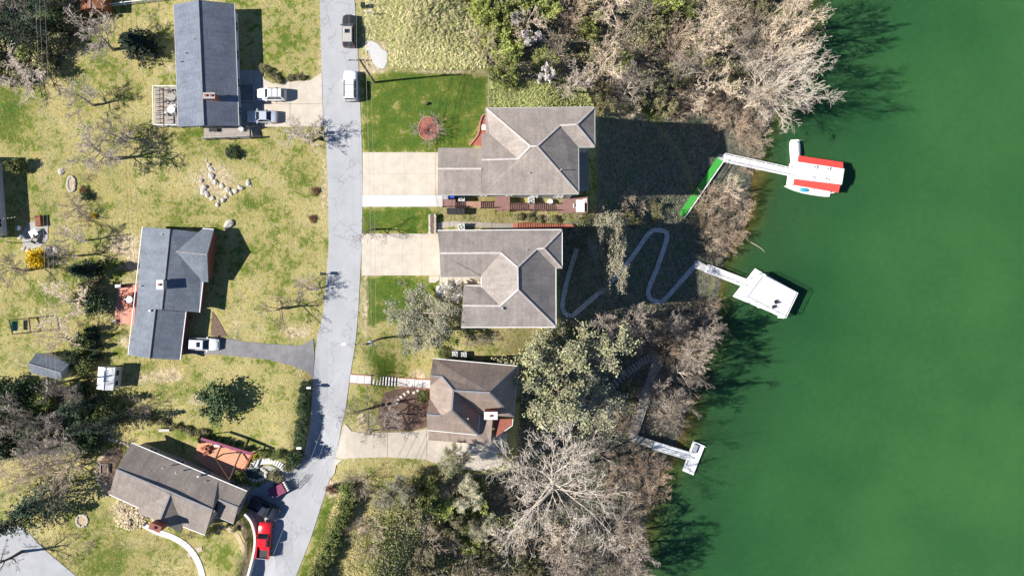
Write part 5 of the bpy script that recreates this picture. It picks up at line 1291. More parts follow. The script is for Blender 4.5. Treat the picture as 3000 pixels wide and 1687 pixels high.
# ------------------------------------------------------------------ sheds and garden things
def shed(name, label, C4, e, r, m, wallm, win=None, ridge_long=True, base_dz=0):
    """C4: roof corner pixels in order; ridge joins the middles of sides 0-1 and 2-3 lifted to r"""
    W = [A(x, y, e) for x, y in C4]; c = sum(W, Vector()) / 4
    rt = thing(name, Vector((c.x, c.y, zw(c.x, c.y))), label, 'shed')
    m0 = (W[0] + W[1]) / 2; m1 = (W[2] + W[3]) / 2; m0.z = m1.z = r
    o = MB().slab([W[1], W[2], m1, m0], .1).build('roof', m, rt); uv_slope(o)
    o2 = MB().slab([m0, m1, W[3], W[0]], .1).build('roof_slope', m, o); uv_slope(o2)
    MB().beam(m0 + Vector((0, 0, .02)), m1 + Vector((0, 0, .02)), .16, .05).build('ridge_cap', 'white_paint' if m == 'white_paint' else 'ridge_dark', o)
    pts = inset(W, .18); zb = min(zw(p.x, p.y) for p in pts) - .3
    MB().prism([(p.x, p.y) for p in pts], zb, e - .09).build('wall', wallm, rt)
    for i, j, mm in ((0, 1, m0), (2, 3, m1)):
        a, b = pts[i], pts[j]; q = (a + b) / 2; nn = (Vector((c.x, c.y)) - q).normalized() * .1
        g = MB(); g.v = [(a.x, a.y, e - .09), (b.x, b.y, e - .09), (q.x, q.y, r - .12)]; g.v += [(x + nn.x, y + nn.y, z) for x, y, z in g.v]; g.f = [(0, 1, 2), (5, 4, 3), (0, 3, 4, 1), (1, 4, 5, 2), (2, 5, 3, 0)]
        g.build('gable_wall', wallm, rt)
    if win:
        for i, f in win:
            a, b = pts[i], pts[(i + 1) % 4]; t = (b - a).normalized(); n = Vector((t.y, -t.x)); q = a.lerp(b, f)
            if n.dot(q - Vector((c.x, c.y))) < 0: n = -n
            z0 = zb + 1.2; fr = MB(); w_ = .45
            fr.hexa([(q.x - t.x * w_, q.y - t.y * w_, z0), (q.x + t.x * w_, q.y + t.y * w_, z0), (q.x + t.x * w_ + n.x * .06, q.y + t.y * w_ + n.y * .06, z0), (q.x - t.x * w_ + n.x * .06, q.y - t.y * w_ + n.y * .06, z0)],
                    [(q.x - t.x * w_, q.y - t.y * w_, z0 + .8), (q.x + t.x * w_, q.y + t.y * w_, z0 + .8), (q.x + t.x * w_ + n.x * .06, q.y + t.y * w_ + n.y * .06, z0 + .8), (q.x - t.x * w_ + n.x * .06, q.y - t.y * w_ + n.y * .06, z0 + .8)])
            wo_ = fr.build('window', 'white_paint', rt)
            w2 = .36; n2 = n * .07; z0 += .07; n1 = n * .055
            MB().hexa([(q.x - t.x * w2 + n1.x, q.y - t.y * w2 + n1.y, z0), (q.x + t.x * w2 + n1.x, q.y + t.y * w2 + n1.y, z0), (q.x + t.x * w2 + n2.x, q.y + t.y * w2 + n2.y, z0), (q.x - t.x * w2 + n2.x, q.y - t.y * w2 + n2.y, z0)],
                      [(q.x - t.x * w2 + n1.x, q.y - t.y * w2 + n1.y, z0 + .66), (q.x + t.x * w2 + n1.x, q.y + t.y * w2 + n1.y, z0 + .66), (q.x + t.x * w2 + n2.x, q.y + t.y * w2 + n2.y, z0 + .66), (q.x - t.x * w2 + n2.x, q.y - t.y * w2 + n2.y, z0 + .66)]).build('pane', 'glass', wo_)
    return rt
shed('grey_shed', 'grey shingled garden shed among the trees by the backyard pole', [(90, 1092), (108, 1032), (205, 1064), (182, 1114)], 3.0, 4.1, 'roof_slate', 'siding_white')
shed('white_shed', 'small white shed with two windows beside the dark evergreen mass', [(288, 1074), (338, 1076), (331, 1143), (283, 1139)], 3.0, 3.4, 'white_paint', 'siding_white', win=[(1, .25), (1, .75)])
shed('rusty_shed', 'rust-brown metal shed roof against the back garden fence', [(233, -30), (308, -40), (305, 26), (236, 30)], 3.0, 3.5, 'rust', 'rust')
sw = thing('swing_frame', G(59, 955), 'dark square swing frame with a green seat on the back lawn', 'swing')
for z in (2.0,):
    Pq = [A(27, 937, 1.1 + z), A(84, 932, 1.1 + z), A(90, 972, 1.1 + z), A(37, 979, 1.1 + z)]
    for a, b in zip(Pq, Pq[1:] + Pq[:1]): MB().beam(a, b, .12, .14).build('top_beam', 'wood_dark', sw)
    for p in Pq: MB().box((p.x, p.y, zw(p.x, p.y) - .1), .12, .12, p.z - zw(p.x, p.y)).build('post', 'wood_dark', sw)
c = A(47, 955, 1.6); MB().box(c, .55, 1.4, .07).build('seat', 'cloth_green', sw); MB().box(c + Vector((-.3, 0, .08)), .07, 1.4, .5).build('backrest', 'cloth_green', sw)
for sy in (-.6, .6): MB().tube(c + Vector((0, sy, .07)), c + Vector((0, sy, 1.5)), .02, .02, 5).build('chain', 'metal_dark', sw)
# fence along the back boundary
fn = thing('picket_fence', G(350, 20), 'long white wire-and-board fence along the boundary by the rusty shed', 'fence')
fl = [(195, 34), (250, 30), (310, 24), (370, 16), (430, 9), (505, 1), (580, -8)]
for a, b in zip(fl, fl[1:]):
    for zz_ in (.4, 1.0): MB().beam(G(*a, zz_), G(*b, zz_), .1, .1).build('rail', 'white_paint', fn)
for a in fl: MB().box(G(*a, -.1), .12, .12, 1.3).build('post', 'white_paint', fn)
fn = thing('wire_fence', G(1432, 260), 'thin grey wire fence between the green lawn and the taupe house', 'fence')
for y0, y1 in ((205, 235), (235, 265), (265, 295), (295, 322)):
    for zz_ in (.5, 1.0): MB().beam(G(1432, y0, zz_), G(1431, y1, zz_), .04, .05).build('rail', 'metal_grey', fn)
    MB().box(G(1432, y0, -.1), .07, .07, 1.2).build('post', 'metal_grey', fn)
# patio by the neighbour's house
structure(drape('patio', [(82, 652), (118, 645), (142, 660), (140, 700), (120, 722), (75, 735), (60, 690)], .06, 'concrete_grey', step=14))
round_or_box_table(97, 683, zt(97, 683) + .07, 1.1, 1.0, 'white_paint', 'white square table on the shaded back patio', rz=.5)
garden_chair(G(115, 692, .07), -1.2, 'wood_grey', 'grey garden chair at the far side of the white patio table'); garden_chair(G(62, 669, .07), 1.2, 'white_paint', 'white framed chair in the shade beside the patio, uphill of the table')
garden_chair(G(68, 695, .07), 1.2, 'white_paint', 'white framed chair in the shade beside the patio, downhill of the table'); garden_chair(G(107, 705, .07), -.4, 'wood_grey', 'grey bench chair by the yellow bush end of the patio', w=.8)
p = G(121, 648); single(MB().box(p, .75, 1.6, .8, .1), 'brick_hearth', 'rust', 'rust-brown outdoor hearth at the patio corner', 'hearth')
def post_string(px, py, px2, py2, label):
    t = thing('string_light_post', G(px, py), label, 'lights'); MB().box(G(px, py), .08, .08, 2.6).build('post', 'wood_dark', t)
    a, b = G(px, py, 2.55), G(px2, py2, 3.2); k = 14; pr = None
    for i in range(k + 1):
        f = i / k; q = a.lerp(b, f) - Vector((0, 0, .5 * math.sin(math.pi * f)))
        if pr is not None: MB().tube(pr, q, .02, .02, 4).build('cable', 'metal_dark', t)
        if i % 2: MB().disc(q - Vector((0, 0, .13)), .06, .1, 6).build('bulb', 'lamp_clear', t)
        pr = q
post_string(84, 641, 8, 650, 'string of bulbs from a post on the upper patio edge to the neighbouring house'); post_string(58, 712, 2, 668, 'string of bulbs from a post on the lower patio edge to the neighbouring house')
# planted oval, boulders and rock garden
ov = thing('stone_oval_bed', G(208, 540), 'oval stone-edged bed on the back lawn', 'bed')
MB().prism([tuple(G(208 + 9 * math.cos(a_ / 12 * 6.283), 539 + 19 * math.sin(a_ / 12 * 6.283)).xy) for a_ in range(12)], zt(208, 540) - .2, zt(208, 540) + .1).build('soil', 'dirt', ov)
for i in range(22):
    a_ = i / 22 * 6.283; rock(208 + 11 * math.cos(a_), 539 + 22 * math.sin(a_), .19, None, None, False, ov, z=zt(208, 540) + .12, name='edging_stone')
rg = [(612, 482), (618, 496), (612, 508), (622, 520), (630, 534), (600, 548), (596, 562), (608, 572), (622, 582), (640, 592), (662, 578), (690, 560), (700, 545), (728, 538), (734, 545), (668, 556), (650, 545), (676, 566), (604, 470), (590, 530)]
rg += [(x + random.uniform(-9, 9), y + random.uniform(-9, 9)) for x, y in rg[:14]]
for i, (x, y) in enumerate(rg): rock(x, y, random.uniform(.14, .5), 'pale grey rock scattered in the rock garden on the sloping lawn', 'rock garden stones', i % 3 > 0)
rock(672, 657, .75, 'large round pale boulder on the lawn above the front gable of the brick house', None, True)
rock(180, 503, .5, 'pale boulder above the oval stone bed', None, True); 
for x, y, r in ((140, 735, .55), (165, 732, .5), (152, 742, .4), (70, 728, .35), (84, 735, .4)): rock(x, y, r, 'grey landscaping boulder beside the yellow bush', 'boulders by the yellow bush', True)
ring = thing('fire_ring', G(240, 1525), 'round stone ring on the lawn near the side road', 'fire pit')
MB().disc(G(240, 1525, -.15), .75, .2, 14).build('ash', 'dirt', ring)
for i in range(16): a_ = i / 16 * 6.283; rock(240 + 16 * math.cos(a_), 1525 + 17 * math.sin(a_), .19, None, None, True, ring, z=zt(240, 1525) + .1, name='ring_stone')
tb = thing('tree_bed', G(1255, 377), 'round red-mulched tree bed edged in brick on the green lawn', 'bed')
MB().prism([tuple(G(1255 + 27 * math.cos(a_ / 20 * 6.283) + 3 * math.sin(a_), 377 + 31 * math.sin(a_ / 20 * 6.283)).xy) for a_ in range(20)], zt(1255, 377) - .4, zt(1255, 377) + .12).build('mulch', 'mulch_red', tb)
for i in range(40):
    a_ = i / 40 * 6.283; p = G(1255 + 29 * math.cos(a_), 377 + 33 * math.sin(a_)); MB().box(p - Vector((0, 0, .1)), .16, .24, .3, -a_).build('brick', 'brick_edge', tb)
bl = smooth_line([(1427, 335), (1414, 340), (1406, 362), (1400, 395), (1376, 426)], 6)
eb = thing('brick_edging', G(1402, 390), 'curved brick edging round the red mulch bed of the taupe house', 'edging')
for a, b in zip(bl, bl[1:]): MB().beam(G(a.x, a.y, .12), G(*a.lerp(b, .92), .12), .22, .3).build('brick', 'brick_edge', eb)
p = G(1418, 375, .06); t = thing('garden_urn', p, 'white urn on a square base in the red mulch bed', 'urn'); MB().box(p, .7, .7, .25).build('base', 'white_paint', t); MB().disc(p + Vector((0, 0, .252)), .2, .5, 12, .36).build('bowl', 'stone_pale', t)
p = G(1250, 305); t = thing('post_stub', p, 'small dark stump on the green lawn above the round tree bed', 'stump'); MB().disc(p, .25, .5, 10, .2).build('trunk', 'bark_dark', t)
# mailboxes
def mailbox(px, py, m, label, rz=0, s=1.0):
    p = G(px, py, .03); t = thing('mailbox', p, label, 'mailbox'); MB().box(p, .1, .1, 1.05).build('post', 'wood_grey', t)
    c, s_ = math.cos(rz), math.sin(rz); f = MB(); L = .5 * s; k = 8
    for x in (-L / 2, L / 2):
        for i in range(k + 1):
            a_ = math.pi * i / k; y, z = math.cos(a_) * .14 * s, 1.2 + math.sin(a_) * .14 * s; f.v.append((p.x + x * c - y * s_, p.y + x * s_ + y * c, p.z + z))
        for y in (-.14 * s, .14 * s): f.v.append((p.x + x * c - y * s_, p.y + x * s_ + y * c, p.z + 1.05))
    n = k + 3
    for i in range(k): f.f.append((i, i + 1, n + i + 1, n + i))
    f.f += [(k, k + 1, n + k + 1, n + k), (k + 2, 0, n, n + k + 2), (k + 1, k + 2, n + k + 2, n + k + 1), tuple(range(n - 1, -1, -1)), tuple(range(n, 2 * n))]
    f.build('box', m, t)
mailbox(953, 803, 'metal_dark', 'lone black mailbox on the road edge by the front gable lawn', 0, 1.5)
mailbox(912, 1132, 'white_paint', 'white mailbox at the hedge corner, first of the pair', 0, 1.2); mailbox(924, 1134, 'metal_dark', 'dark mailbox at the hedge corner, second of the pair', 0, 1.2)
mailbox(946, 393, 'metal_dark', 'dark mailbox under the bare tree by the concrete driveway, upper one', 0, 1.3); mailbox(949, 414, 'metal_dark', 'dark mailbox under the bare tree by the concrete driveway, lower one', 0, 1.3)
mailbox(884, 1306, 'white_paint', 'white mailbox below the hedge, upper one', 0, 1.4); mailbox(880, 1322, 'white_paint', 'white mailbox below the hedge, lower one', 0, 1.4)
# lattice gate lying by the apron
t = thing('lattice_gate', G(862, 1412), 'black lattice gate at the edge of the parking apron', 'gate')
for i in range(5): a = A(857, 1402 + i * 7, 1.2 - i * .25); b = A(874, 1402 + i * 7, 1.2 - i * .25); MB().beam(a, b, .05, .05).build('bar', 'metal_dark', t)
for x in (857, 865, 874): MB().beam(A(x, 1402, 1.25), A(x, 1432, .12), .06, .06).build('upright', 'metal_dark', t)
# utility poles and wires
def pole(px, py, h, label, arm=1.6, lamp=None, r=.17, rz=0.0):
    b_ = G(px, py); t = thing('utility_pole', b_, label, 'pole'); top = b_ + Vector((0, 0, h))
    MB().tube(b_ - Vector((0, 0, .3)), top, r, r * .65, 10).build('shaft', 'pole_wood', t)
    dx, dy = math.cos(rz), math.sin(rz)
    if arm: MB().beam(top - Vector((arm * dx, arm * dy, .5)), top + Vector((arm * dx, arm * dy, -.5)), .12, .14).build('crossarm', 'pole_wood', t)
    for s_ in (-.9, -.3, .5, .9):
        if arm: MB().disc(top + Vector((arm * s_ * dx, arm * s_ * dy, -.42)), .05, .2, 6).build('insulator', 'lamp_clear', t)
    if lamp:
        MB().tube(top - Vector((0, 0, .8)), top + Vector((lamp, 0, -.5)), .04, .04, 6).build('lamp_arm', 'metal_grey', t)
        MB().box(top + Vector((lamp - .3, 0, -.6)), .7, .3, .16).build('lamp_head', 'lamp_clear', t)
        MB().disc(top + Vector((.35, .1, -2.1)), .3, .9, 12).build('transformer', 'metal_grey', t)
    return top
tA = pole(1098, 242, 10.3, 'tall wooden utility pole beside the green lawn and the boxy white car')
tB = pole(1116, 991, 11.0, 'wooden utility pole with a street lamp above the white front steps', lamp=-2.6)
tC = pole(237, 1108, 7.6, 'wooden pole in the back garden between the grey shed and the white shed', arm=.8, rz=1.57)
def wires(pts, label, offs, sag=.8, r=.016):
    t = thing('power_line', Vector((*pts[1].xy, zw(*pts[1].xy))), label, 'wire')
    for o in offs:
        f = MB()
        for a, b in zip(pts, pts[1:]):
            pr = None; k = 14
            for i in range(k + 1):
                u = i / k; q = a.lerp(b, u) + Vector((o[0], o[1], -.3)) - Vector((0, 0, sag * math.sin(math.pi * u)))
                if pr is not None: f.tube(pr, q, r, r, 4, cap=False)
                pr = q
        f.build('wire', 'wire', t)
wires([A(1040, -500, 10.2), tA, tB, A(640, 2100, 10.5)], 'overhead power line strung along the road between the tall poles', [(-1.4, 0), (-.4, 0), (.8, 0), (1.4, 0)])
wires([A(80, -400, 8.5), tC], 'overhead line over the back gardens to the pole by the sheds', [(0, -.7), (.5, 0), (1.2, .3)], .6, .011)
# ------------------------------------------------------------------ vegetation
def ring_tube(V, F, pts, rads, k):
    n0 = len(V)
    for i, p in enumerate(pts):
        a = pts[max(i - 1, 0)]; b = pts[min(i + 1, len(pts) - 1)]; t = (b - a)
        t = t.normalized() if t.length > 1e-6 else Vector((0, 0, 1))
        u = t.orthogonal().normalized(); w = t.cross(u)
        for j in range(k):
            an = 6.2832 * j / k; c, s_ = math.cos(an) * rads[i], math.sin(an) * rads[i]
            V.append((p.x + u.x * c + w.x * s_, p.y + u.y * c + w.y * s_, p.z + u.z * c + w.z * s_))
    for i in range(len(pts) - 1):
        for j in range(k):
            a = n0 + i * k + j; b = n0 + i * k + (j + 1) % k; F.append((a, b, b + k, a + k))
def grow(rng, out, tips, p, dr, L, r, lev, P):
    nseg = P['seg'][lev]; pts = [p.copy()]; rad = [r]; d_ = dr.normalized()
    for i in range(nseg):
        d_ = (d_ + Vector((rng.gauss(0, 1), rng.gauss(0, 1), rng.gauss(0, .7) + P['up'][lev])) * P['wob'][lev]).normalized()
        p = p + d_ * (L / nseg); pts.append(p.copy()); rad.append(max(P['rmin'], r * (1 - (i + 1) / nseg * P['taper'])))
    out[min(lev, 4)].append((pts, rad))
    if lev + 1 < P['levels']:
        nc = P['n'][lev]
        for c in range(nc):
            f = P['start'][lev] + (1 - P['start'][lev]) * ((c + rng.random()) / nc); f = min(f, .99)
            i = int(f * nseg); q = pts[i].lerp(pts[i + 1], f * nseg - i); t = (pts[i + 1] - pts[i]).normalized()
            az = rng.uniform(0, 6.283) if lev else c / nc * 6.283 * 2.618 + rng.uniform(-.5, .5)
            u = t.orthogonal().normalized(); w = t.cross(u); sd = u * math.cos(az) + w * math.sin(az); an = math.radians(P['ang'][lev] * rng.uniform(.7, 1.25))
            nd = t * math.cos(an) + sd * math.sin(an)
            grow(rng, out, tips, q, nd, L * P['len'][lev] * rng.uniform(.7, 1.15) * (1.1 - .35 * f), max(P['rmin'], rad[i] * P['rr'][lev]), lev + 1, P)
    else: tips.append((pts[-1], d_)); tips.append((pts[len(pts) // 2], d_))
def leaf_quad(rng, V, F, p, s_, flat=.5):
    n = Vector((rng.gauss(0, 1), rng.gauss(0, 1), rng.gauss(0, 1) + flat)).normalized(); u = n.orthogonal().normalized(); w = n.cross(u); an = rng.uniform(0, 6.28)
    a = (u * math.cos(an) + w * math.sin(an)) * s_; b = n.cross(a) * .6; i = len(V)
    V += [tuple(p - a), tuple(p + b), tuple(p + a), tuple(p - b)]; F.append((i, i + 1, i + 2, i + 3))
def make_mesh(name, V, F, m):
    me = bpy.data.meshes.new(name); me.from_pydata(V, [], F); me.materials.append(MATS[m]); return me
BASE = dict(levels=5, seg=[6, 6, 5, 4, 3], up=[.15, .35, .15, .1, .05], wob=[.05, .10, .12, .15, .18], taper=.82, rmin=.013, n=[9, 7, 6, 5], start=[.28, .2, .15, .1], ang=[52, 42, 42, 45], len=[.62, .52, .48, .5], rr=[.5, .5, .5, .6])
def bare_variant(seed, bark, twigbark=None, h=1.0, leaves=0, leafm=None, leafs=.12, **kw):
    """unit-free tree about 8 m tall"""
    rng = random.Random(seed); P = dict(BASE); P.update(kw); out = [[], [], [], [], []]; tips = []
    stems = kw.get('stems', 1)
    for s_ in range(stems):
        az = s_ / stems * 6.283 + rng.uniform(-.4, .4); lean = kw.get('lean', .06) * (1 if stems == 1 else 1)
        grow(rng, out, tips, Vector((math.cos(az), math.sin(az), 0)) * (.05 if stems > 1 else 0), Vector((math.cos(az) * lean, math.sin(az) * lean, 1)), kw.get('trunk', 5.2), kw.get('r0', .2), 0, P)
    V, F = [], []
    for pts, rad in out[0]: ring_tube(V, F, pts, rad, 7)
    for pts, rad in out[1]: ring_tube(V, F, pts, rad, 5)
    tm = make_mesh('trunk', V, F, bark)
    V, F = [], []
    for lv in (2, 3, 4):
        for pts, rad in out[lv]: ring_tube(V, F, pts, rad, 3)
    cm = make_mesh('crown', V, F, twigbark or bark)
    lm = None
    if leaves:
        V, F = [], []
        for _ in range(leaves):
            p, dd = rng.choice(tips); q = p + Vector((rng.gauss(0, .13), rng.gauss(0, .13), rng.gauss(0, .1))); leaf_quad(rng, V, F, q, leafs * rng.uniform(.6, 1.4))
        lm = make_mesh('foliage', V, F, leafm)
    allp = [q for lv in out for pts, _ in lv for q in pts]; R = sorted(math.hypot(q.x, q.y) for q in allp)[int(len(allp) * .97)]; Z = max(q.z for q in allp)
    return dict(trunk=tm, crown=cm, foliage=lm, R=R, Z=Z)
def leafy_variant(seed, leafm, bark='bark_dark', n=2600, ls=.16, clumps=34, shape=(1, 1, 1), low=.12, gaps=.35, inner=.3):
    """evergreen shrub of radius 1 m and height about 1.7 m: leaf clumps over stems"""
    rng = random.Random(seed); V, F = [], []; TV, TF = [], []
    cl = []
    for c in range(clumps):
        z = rng.uniform(-.55, 1); an = rng.uniform(0, 6.283); rr = math.sqrt(max(0, 1 - z * z)) ; k = rng.uniform(.55, 1.0) if rng.random() > inner else rng.uniform(.2, .6)
        p = Vector((math.cos(an) * rr * k * shape[0], math.sin(an) * rr * k * shape[1], (z * k * .85 + .85) * shape[2])); p.z = max(p.z, low); cl.append((p, rng.uniform(.16, .34)))
        ring_tube(TV, TF, [Vector((0, 0, 0)), p * .5 + Vector((rng.gauss(0, .06), rng.gauss(0, .06), .05)), p], [.035, .022, .008], 3)
    ring_tube(TV, TF, [Vector((0, 0, -.1)), Vector((0, 0, .4))], [.06, .04], 5)
    for i in range(n):
        p, r = cl[i % clumps]; q = p + Vector((rng.gauss(0, 1), rng.gauss(0, 1), rng.gauss(0, .8))) * r * .62
        if q.z < .03: q.z = .03 + rng.random() * .08
        leaf_quad(rng, V, F, q, ls * rng.uniform(.55, 1.3) * .5)
    return dict(trunk=make_mesh('trunk', TV, TF, bark), crown=make_mesh('crown', V, F, leafm), foliage=None, R=1.0, Z=1.75)
def conifer_variant(seed, leafm='leaf_conifer', h=7.0, R=1.9, whorls=20, per=9, spray=13):
    rng = random.Random(seed); V, F, TV, TF = [], [], [], []
    ring_tube(TV, TF, [Vector((0, 0, -.1)), Vector((0, 0, h * .5)), Vector((0, 0, h))], [.16, .1, .02], 6)
    for wi in range(whorls):
        f = wi / whorls; z = .5 + (h - .5) * f; L = R * (1 - f) ** .8 * rng.uniform(.8, 1.1) + .12
        for b in range(per):
            an = (b + rng.random()) / per * 6.283; dr = Vector((math.cos(an), math.sin(an), -.12 + .3 * f)); l = L * rng.uniform(.65, 1.1); a = Vector((0, 0, z)); e_ = a + dr * l
            ring_tube(TV, TF, [a, e_], [.03, .008], 3)
            sd = Vector((-dr.y, dr.x, 0))
            for k in range(spray):
                t = rng.uniform(.25, 1.02); q = a + dr * (l * t) + sd * rng.gauss(0, .14 * l * (1.1 - t) + .05) + Vector((0, 0, rng.gauss(-.03, .05))); leaf_quad(rng, V, F, q, rng.uniform(.09, .2), 1.2)
    return dict(trunk=make_mesh('trunk', TV, TF, 'bark_dark'), crown=make_mesh('crown', V, F, leafm), foliage=None, R=R, Z=h)
shrubP = dict(levels=4, stems=8, lean=.8, trunk=2.4, r0=.05, n=[5, 5, 3], start=[.2, .1, .1], ang=[28, 32, 36], len=[.62, .6, .55], seg=[5, 4, 4, 3], up=[.1, .1, .05, .03], wob=[.08, .1, .13, .16], rr=[.6, .58, .6], rmin=.0105)
VAR = {
    'grey': [bare_variant(i + 1, 'bark_grey', n=[10, 7, 6, 4], rmin=.014) for i in range(3)],
    'brown': [bare_variant(i + 11, 'bark_brown', n=[9, 7, 5, 4], rmin=.013) for i in range(2)],
    'tan': [bare_variant(i + 21, 'bark_tan', n=[9, 6, 5, 3], rmin=.015) for i in range(3)],
    'white': [bare_variant(31, 'bark_white', trunk=5.6, r0=.22, n=[15, 9, 6, 4], rmin=.0062, rr=[.42,.42,.45,.6], ang=[62, 40, 40, 42], len=[.85, .5, .45, .5], up=[.1, .22, .1, .08, .03], wob=[.05, .09, .14, .18, .22]),
              bare_variant(33, 'bark_white', trunk=4.6, r0=.22, n=[14, 9, 6, 4], rmin=.007, rr=[.45,.45,.45,.6], ang=[58, 40, 40, 42], len=[.95, .5, .45, .5], up=[.1, .2, .1, .08, .03], wob=[.06, .09, .14, .18, .22], lean=.25)],
    'dark': [bare_variant(i + 41, 'bark_dark', n=[7, 5, 4, 3], rmin=.013, ang=[50, 45, 45, 45]) for i in range(2)],
    'budding': [bare_variant(i + 51, 'bark_tan', n=[10, 7, 6, 4], leaves=13000, leafm='leaf_bud', leafs=.065) for i in range(2)],
    'pale': [bare_variant(i + 61, 'bark_tan', n=[12, 7, 6, 4], leaves=13000, leafm='leaf_pale', leafs=.06, rmin=.012) for i in range(2)],
    'shrub': [bare_variant(i + 71, 'bark_pink', **shrubP) for i in range(4)],
    'shrub_tan': [bare_variant(i + 81, 'bark_tan', **shrubP) for i in range(3)],
    'shrub_grey': [bare_variant(i + 91, 'bark_grey', **shrubP) for i in range(2)],
    'shrub_brown': [bare_variant(i + 96, 'bark_brown', **shrubP) for i in range(2)],
    'shrub_lime': [bare_variant(i + 101, 'bark_tan', leaves=2600, leafm='leaf_lime', leafs=.12, **shrubP) for i in range(2)],
    'shrub_olive': [bare_variant(i + 106, 'bark_brown', leaves=2600, leafm='leaf_olive', leafs=.12, **shrubP) for i in range(2)],
    'blossom': [bare_variant(i + 111, 'bark_brown', leaves=2400, leafm='leaf_white', leafs=.2, n=[7, 5, 4, 3]) for i in range(2)],
    'green': [leafy_variant(i + 121, 'leaf_mid', n=2600) for i in range(3)],
    'darkgreen': [leafy_variant(i + 131, 'leaf_dark', n=2800) for i in range(3)],
    'olive': [leafy_variant(i + 141, 'leaf_olive', n=2200) for i in range(2)],
    'yellow': [leafy_variant(151, 'leaf_yellow', n=1800, ls=.2)],
    'rust': [leafy_variant(161, 'leaf_rust', n=1500, ls=.15)],
    'straw': [leafy_variant(166, 'leaf_straw', n=1800, ls=.2, low=.05)],
    'clipped': [leafy_variant(171, 'leaf_mid', n=3000, clumps=70, inner=.05, ls=.12)],
    'conifer': [conifer_variant(i + 181) for i in range(2)],
    'pine': [conifer_variant(191, h=11, R=3.4, whorls=17, per=8, spray=17), conifer_variant(193, h=10, R=3.8, whorls=14, per=8, spray=18)],
}
CATS = {'grey': ('bare_tree', 'tree'), 'brown': ('bare_tree', 'tree'), 'tan': ('bare_tree', 'tree'), 'white': ('sycamore_tree', 'tree'), 'dark': ('bare_tree', 'tree'), 'budding': ('budding_tree', 'tree'), 'pale': ('budding_tree', 'tree'),
        'shrub': ('bare_shrub', 'shrub'), 'shrub_tan': ('bare_shrub', 'shrub'), 'shrub_grey': ('bare_shrub', 'shrub'), 'shrub_brown': ('bare_shrub', 'shrub'), 'shrub_lime': ('leafing_shrub', 'shrub'), 'shrub_olive': ('leafing_shrub', 'shrub'),
        'blossom': ('blossom_tree', 'tree'), 'green': ('evergreen_shrub', 'shrub'), 'darkgreen': ('evergreen_shrub', 'shrub'), 'olive': ('evergreen_shrub', 'shrub'), 'yellow': ('forsythia_bush', 'shrub'), 'rust': ('rust_shrub', 'shrub'),
        'straw': ('ornamental_grass', 'plant'), 'clipped': ('clipped_bush', 'shrub'), 'conifer': ('conifer_tree', 'tree'), 'pine': ('pine_tree', 'tree')}
def plant(kind, px, py, Rpx, h, label, group=None, v=None, rz=None, base=False, lean=None, sxy=(1, 1)):
    """crown centre seen at (px,py), crown radius in photo pixels, height in metres"""
    vr = VAR[kind]; vr = vr[v % len(vr)] if v is not None else random.choice(vr)
    p = G(px, py) if base else ground_under(px, py, h * .62)
    if kind in ('green', 'darkgreen', 'olive', 'yellow', 'rust', 'straw', 'clipped') and not base: p = ground_under(px, py, h * .4)
    if p.z < LAKE_Z + .1: p.z = LAKE_Z - .15
    k = Rpx * S * (H - p.z - h * .5) / H / vr['R']; kz = h / vr['Z']
    nm, cat = CATS[kind]
    rt = bpy.data.objects.new(nm, None); COL.objects.link(rt); rt.empty_display_size = .3; rt.location = p - Vector((0, 0, .05)); rt.scale = (k * sxy[0], k * sxy[1], kz)
    rt.rotation_euler = (0, 0, random.uniform(0, 6.283) if rz is None else rz)
    if lean: rt.rotation_euler = (math.radians(lean[0]), math.radians(lean[1]), rt.rotation_euler[2])
    tag(rt, label, cat, group)
    for q in ('trunk', 'crown', 'foliage'):
        if vr[q] is None: continue
        o = bpy.data.objects.new(q, vr[q]); COL.objects.link(o); o.parent = rt
    return rt
L_ = 'leafless grey tree on the sloping back lawn, '
plant('grey', 262, 105, 88, 9, 'large bare grey tree overhanging the rusty shed fence', v=0)
plant('conifer', 385, 120, 55, 5, 'dark conifer beside the bare tree below the long white fence', v=0, sxy=(1, 1.3))
plant('grey', 230, 290, 62, 5.5, 'pale bare tree on the back lawn left of the raised deck', v=1)
plant('brown', 330, 395, 55, 5, 'thin brown bare tree below the raised deck corner', v=0)
plant('grey', 270, 445, 95, 8.5, 'wide bare grey tree casting a long branching shadow over the back lawn', v=2)
plant('grey', 380, 400, 50, 4, 'small bare tree between the raised deck and the rock garden', v=0)
plant('grey', 205, 700, 48, 5.5, 'bushy bare tree between the patio and the slate roof', v=1)
plant('shrub_brown', 205, 605, 46, 2.6, 'brown brush clump below the oval stone bed')
plant('shrub_brown', 245, 640, 36, 2.2, 'low brown brush with a few yellow leaves above the patio tree')
plant('brown', 15, 790, 62, 7, 'dense bare tree at the corner of the neighbouring house', v=1)
plant('conifer', 232, 792, 42, 6, 'dark green conifer between the yellow bush and the slate house', v=1)
plant('yellow', 108, 760, 30, 2.0, 'bright yellow forsythia bush below the patio')
plant('brown', 185, 745, 50, 6.5, 'thin bare tree with a long trunk beside the yellow bush', v=0)
plant('tan', 190, 880, 88, 7, 'wide pale brushy tree left of the red-orange terrace', v=0)
plant('olive', 255, 865, 44, 3.2, 'olive leafy shrub left of the red-orange terrace')
plant('darkgreen', 285, 885, 40, 3.0, 'dark leafy shrub beside the red-orange terrace')
plant('tan', 160, 1000, 75, 6.5, 'loose bare tree standing over the grey shed', v=1)
for i, (x, y) in enumerate(((258, 966), (262, 990), (268, 1018), (270, 1045))): plant('conifer', x, y, 17, 2.6, 'small dark evergreen in the row beside the terrace corner of the slate house', 'row of small evergreens')
plant('green', 235, 1000, 30, 2, 'leafy green shrub beside the row of small evergreens')
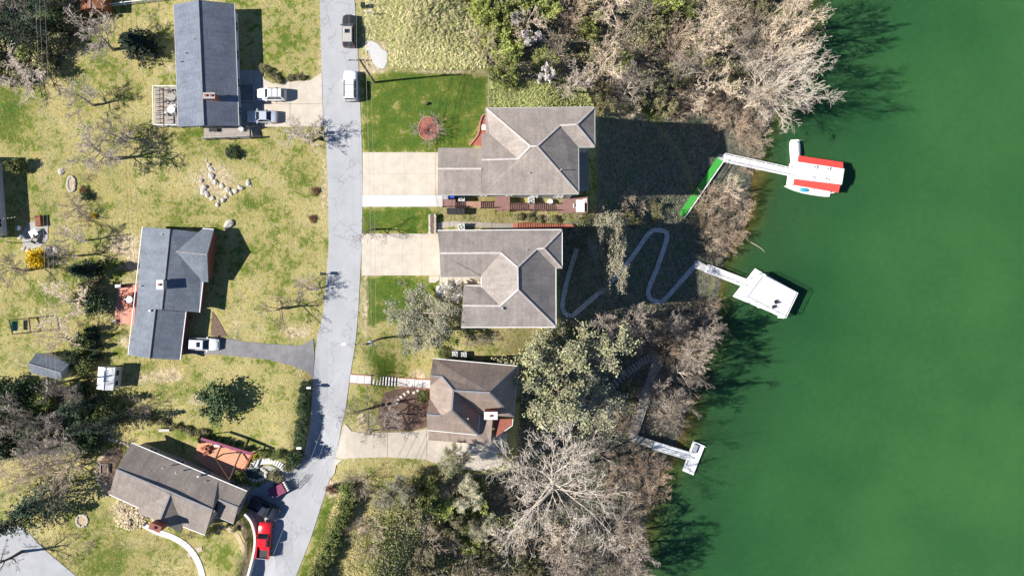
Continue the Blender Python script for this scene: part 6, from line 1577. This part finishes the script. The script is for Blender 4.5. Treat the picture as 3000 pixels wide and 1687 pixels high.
plant('green', 245, 1075, 30, 2.6, 'green shrub between the grey shed and the white shed'); plant('darkgreen', 215, 1055, 30, 2.6, 'dark shrub at the gable end of the grey shed')
plant('darkgreen', 235, 1140, 34, 3.4, 'dark evergreen below the backyard pole')
plant('shrub_grey', 405, 1195, 44, 3.2, 'small grey bare shrub right of the dark evergreen mass')
plant('darkgreen', 640, 1178, 60, 4.2, 'lone round dark evergreen on the lawn below the asphalt driveway', v=0, sxy=(1, .9))
plant('grey', 885, 405, 72, 5.0, 'purplish bare tree at the foot of the concrete driveway', v=0)
plant('dark', 815, 905, 80, 6.0, 'dark bare tree on the dry lawn beside the asphalt driveway', v=0)
plant('grey', 893, 848, 46, 4.2, 'bare shrubby tree beside the lone black mailbox lawn', v=1)
plant('dark', 1085, 665, 62, 6.0, 'dark thin bare tree between the two pale driveways', v=1)
plant('shrub_brown', 1256, 374, 52, 2.8, 'bare twiggy shrub in the round red tree bed')
plant('pale', 1238, 930, 105, 7, 'round pale green budding tree beside the grey hip roof', v=0)
plant('darkgreen', 1210, 940, 24, 1.2, 'dark low shrub under the pale budding tree', base=True)
plant('green', 1300, 1032, 18, 1.2, 'clipped square green bush beside the two white air conditioners', v=0)
plant('green', 1236, 1160, 18, 1.4, 'small leafy green bush at the front corner of the umber house')
plant('dark', 1085, 1205, 85, 7, 'dark branching bare tree leaning over the mulch towards the road', v=0, lean=(0, -14))
plant('brown', 1120, 1225, 70, 5, 'tangled brown bare tree in the mulch bed of the umber house', v=1)
plant('dark', 1075, 1275, 45, 5, 'spindly bare tree at the mouth of the umber house driveway', v=1)
plant('budding', 1650, 1065, 180, 12, 'largest yellow-green budding tree behind the umber house', v=0)
plant('pale', 1720, 1205, 150, 11, 'grey-green budding tree below the largest yellow-green one', v=1)
plant('pale', 1778, 745, 105, 11, 'narrow pale budding tree standing in the shade behind the grey hip roof', v=0, sxy=(.6, 1.25), rz=0)
plant('white', 1622, 1458, 235, 21, 'giant white-limbed bare sycamore on the slope below the umber house', v=0, rz=.6)
plant('white', 2262, 172, 170, 26, 'leaning white-limbed bare tree reaching over the water', v=1, rz=-.6, lean=(5, 14))
plant('grey', 60, 205, 80, 4, 'brown thicket tree at the lawn edge below the pale stump', v=2)
plant('budding', 1318, 1362, 62, 7, 'soft green budding tree leaning over the lower concrete driveway', v=1)
# hedge corner and bushes by the driveways
for i, (x, y) in enumerate(((770, 200), (785, 208), (798, 220), (808, 232), (815, 238))): plant('olive', x, y, 12, 1.0, 'olive bush in the curved row at the corner of the concrete driveway', 'curved row of olive bushes')
plant('olive', 850, 228, 12, .9, 'round bush on the driveway edge, nearer the curved row'); plant('olive', 880, 225, 13, .9, 'round bush on the driveway edge, nearer the road')
plant('clipped', 705, 1396, 20, 2.2, 'round clipped bush between the orange terrace and the pond')
plant('clipped', 614, 1555, 18, 1.8, 'round clipped bush at the front corner of the brown-roofed house')
plant('straw', 385, 1510, 40, 1.2, 'pale straw-coloured grass clump beside the brown-roofed house')
plant('straw', 365, 1490, 26, 1.0, 'smaller straw-coloured grass clump under the brown eave')
plant('shrub_brown', 335, 1335, 28, 1.6, 'rust-brown twiggy shrub at the top corner of the brown-roofed house'); plant('shrub_brown', 318, 1405, 26, 1.4, 'brown twiggy shrub beside the curved dirt walk')
plant('green', 350, 1368, 12, 1.4, 'small green shrub against the gable end of the brown-roofed house')
plant('yellow', 752, 1336, 8, .9, 'small yellow shrub at the terrace corner above the curved steps'); plant('olive', 808, 1392, 20, 1.2, 'olive shrub beside the pond patio'); plant('olive', 845, 1366, 16, 1.1, 'olive shrub at the foot of the curved steps')
plant('shrub_brown', 258, 1600, 18, 1.2, 'dark brown twiggy shrub on the lawn above the side road'); plant('shrub_brown', 545, 1572, 16, 1.2, 'brown shrub beside the white walk under the gable')
plant('rust', 250, 1335, 12, .8, 'small rust-red shrub left of the curved dirt walk'); plant('rust', 245, 558, 14, .9, 'rust-red shrub beside the oval stone bed'); plant('darkgreen', 253, 576, 14, 1.1, 'dark shrub below the rust-red one'); plant('shrub_brown', 250, 520, 15, 1.0, 'grey-brown shrub above the rust-red one')
plant('rust', 922, 560, 14, .6, 'small reddish shrub on the front lawn, upper'); plant('rust', 915, 641, 13, .5, 'small reddish shrub on the front lawn, lower'); plant('darkgreen', 680, 447, 20, 1.3, 'dark clipped shrub on the lawn below the porch deck')
plant('yellow', 275, 633, 8, .6, 'tiny yellow bush on the back lawn'); plant('leaf' if False else 'green', 45, 485, 26, 2.4, 'yellow-green bush on the edge of the neighbouring house shadow'); plant('shrub_brown', 740, 165 + 20, 14, 1, 'small shrub in the shade of the blue-grey house')
plant('shrub_tan', 1180, 830, 16, .8, 'small straw-coloured shrub on the lawn beside the footpath'); plant('blossom', 1318, 858, 36, 3.2, 'small white-flowered tree over the pale gravel bed', v=0)
plant('rust', 968, 1432, 16, 1.2, 'rust-brown shrub on the road bank below the pavers'); plant('shrub_grey', 1020, 1400, 24, 1.2, 'pale grey brush at the corner of the lower driveway')
for i in range(7): rock(320 + i * 11, 1286 + i * 3.2 + random.uniform(-2, 2), .26, 'grey wall stone in the row at the top corner of the brown-roofed house', 'stone row by the brown roof', True)
p = G(310, 1372); t = thing('raised_planter', p, 'square timber planter in the brown bed beside the curved dirt walk', 'planter')
for dx, dy, sx, sy in ((-.55, 0, .1, 1.5), (.55, 0, .1, 1.5), (0, -.7, 1.0, .1), (0, .7, 1.0, .1)): MB().box(p + Vector((dx, dy, -.05)), sx, sy, .5, 0).build('board', 'wood_grey', t)
MB().box(p + Vector((0, 0, -.05)), .98, 1.28, .35).build('soil', 'mulch_brown', t)
p = G(485, 1258); t = thing('park_bench', p, 'pale wooden bench beside the low hedge', 'bench')
MB().box(p + Vector((0, 0, .4)), 1.5, .45, .06).build('seat', 'stone_pale', t); MB().box(p + Vector((0, .24, .47)), 1.5, .05, .4).build('backrest', 'stone_pale', t)
for dx in (-.6, .6): MB().box(p + Vector((dx, 0, -.02)), .08, .4, .415).build('leg', 'stone_pale', t)
p = G(1092, 45); t = thing('yard_sign', p, 'white sign frame in the tall grass beside the black car', 'sign'); MB().box(p, .1, .1, 1.5).build('post', 'white_paint', t); MB().box(p + Vector((-.45, 0, 1.4)), .9, .08, .09).build('arm', 'white_paint', t); MB().box(p + Vector((-.45, 0, .75)), .6, .05, .6).build('panel', 'white_paint', t)
p = G(268, 1238); t = thing('tarp_pile', p, 'pale blue tarpaulin over a garden heap in the dark grove', 'tarp')
g = MB()
for i in range(7):
    for j in range(7): g.v.append((p.x + (i - 3) * .33, p.y + (j - 3) * .36, zw(p.x + (i - 3) * .33, p.y + (j - 3) * .36) + max(.02, 1.5 - .13 * ((i - 3) ** 2 + (j - 3) ** 2)) * random.uniform(.85, 1.1)))
for i in range(6):
    for j in range(6): g.f.append((i * 7 + j, (i + 1) * 7 + j, (i + 1) * 7 + j + 1, i * 7 + j + 1))
g.build('sheet', 'tarp_white', t)
# hedges
plant('darkgreen', 868, 1338, 24, 3.0, 'tall dark bush on the bank above the two white mailboxes')
def hedge(line, n, Rpx, h, kind, label, group):
    pts = smooth_line(line, 8)
    for i in range(n):
        q = pts[min(int(i / max(n - 1, 1) * (len(pts) - 1)), len(pts) - 1)]
        plant(kind, q.x + random.uniform(-4, 4), q.y + random.uniform(-4, 4), Rpx * random.uniform(.8, 1.2), h * random.uniform(.8, 1.15), label, group, base=False)
hedge([(890, 1130), (885, 1180), (884, 1230), (880, 1280), (868, 1330), (850, 1365)], 17, 14, 1.0, 'darkgreen', 'dark hedge shrub on the road bank above the white mailboxes', 'hedge along the road bank')
hedge([(400, 1205), (470, 1235), (540, 1258), (600, 1268)], 12, 12, 1.0, 'olive', 'low olive hedge shrub between the two lower left gardens', 'low hedge between the gardens')
hedge([(770, 1328), (810, 1332), (850, 1338), (872, 1345)], 8, 13, 1.1, 'green', 'green hedge shrub above the curved white steps', 'hedge above the curved steps')
hedge([(1020, 1430), (1024, 1470), (1012, 1510), (985, 1555), (965, 1600), (945, 1665), (925, 1710)], 18, 22, 2.0, 'green', 'leafy green hedge shrub along the right road verge', 'hedge along the lower road verge')
hedge([(590, 1285), (650, 1296), (720, 1318)], 11, 9, 1.6, 'darkgreen', 'dark hedge shrub behind the maroon awning', 'hedge behind the awning')
hedge([(668, 1540), (690, 1545)], 2, 9, 1.0, 'olive', 'olive shrub in the bed above the retaining wall', 'shrubs above the retaining wall')
hedge([(1310, 1058), (1420, 1062), (1490, 1066)], 7, 11, 1.0, 'darkgreen', 'dark foundation shrub along the shaded side of the umber house', 'foundation shrubs of the umber house')
for x, y in ((1370, 1004), (1395, 996), (1410, 985), (1420, 1002), (1440, 990)): plant('shrub_grey', x, y, 18, .9, 'low grey brush pile between the two lower lakeside roofs', 'brush pile between the roofs', base=True)

# woods, scattered inside outlines
def inside(q, poly):
    ins = False; k = len(poly)
    for i in range(k):
        (ax, ay), (bx, by) = poly[i], poly[(i + 1) % k]
        if (ay > q[1]) != (by > q[1]) and q[0] < (bx - ax) * (q[1] - ay) / (by - ay) + ax: ins = not ins
    return ins
def scatter(poly, n, mind, seed):
    rng = random.Random(seed); xs = [p[0] for p in poly]; ys = [p[1] for p in poly]; out = []; tries = 0
    while len(out) < n and tries < n * 60:
        tries += 1; q = (rng.uniform(min(xs), max(xs)), rng.uniform(min(ys), max(ys)))
        if inside(q, poly) and all((q[0] - o[0]) ** 2 + (q[1] - o[1]) ** 2 > mind * mind for o in out): out.append(q)
    return out
def wood_fill(poly, n, mind, seed, mix, where, group):
    rng = random.Random(seed + 1000); ks = [m[0] for m in mix]; ws = [m[1] for m in mix]
    desc = {'grey': 'bare grey tree', 'brown': 'bare brown tree', 'tan': 'pale tan bare tree', 'shrub': 'pinkish bare shrub', 'shrub_tan': 'straw-coloured bare shrub', 'shrub_grey': 'grey bare shrub', 'shrub_brown': 'brown bare shrub', 'shrub_lime': 'lime-green leafing shrub',
            'shrub_olive': 'olive leafing shrub', 'green': 'evergreen leafy shrub', 'darkgreen': 'dark evergreen shrub', 'olive': 'olive evergreen shrub', 'budding': 'yellow-green budding tree', 'pale': 'pale budding tree', 'conifer': 'conifer', 'pine': 'pine', 'blossom': 'white-blossomed tree'}
    for x, y in scatter(poly, n, mind, seed):
        k = rng.choices(ks, ws)[0]; m = mix[ks.index(k)]
        hh_ = rng.uniform(*m[3]); u_ = (hh_ - m[3][0]) / (m[3][1] - m[3][0]); ad = 'tall ' if u_ > .66 else 'low ' if u_ < .33 else 'middling '
        plant(k, x, y, rng.uniform(*m[2]), hh_, ad + desc[k] + ' ' + where, group + ', ' + ad + desc[k] + 's')
# woods beyond the tall grass, down to the water
wood_fill([(1500, -40), (1640, -40), (1990, -40), (2000, 240), (1760, 260), (1600, 225), (1530, 170)], 28, 50, 5, [('tan', 4, (55, 85), (8, 13)), ('grey', 2, (50, 75), (7, 12)), ('shrub', 2, (40, 58), (2.6, 4)), ('shrub_lime', 3, (34, 50), (2.2, 3.4)), ('green', 2.4, (28, 42), (2, 3.2)), ('shrub_olive', 4, (36, 50), (2, 3.5))], 'in the woods between the tall grass and the lake', 'upper woods')
wood_fill([(1980, -40), (2380, -40), (2350, 120), (2300, 230), (2220, 320), (2120, 300), (2000, 230)], 26, 48, 6, [('tan', 5, (60, 95), (9, 16)), ('shrub', 4, (36, 56), (2.6, 4.5)), ('grey', 2, (55, 80), (9, 14)), ('shrub_tan', 3, (36, 54), (2.4, 4)), ('shrub_olive', 4, (34, 46), (2, 3)), ('green', 1, (26, 36), (1.6, 2.4))], 'beside the white-limbed leaning tree on the lake shore', 'upper lakeshore thicket')
wood_fill([(1390, -40), (1500, -40), (1530, 120), (1510, 220), (1440, 210), (1410, 120)], 13, 36, 7, [('shrub_lime', 5, (36, 52), (2.4, 3.6)), ('green', 1.5, (28, 40), (1.8, 2.6)), ('shrub_tan', 2, (36, 50), (2.4, 3.4))], 'at the upper edge of the tall dry grass', 'thicket edge by the tall grass')
plant('blossom', 1518, 62, 30, 6.5, 'white-blossomed tree at the thicket edge, topmost of three', v=0); plant('blossom', 1552, 115, 36, 6.5, 'white-blossomed tree at the thicket edge, middle of three', v=1); plant('blossom', 1612, 218, 34, 5.5, 'white-blossomed tree at the thicket edge, lowest of three', v=0)
wood_fill([(1740, 245), (1960, 250), (2010, 300), (1990, 330), (1900, 285), (1850, 325), (1760, 325)], 13, 34, 8, [('shrub_tan', 3, (30, 44), (1.6, 2.6)), ('shrub_olive', 3, (30, 42), (1.6, 2.6)), ('shrub', 2, (30, 42), (1.8, 3))], 'above the shaded slope behind the taupe house', 'brush above the shaded slope')
wood_fill([(1990, 280), (2110, 310), (2230, 330), (2240, 400), (2215, 470), (2175, 430), (2190, 380), (2100, 355)], 14, 34, 9, [('shrub', 5, (34, 48), (2.4, 4.4)), ('shrub_tan', 3, (34, 46), (2, 3.4))], 'on the shore above the boathouse gangway', 'shore thicket above the gangway')
wood_fill([(2080, 560), (2150, 545), (2185, 590), (2180, 660), (2140, 730), (2100, 755), (2070, 700), (2060, 630)], 14, 32, 10, [('shrub', 5, (34, 50), (2.6, 4.6)), ('shrub_tan', 3, (32, 46), (2.4, 4)), ('tan', 1, (44, 56), (6, 8))], 'on the shore between the boathouse and the rooftop dock', 'shore thicket between the docks')
wood_fill([(2185, 380), (2225, 420), (2215, 520), (2180, 510), (2170, 440)], 7, 26, 11, [('shrub_tan', 3, (20, 30), (1.6, 2.6)), ('shrub', 3, (22, 30), (1.6, 2.6))], 'on the bank beside the boathouse gangway', 'shrubs beside the gangway')
wood_fill([(1760, 950), (1850, 940), (1960, 915), (2090, 885), (2110, 900), (2060, 1000), (1960, 1020), (1880, 1000), (1790, 980)], 20, 36, 12, [('shrub', 4, (34, 52), (2.4, 4)), ('grey', 2, (44, 60), (8, 12)), ('shrub_grey', 2, (34, 48), (2, 3.6)), ('shrub_tan', 2, (30, 44), (2, 3)), ('green', .8, (24, 34), (1.4, 2))], 'on the slope below the switchback path', 'thicket below the switchback path')
wood_fill([(1945, 1030), (2050, 1010), (2045, 1100), (2010, 1200), (1975, 1270), (1910, 1265), (1920, 1160)], 17, 34, 13, [('shrub', 5, (34, 50), (2.4, 4.4)), ('shrub_tan', 2, (32, 46), (2, 3.6)), ('grey', 2, (46, 64), (9, 14))], 'between the boardwalk and the water', 'thicket between the boardwalk and the water')
wood_fill([(1790, 1180), (1860, 1120), (1870, 1190), (1840, 1260), (1790, 1260)], 8, 28, 14, [('shrub', 4, (26, 38), (1.8, 2.8)), ('shrub_tan', 3, (26, 36), (1.6, 2.6)), ('shrub_olive', 2, (26, 34), (1.6, 2.4))], 'on the uphill side of the boardwalk', 'thicket uphill of the boardwalk')
wood_fill([(1780, 1330), (1900, 1340), (1950, 1370), (1930, 1440), (1880, 1490), (1780, 1440)], 12, 36, 15, [('shrub', 5, (36, 50), (2, 4.2)), ('shrub_brown', 3, (34, 46), (2, 3.6))], 'on the shore below the smallest dock', 'shore thicket below the smallest dock')
wood_fill([(1650, 1560), (1760, 1540), (1880, 1540), (1880, 1740), (1650, 1740)], 14, 46, 16, [('shrub_grey', 4, (40, 58), (2.4, 4)), ('grey', 3, (50, 70), (10, 15)), ('shrub', 3, (36, 52), (2, 3.6))], 'below the giant sycamore on the shore', 'shore thicket below the sycamore')
wood_fill([(1300, 1560), (1640, 1560), (1660, 1740), (1200, 1740), (1220, 1620)], 21, 48, 17, [('tan', 3, (50, 80), (7, 12)), ('shrub_tan', 4, (38, 54), (2.2, 3.6)), ('shrub_olive', 3, (36, 52), (2, 3.4)), ('green', 1.2, (28, 40), (1.8, 2.8)), ('shrub_lime', 1, (30, 44), (2, 3))], 'in the lower woods beside the giant sycamore', 'lower woods')
wood_fill([(1150, 1440), (1260, 1400), (1400, 1420), (1440, 1540), (1300, 1560), (1180, 1540)], 15, 40, 18, [('green', 2.5, (30, 48), (2, 3.2)), ('shrub_olive', 3, (36, 52), (2.2, 3.6)), ('shrub_lime', 3, (34, 48), (2.2, 3.6)), ('pale', 1, (50, 66), (5, 7)), ('shrub_tan', 2, (36, 50), (2, 3))], 'in the evergreen thicket below the lower driveway', 'evergreen thicket')
wood_fill([(1040, 1390), (1150, 1370), (1180, 1420), (1110, 1520), (1060, 1680), (1000, 1720), (1040, 1560)], 5, 50, 19, [('shrub_tan', 4, (36, 52), (1.6, 2.8)), ('shrub_olive', 3, (34, 46), (1.6, 2.6))], 'on the open bank beside the road verge hedge', 'brush on the open bank')
wood_fill([(1450, 1400), (1520, 1370), (1560, 1500), (1470, 1540)], 6, 34, 20, [('shrub_brown', 3, (34, 46), (2, 3)), ('shrub_olive', 3, (32, 44), (2, 3))], 'under the upper limbs of the giant sycamore', 'brush under the sycamore')
wood_fill([(1560, 985), (1640, 965), (1760, 960), (1770, 1000), (1640, 985)], 5, 30, 21, [('shrub_olive', 3, (24, 34), (1.2, 2)), ('green', 3, (20, 30), (1, 1.8))], 'below the lowest gutter of the grey hip roof', 'brush below the grey roof')
wood_fill([(1700, 600), (1830, 560), (1960, 600), (1930, 650), (1800, 655), (1740, 645)], 10, 32, 26, [('shrub_tan', 3, (22, 34), (1, 1.8)), ('olive', 3, (16, 26), (.8, 1.4)), ('shrub_olive', 2, (22, 32), (1, 1.6))], 'between the two shaded rear slopes', 'brush between the shaded slopes')
wood_fill([(1480, 632), (1700, 628), (1700, 650), (1560, 648)], 7, 22, 27, [('olive', 3, (10, 16), (.7, 1.1)), ('shrub_tan', 2, (14, 20), (.8, 1.2))], 'between the mauve stairs and the red stairs', 'shrubs between the two stairs')
for x, y, r_, h in ((2335, 50, 80, 24), (2300, 120, 76, 22), (2245, 265, 66, 19), (2370, 5, 76, 24)): plant('tan', x, y, r_, h, 'tall spreading tan tree overhanging the water beside the leaning white-limbed tree', 'tall trees overhanging the upper shore')
for x, y, r_, h in ((2015, 1110, 52, 16), (1990, 1185, 52, 17), (2040, 1050, 46, 15), (1970, 1235, 44, 14)): plant('grey', x, y, r_, h, 'tall slender grey tree on the shore beyond the boardwalk', 'tall slender trees beyond the boardwalk')
for x, y, r_, h in ((2072, 985, 48, 14), (2062, 1015, 44, 13)): plant('grey', x, y, r_, h, 'tall slender grey tree on the shore below the rooftop dock', 'tall slender trees below the rooftop dock')
for x, y, r_, h in ((1870, 1610, 60, 13), (1850, 1665, 64, 15)): plant('grey', x, y, r_, h, 'tall grey tree leaning over the cove below the sycamore', 'tall trees over the cove')
# left margin
wood_fill([(-40, 1130), (120, 1120), (300, 1180), (340, 1250), (260, 1310), (60, 1330), (-40, 1340)], 24, 40, 22, [('darkgreen', 3, (36, 52), (3, 4.6)), ('grey', 4, (44, 66), (5, 8)), ('pine', 1.4, (44, 58), (7, 9)), ('green', 1.5, (34, 46), (3, 4))], 'in the dark grove beside the white shed', 'dark grove')
wood_fill([(-40, -40), (210, -40), (220, 70), (170, 170), (60, 230), (-40, 230)], 22, 38, 23, [('grey', 3, (44, 64), (5, 8)), ('pine', 1.5, (40, 56), (6, 9)), ('olive', 3, (34, 48), (2.4, 3.6)), ('green', 2, (32, 44), (2.4, 3.6))], 'in the grove beside the rusty shed', 'upper left grove')
wood_fill([(-30, 1340), (170, 1340), (230, 1390), (150, 1440), (-30, 1450)], 8, 40, 24, [('shrub_tan', 3, (44, 60), (2.4, 3.4)), ('tan', 2, (50, 64), (5, 7))], 'above the side road junction', 'pale brush above the side road')
plant('pine', 95, 1480, 88, 9.5, 'spreading pine whose shadow falls across the lawn by the stone ring', v=1)
plant('pine', 20, 1540, 70, 9, 'tall pine beside the end of the side road', v=0)
plant('dark', -20, 1660, 90, 9, 'dark bare tree beside the side road throwing its shadow over the asphalt', v=0)

# ------------------------------------------------------------------ things nobody could count: grass, leaf litter
def tufts(name, poly, n, seed, m, hmin, hmax, blades, w, label, cat, holes=(), spread=.12):
    rng = random.Random(seed); V, F = [], []; xs = [p[0] for p in poly]; ys = [p[1] for p in poly]; c = 0; tries = 0
    while c < n and tries < n * 12:
        tries += 1; q = (rng.uniform(min(xs), max(xs)), rng.uniform(min(ys), max(ys)))
        if not inside(q, poly) or any(inside(q, h_) for h_ in holes): continue
        c += 1; p = G(q[0], q[1], -.02); h = rng.uniform(hmin, hmax)
        for b in range(blades):
            an = rng.uniform(0, 6.283); dx, dy = math.cos(an), math.sin(an); r = rng.uniform(.3, 1) * spread; l = h * rng.uniform(.7, 1.3); i = len(V)
            V += [(p.x + dx * r - dy * w, p.y + dy * r + dx * w, p.z), (p.x + dx * r + dy * w, p.y + dy * r - dx * w, p.z), (p.x + dx * (r + l), p.y + dy * (r + l), p.z + h * rng.uniform(.5, 1))]; F.append((i, i + 1, i + 2))
    o = bpy.data.objects.new(name, make_mesh(name, V, F, m)); COL.objects.link(o); o['kind'] = 'stuff'; tag(o, label, cat); return o
LOT = [(1062, -60), (1400, -60), (1425, 200), (1300, 205), (1150, 196), (1072, 196), (1066, 90)]
GRAV = [(1068, 118), (1138, 120), (1140, 205), (1075, 205)]
tufts('tall_grass', LOT, 4200, 1, 'tall_grass', .15, .42, 8, .07, 'tall dry tan grass in clumps on the empty lot', 'grass', [GRAV])
tufts('tall_grass', LOT, 2600, 2, 'tall_grass_green', .15, .4, 7, .07, 'green grass mixed into the tall dry lot', 'grass', [GRAV])
tufts('ivy_bank', [(1434, 238), (1700, 242), (1735, 312), (1434, 314)], 3600, 3, 'tall_grass_green', .2, .45, 5, .06, 'grey-green ground cover above the taupe house', 'ground cover')
BANK = [(1000, 1410), (1100, 1390), (1180, 1460), (1120, 1600), (1060, 1740), (880, 1740), (930, 1600)]
tufts('bank_grass', BANK, 5000, 4, 'lawn_blade', .15, .4, 4, .05, 'rough grass on the bank right of the lower road', 'grass')
HOUSES = [[(450, -60), (770, -60), (948, 200), (948, 375), (740, 412), (450, 375)], [(335, 660), (640, 665), (640, 920), (925, 985), (925, 1110), (640, 1045), (330, 1060)], [(280, 1290), (600, 1275), (860, 1330), (860, 1450), (720, 1560), (740, 1700), (560, 1700), (380, 1530)]]
tufts('lawn_grass', [(0, 240), (440, 20), (940, -20), (960, 440), (960, 820), (935, 960), (300, 1110), (60, 1100), (0, 900)], 20000, 5, 'lawn_blade', .05, .13, 3, .05, 'patchy lawn grass on the left side of the road', 'grass', HOUSES)
tufts('lawn_grass', [(340, 1060), (640, 1046), (880, 1080), (905, 1110), (880, 1320), (720, 1300), (400, 1240)], 5000, 6, 'lawn_blade', .05, .13, 3, .05, 'patchy lawn grass below the asphalt driveway', 'grass')
tufts('lawn_grass', [(120, 1590), (290, 1460), (360, 1520), (560, 1620), (590, 1740), (260, 1740)], 6000, 8, 'lawn_blade', .05, .13, 3, .05, 'patchy lawn grass beside the side road', 'grass')
def litter(name, poly, n, seed, m, label, s0=.07, s1=.2):
    rng = random.Random(seed); V, F = [], []; xs = [p[0] for p in poly]; ys = [p[1] for p in poly]; c = 0; tries = 0
    while c < n and tries < n * 10:
        tries += 1; q = (rng.uniform(min(xs), max(xs)), rng.uniform(min(ys), max(ys)))
        if not inside(q, poly): continue
        c += 1; p = G(q[0], q[1], rng.uniform(.03, .25))
        if p.z > LAKE_Z - .1: leaf_quad(rng, V, F, p, rng.uniform(s0, s1), 1.0)
    o = bpy.data.objects.new(name, make_mesh(name, V, F, m)); COL.objects.link(o); o['kind'] = 'stuff'; tag(o, label, 'ground cover')
litter('leaf_litter', [(1400, 20), (1500, -60), (2400, -60), (2330, 200), (2240, 370), (1990, 330), (1740, 260), (1440, 235)], 26000, 1, 'litter_leaf', 'brown leaf litter and dead brush on the floor of the upper woods')
litter('leaf_litter', [(1560, 990), (2120, 860), (2040, 1100), (1960, 1380), (1890, 1500), (1880, 1740), (1080, 1740), (1180, 1460), (1280, 1390), (1500, 1390), (1540, 1100)], 34000, 2, 'litter_leaf', 'brown leaf litter on the floor of the lower woods')
litter('leaf_litter', [(1750, 335), (2000, 345), (2060, 640), (2090, 760), (2060, 870), (1850, 930), (1640, 950), (1640, 660), (1750, 640)], 7000, 9, 'litter_leaf', 'dead leaves scattered over the back slopes and the switchback path', .05, .14)
tufts('slope_grass', [(1750, 335), (2000, 345), (2060, 640), (2090, 760), (2060, 870), (1850, 930), (1640, 950), (1640, 660), (1750, 640)], 3500, 12, 'tall_grass_green', .05, .13, 4, .05, 'rough grass on the shaded slopes behind the lakeside houses', 'grass')
litter('undergrowth', [(1400, 20), (1500, -60), (2300, -60), (2240, 300), (1740, 260), (1440, 235)], 12000, 3, 'leaf_olive', 'low olive undergrowth in the upper woods', .08, .22)
litter('undergrowth', [(1100, 1420), (1280, 1390), (1500, 1400), (1620, 1740), (1080, 1740)], 14000, 4, 'leaf_mid', 'low green undergrowth in the lower woods', .08, .22)

for o in bpy.data.objects:
    if '_o' in o: del o['_o']
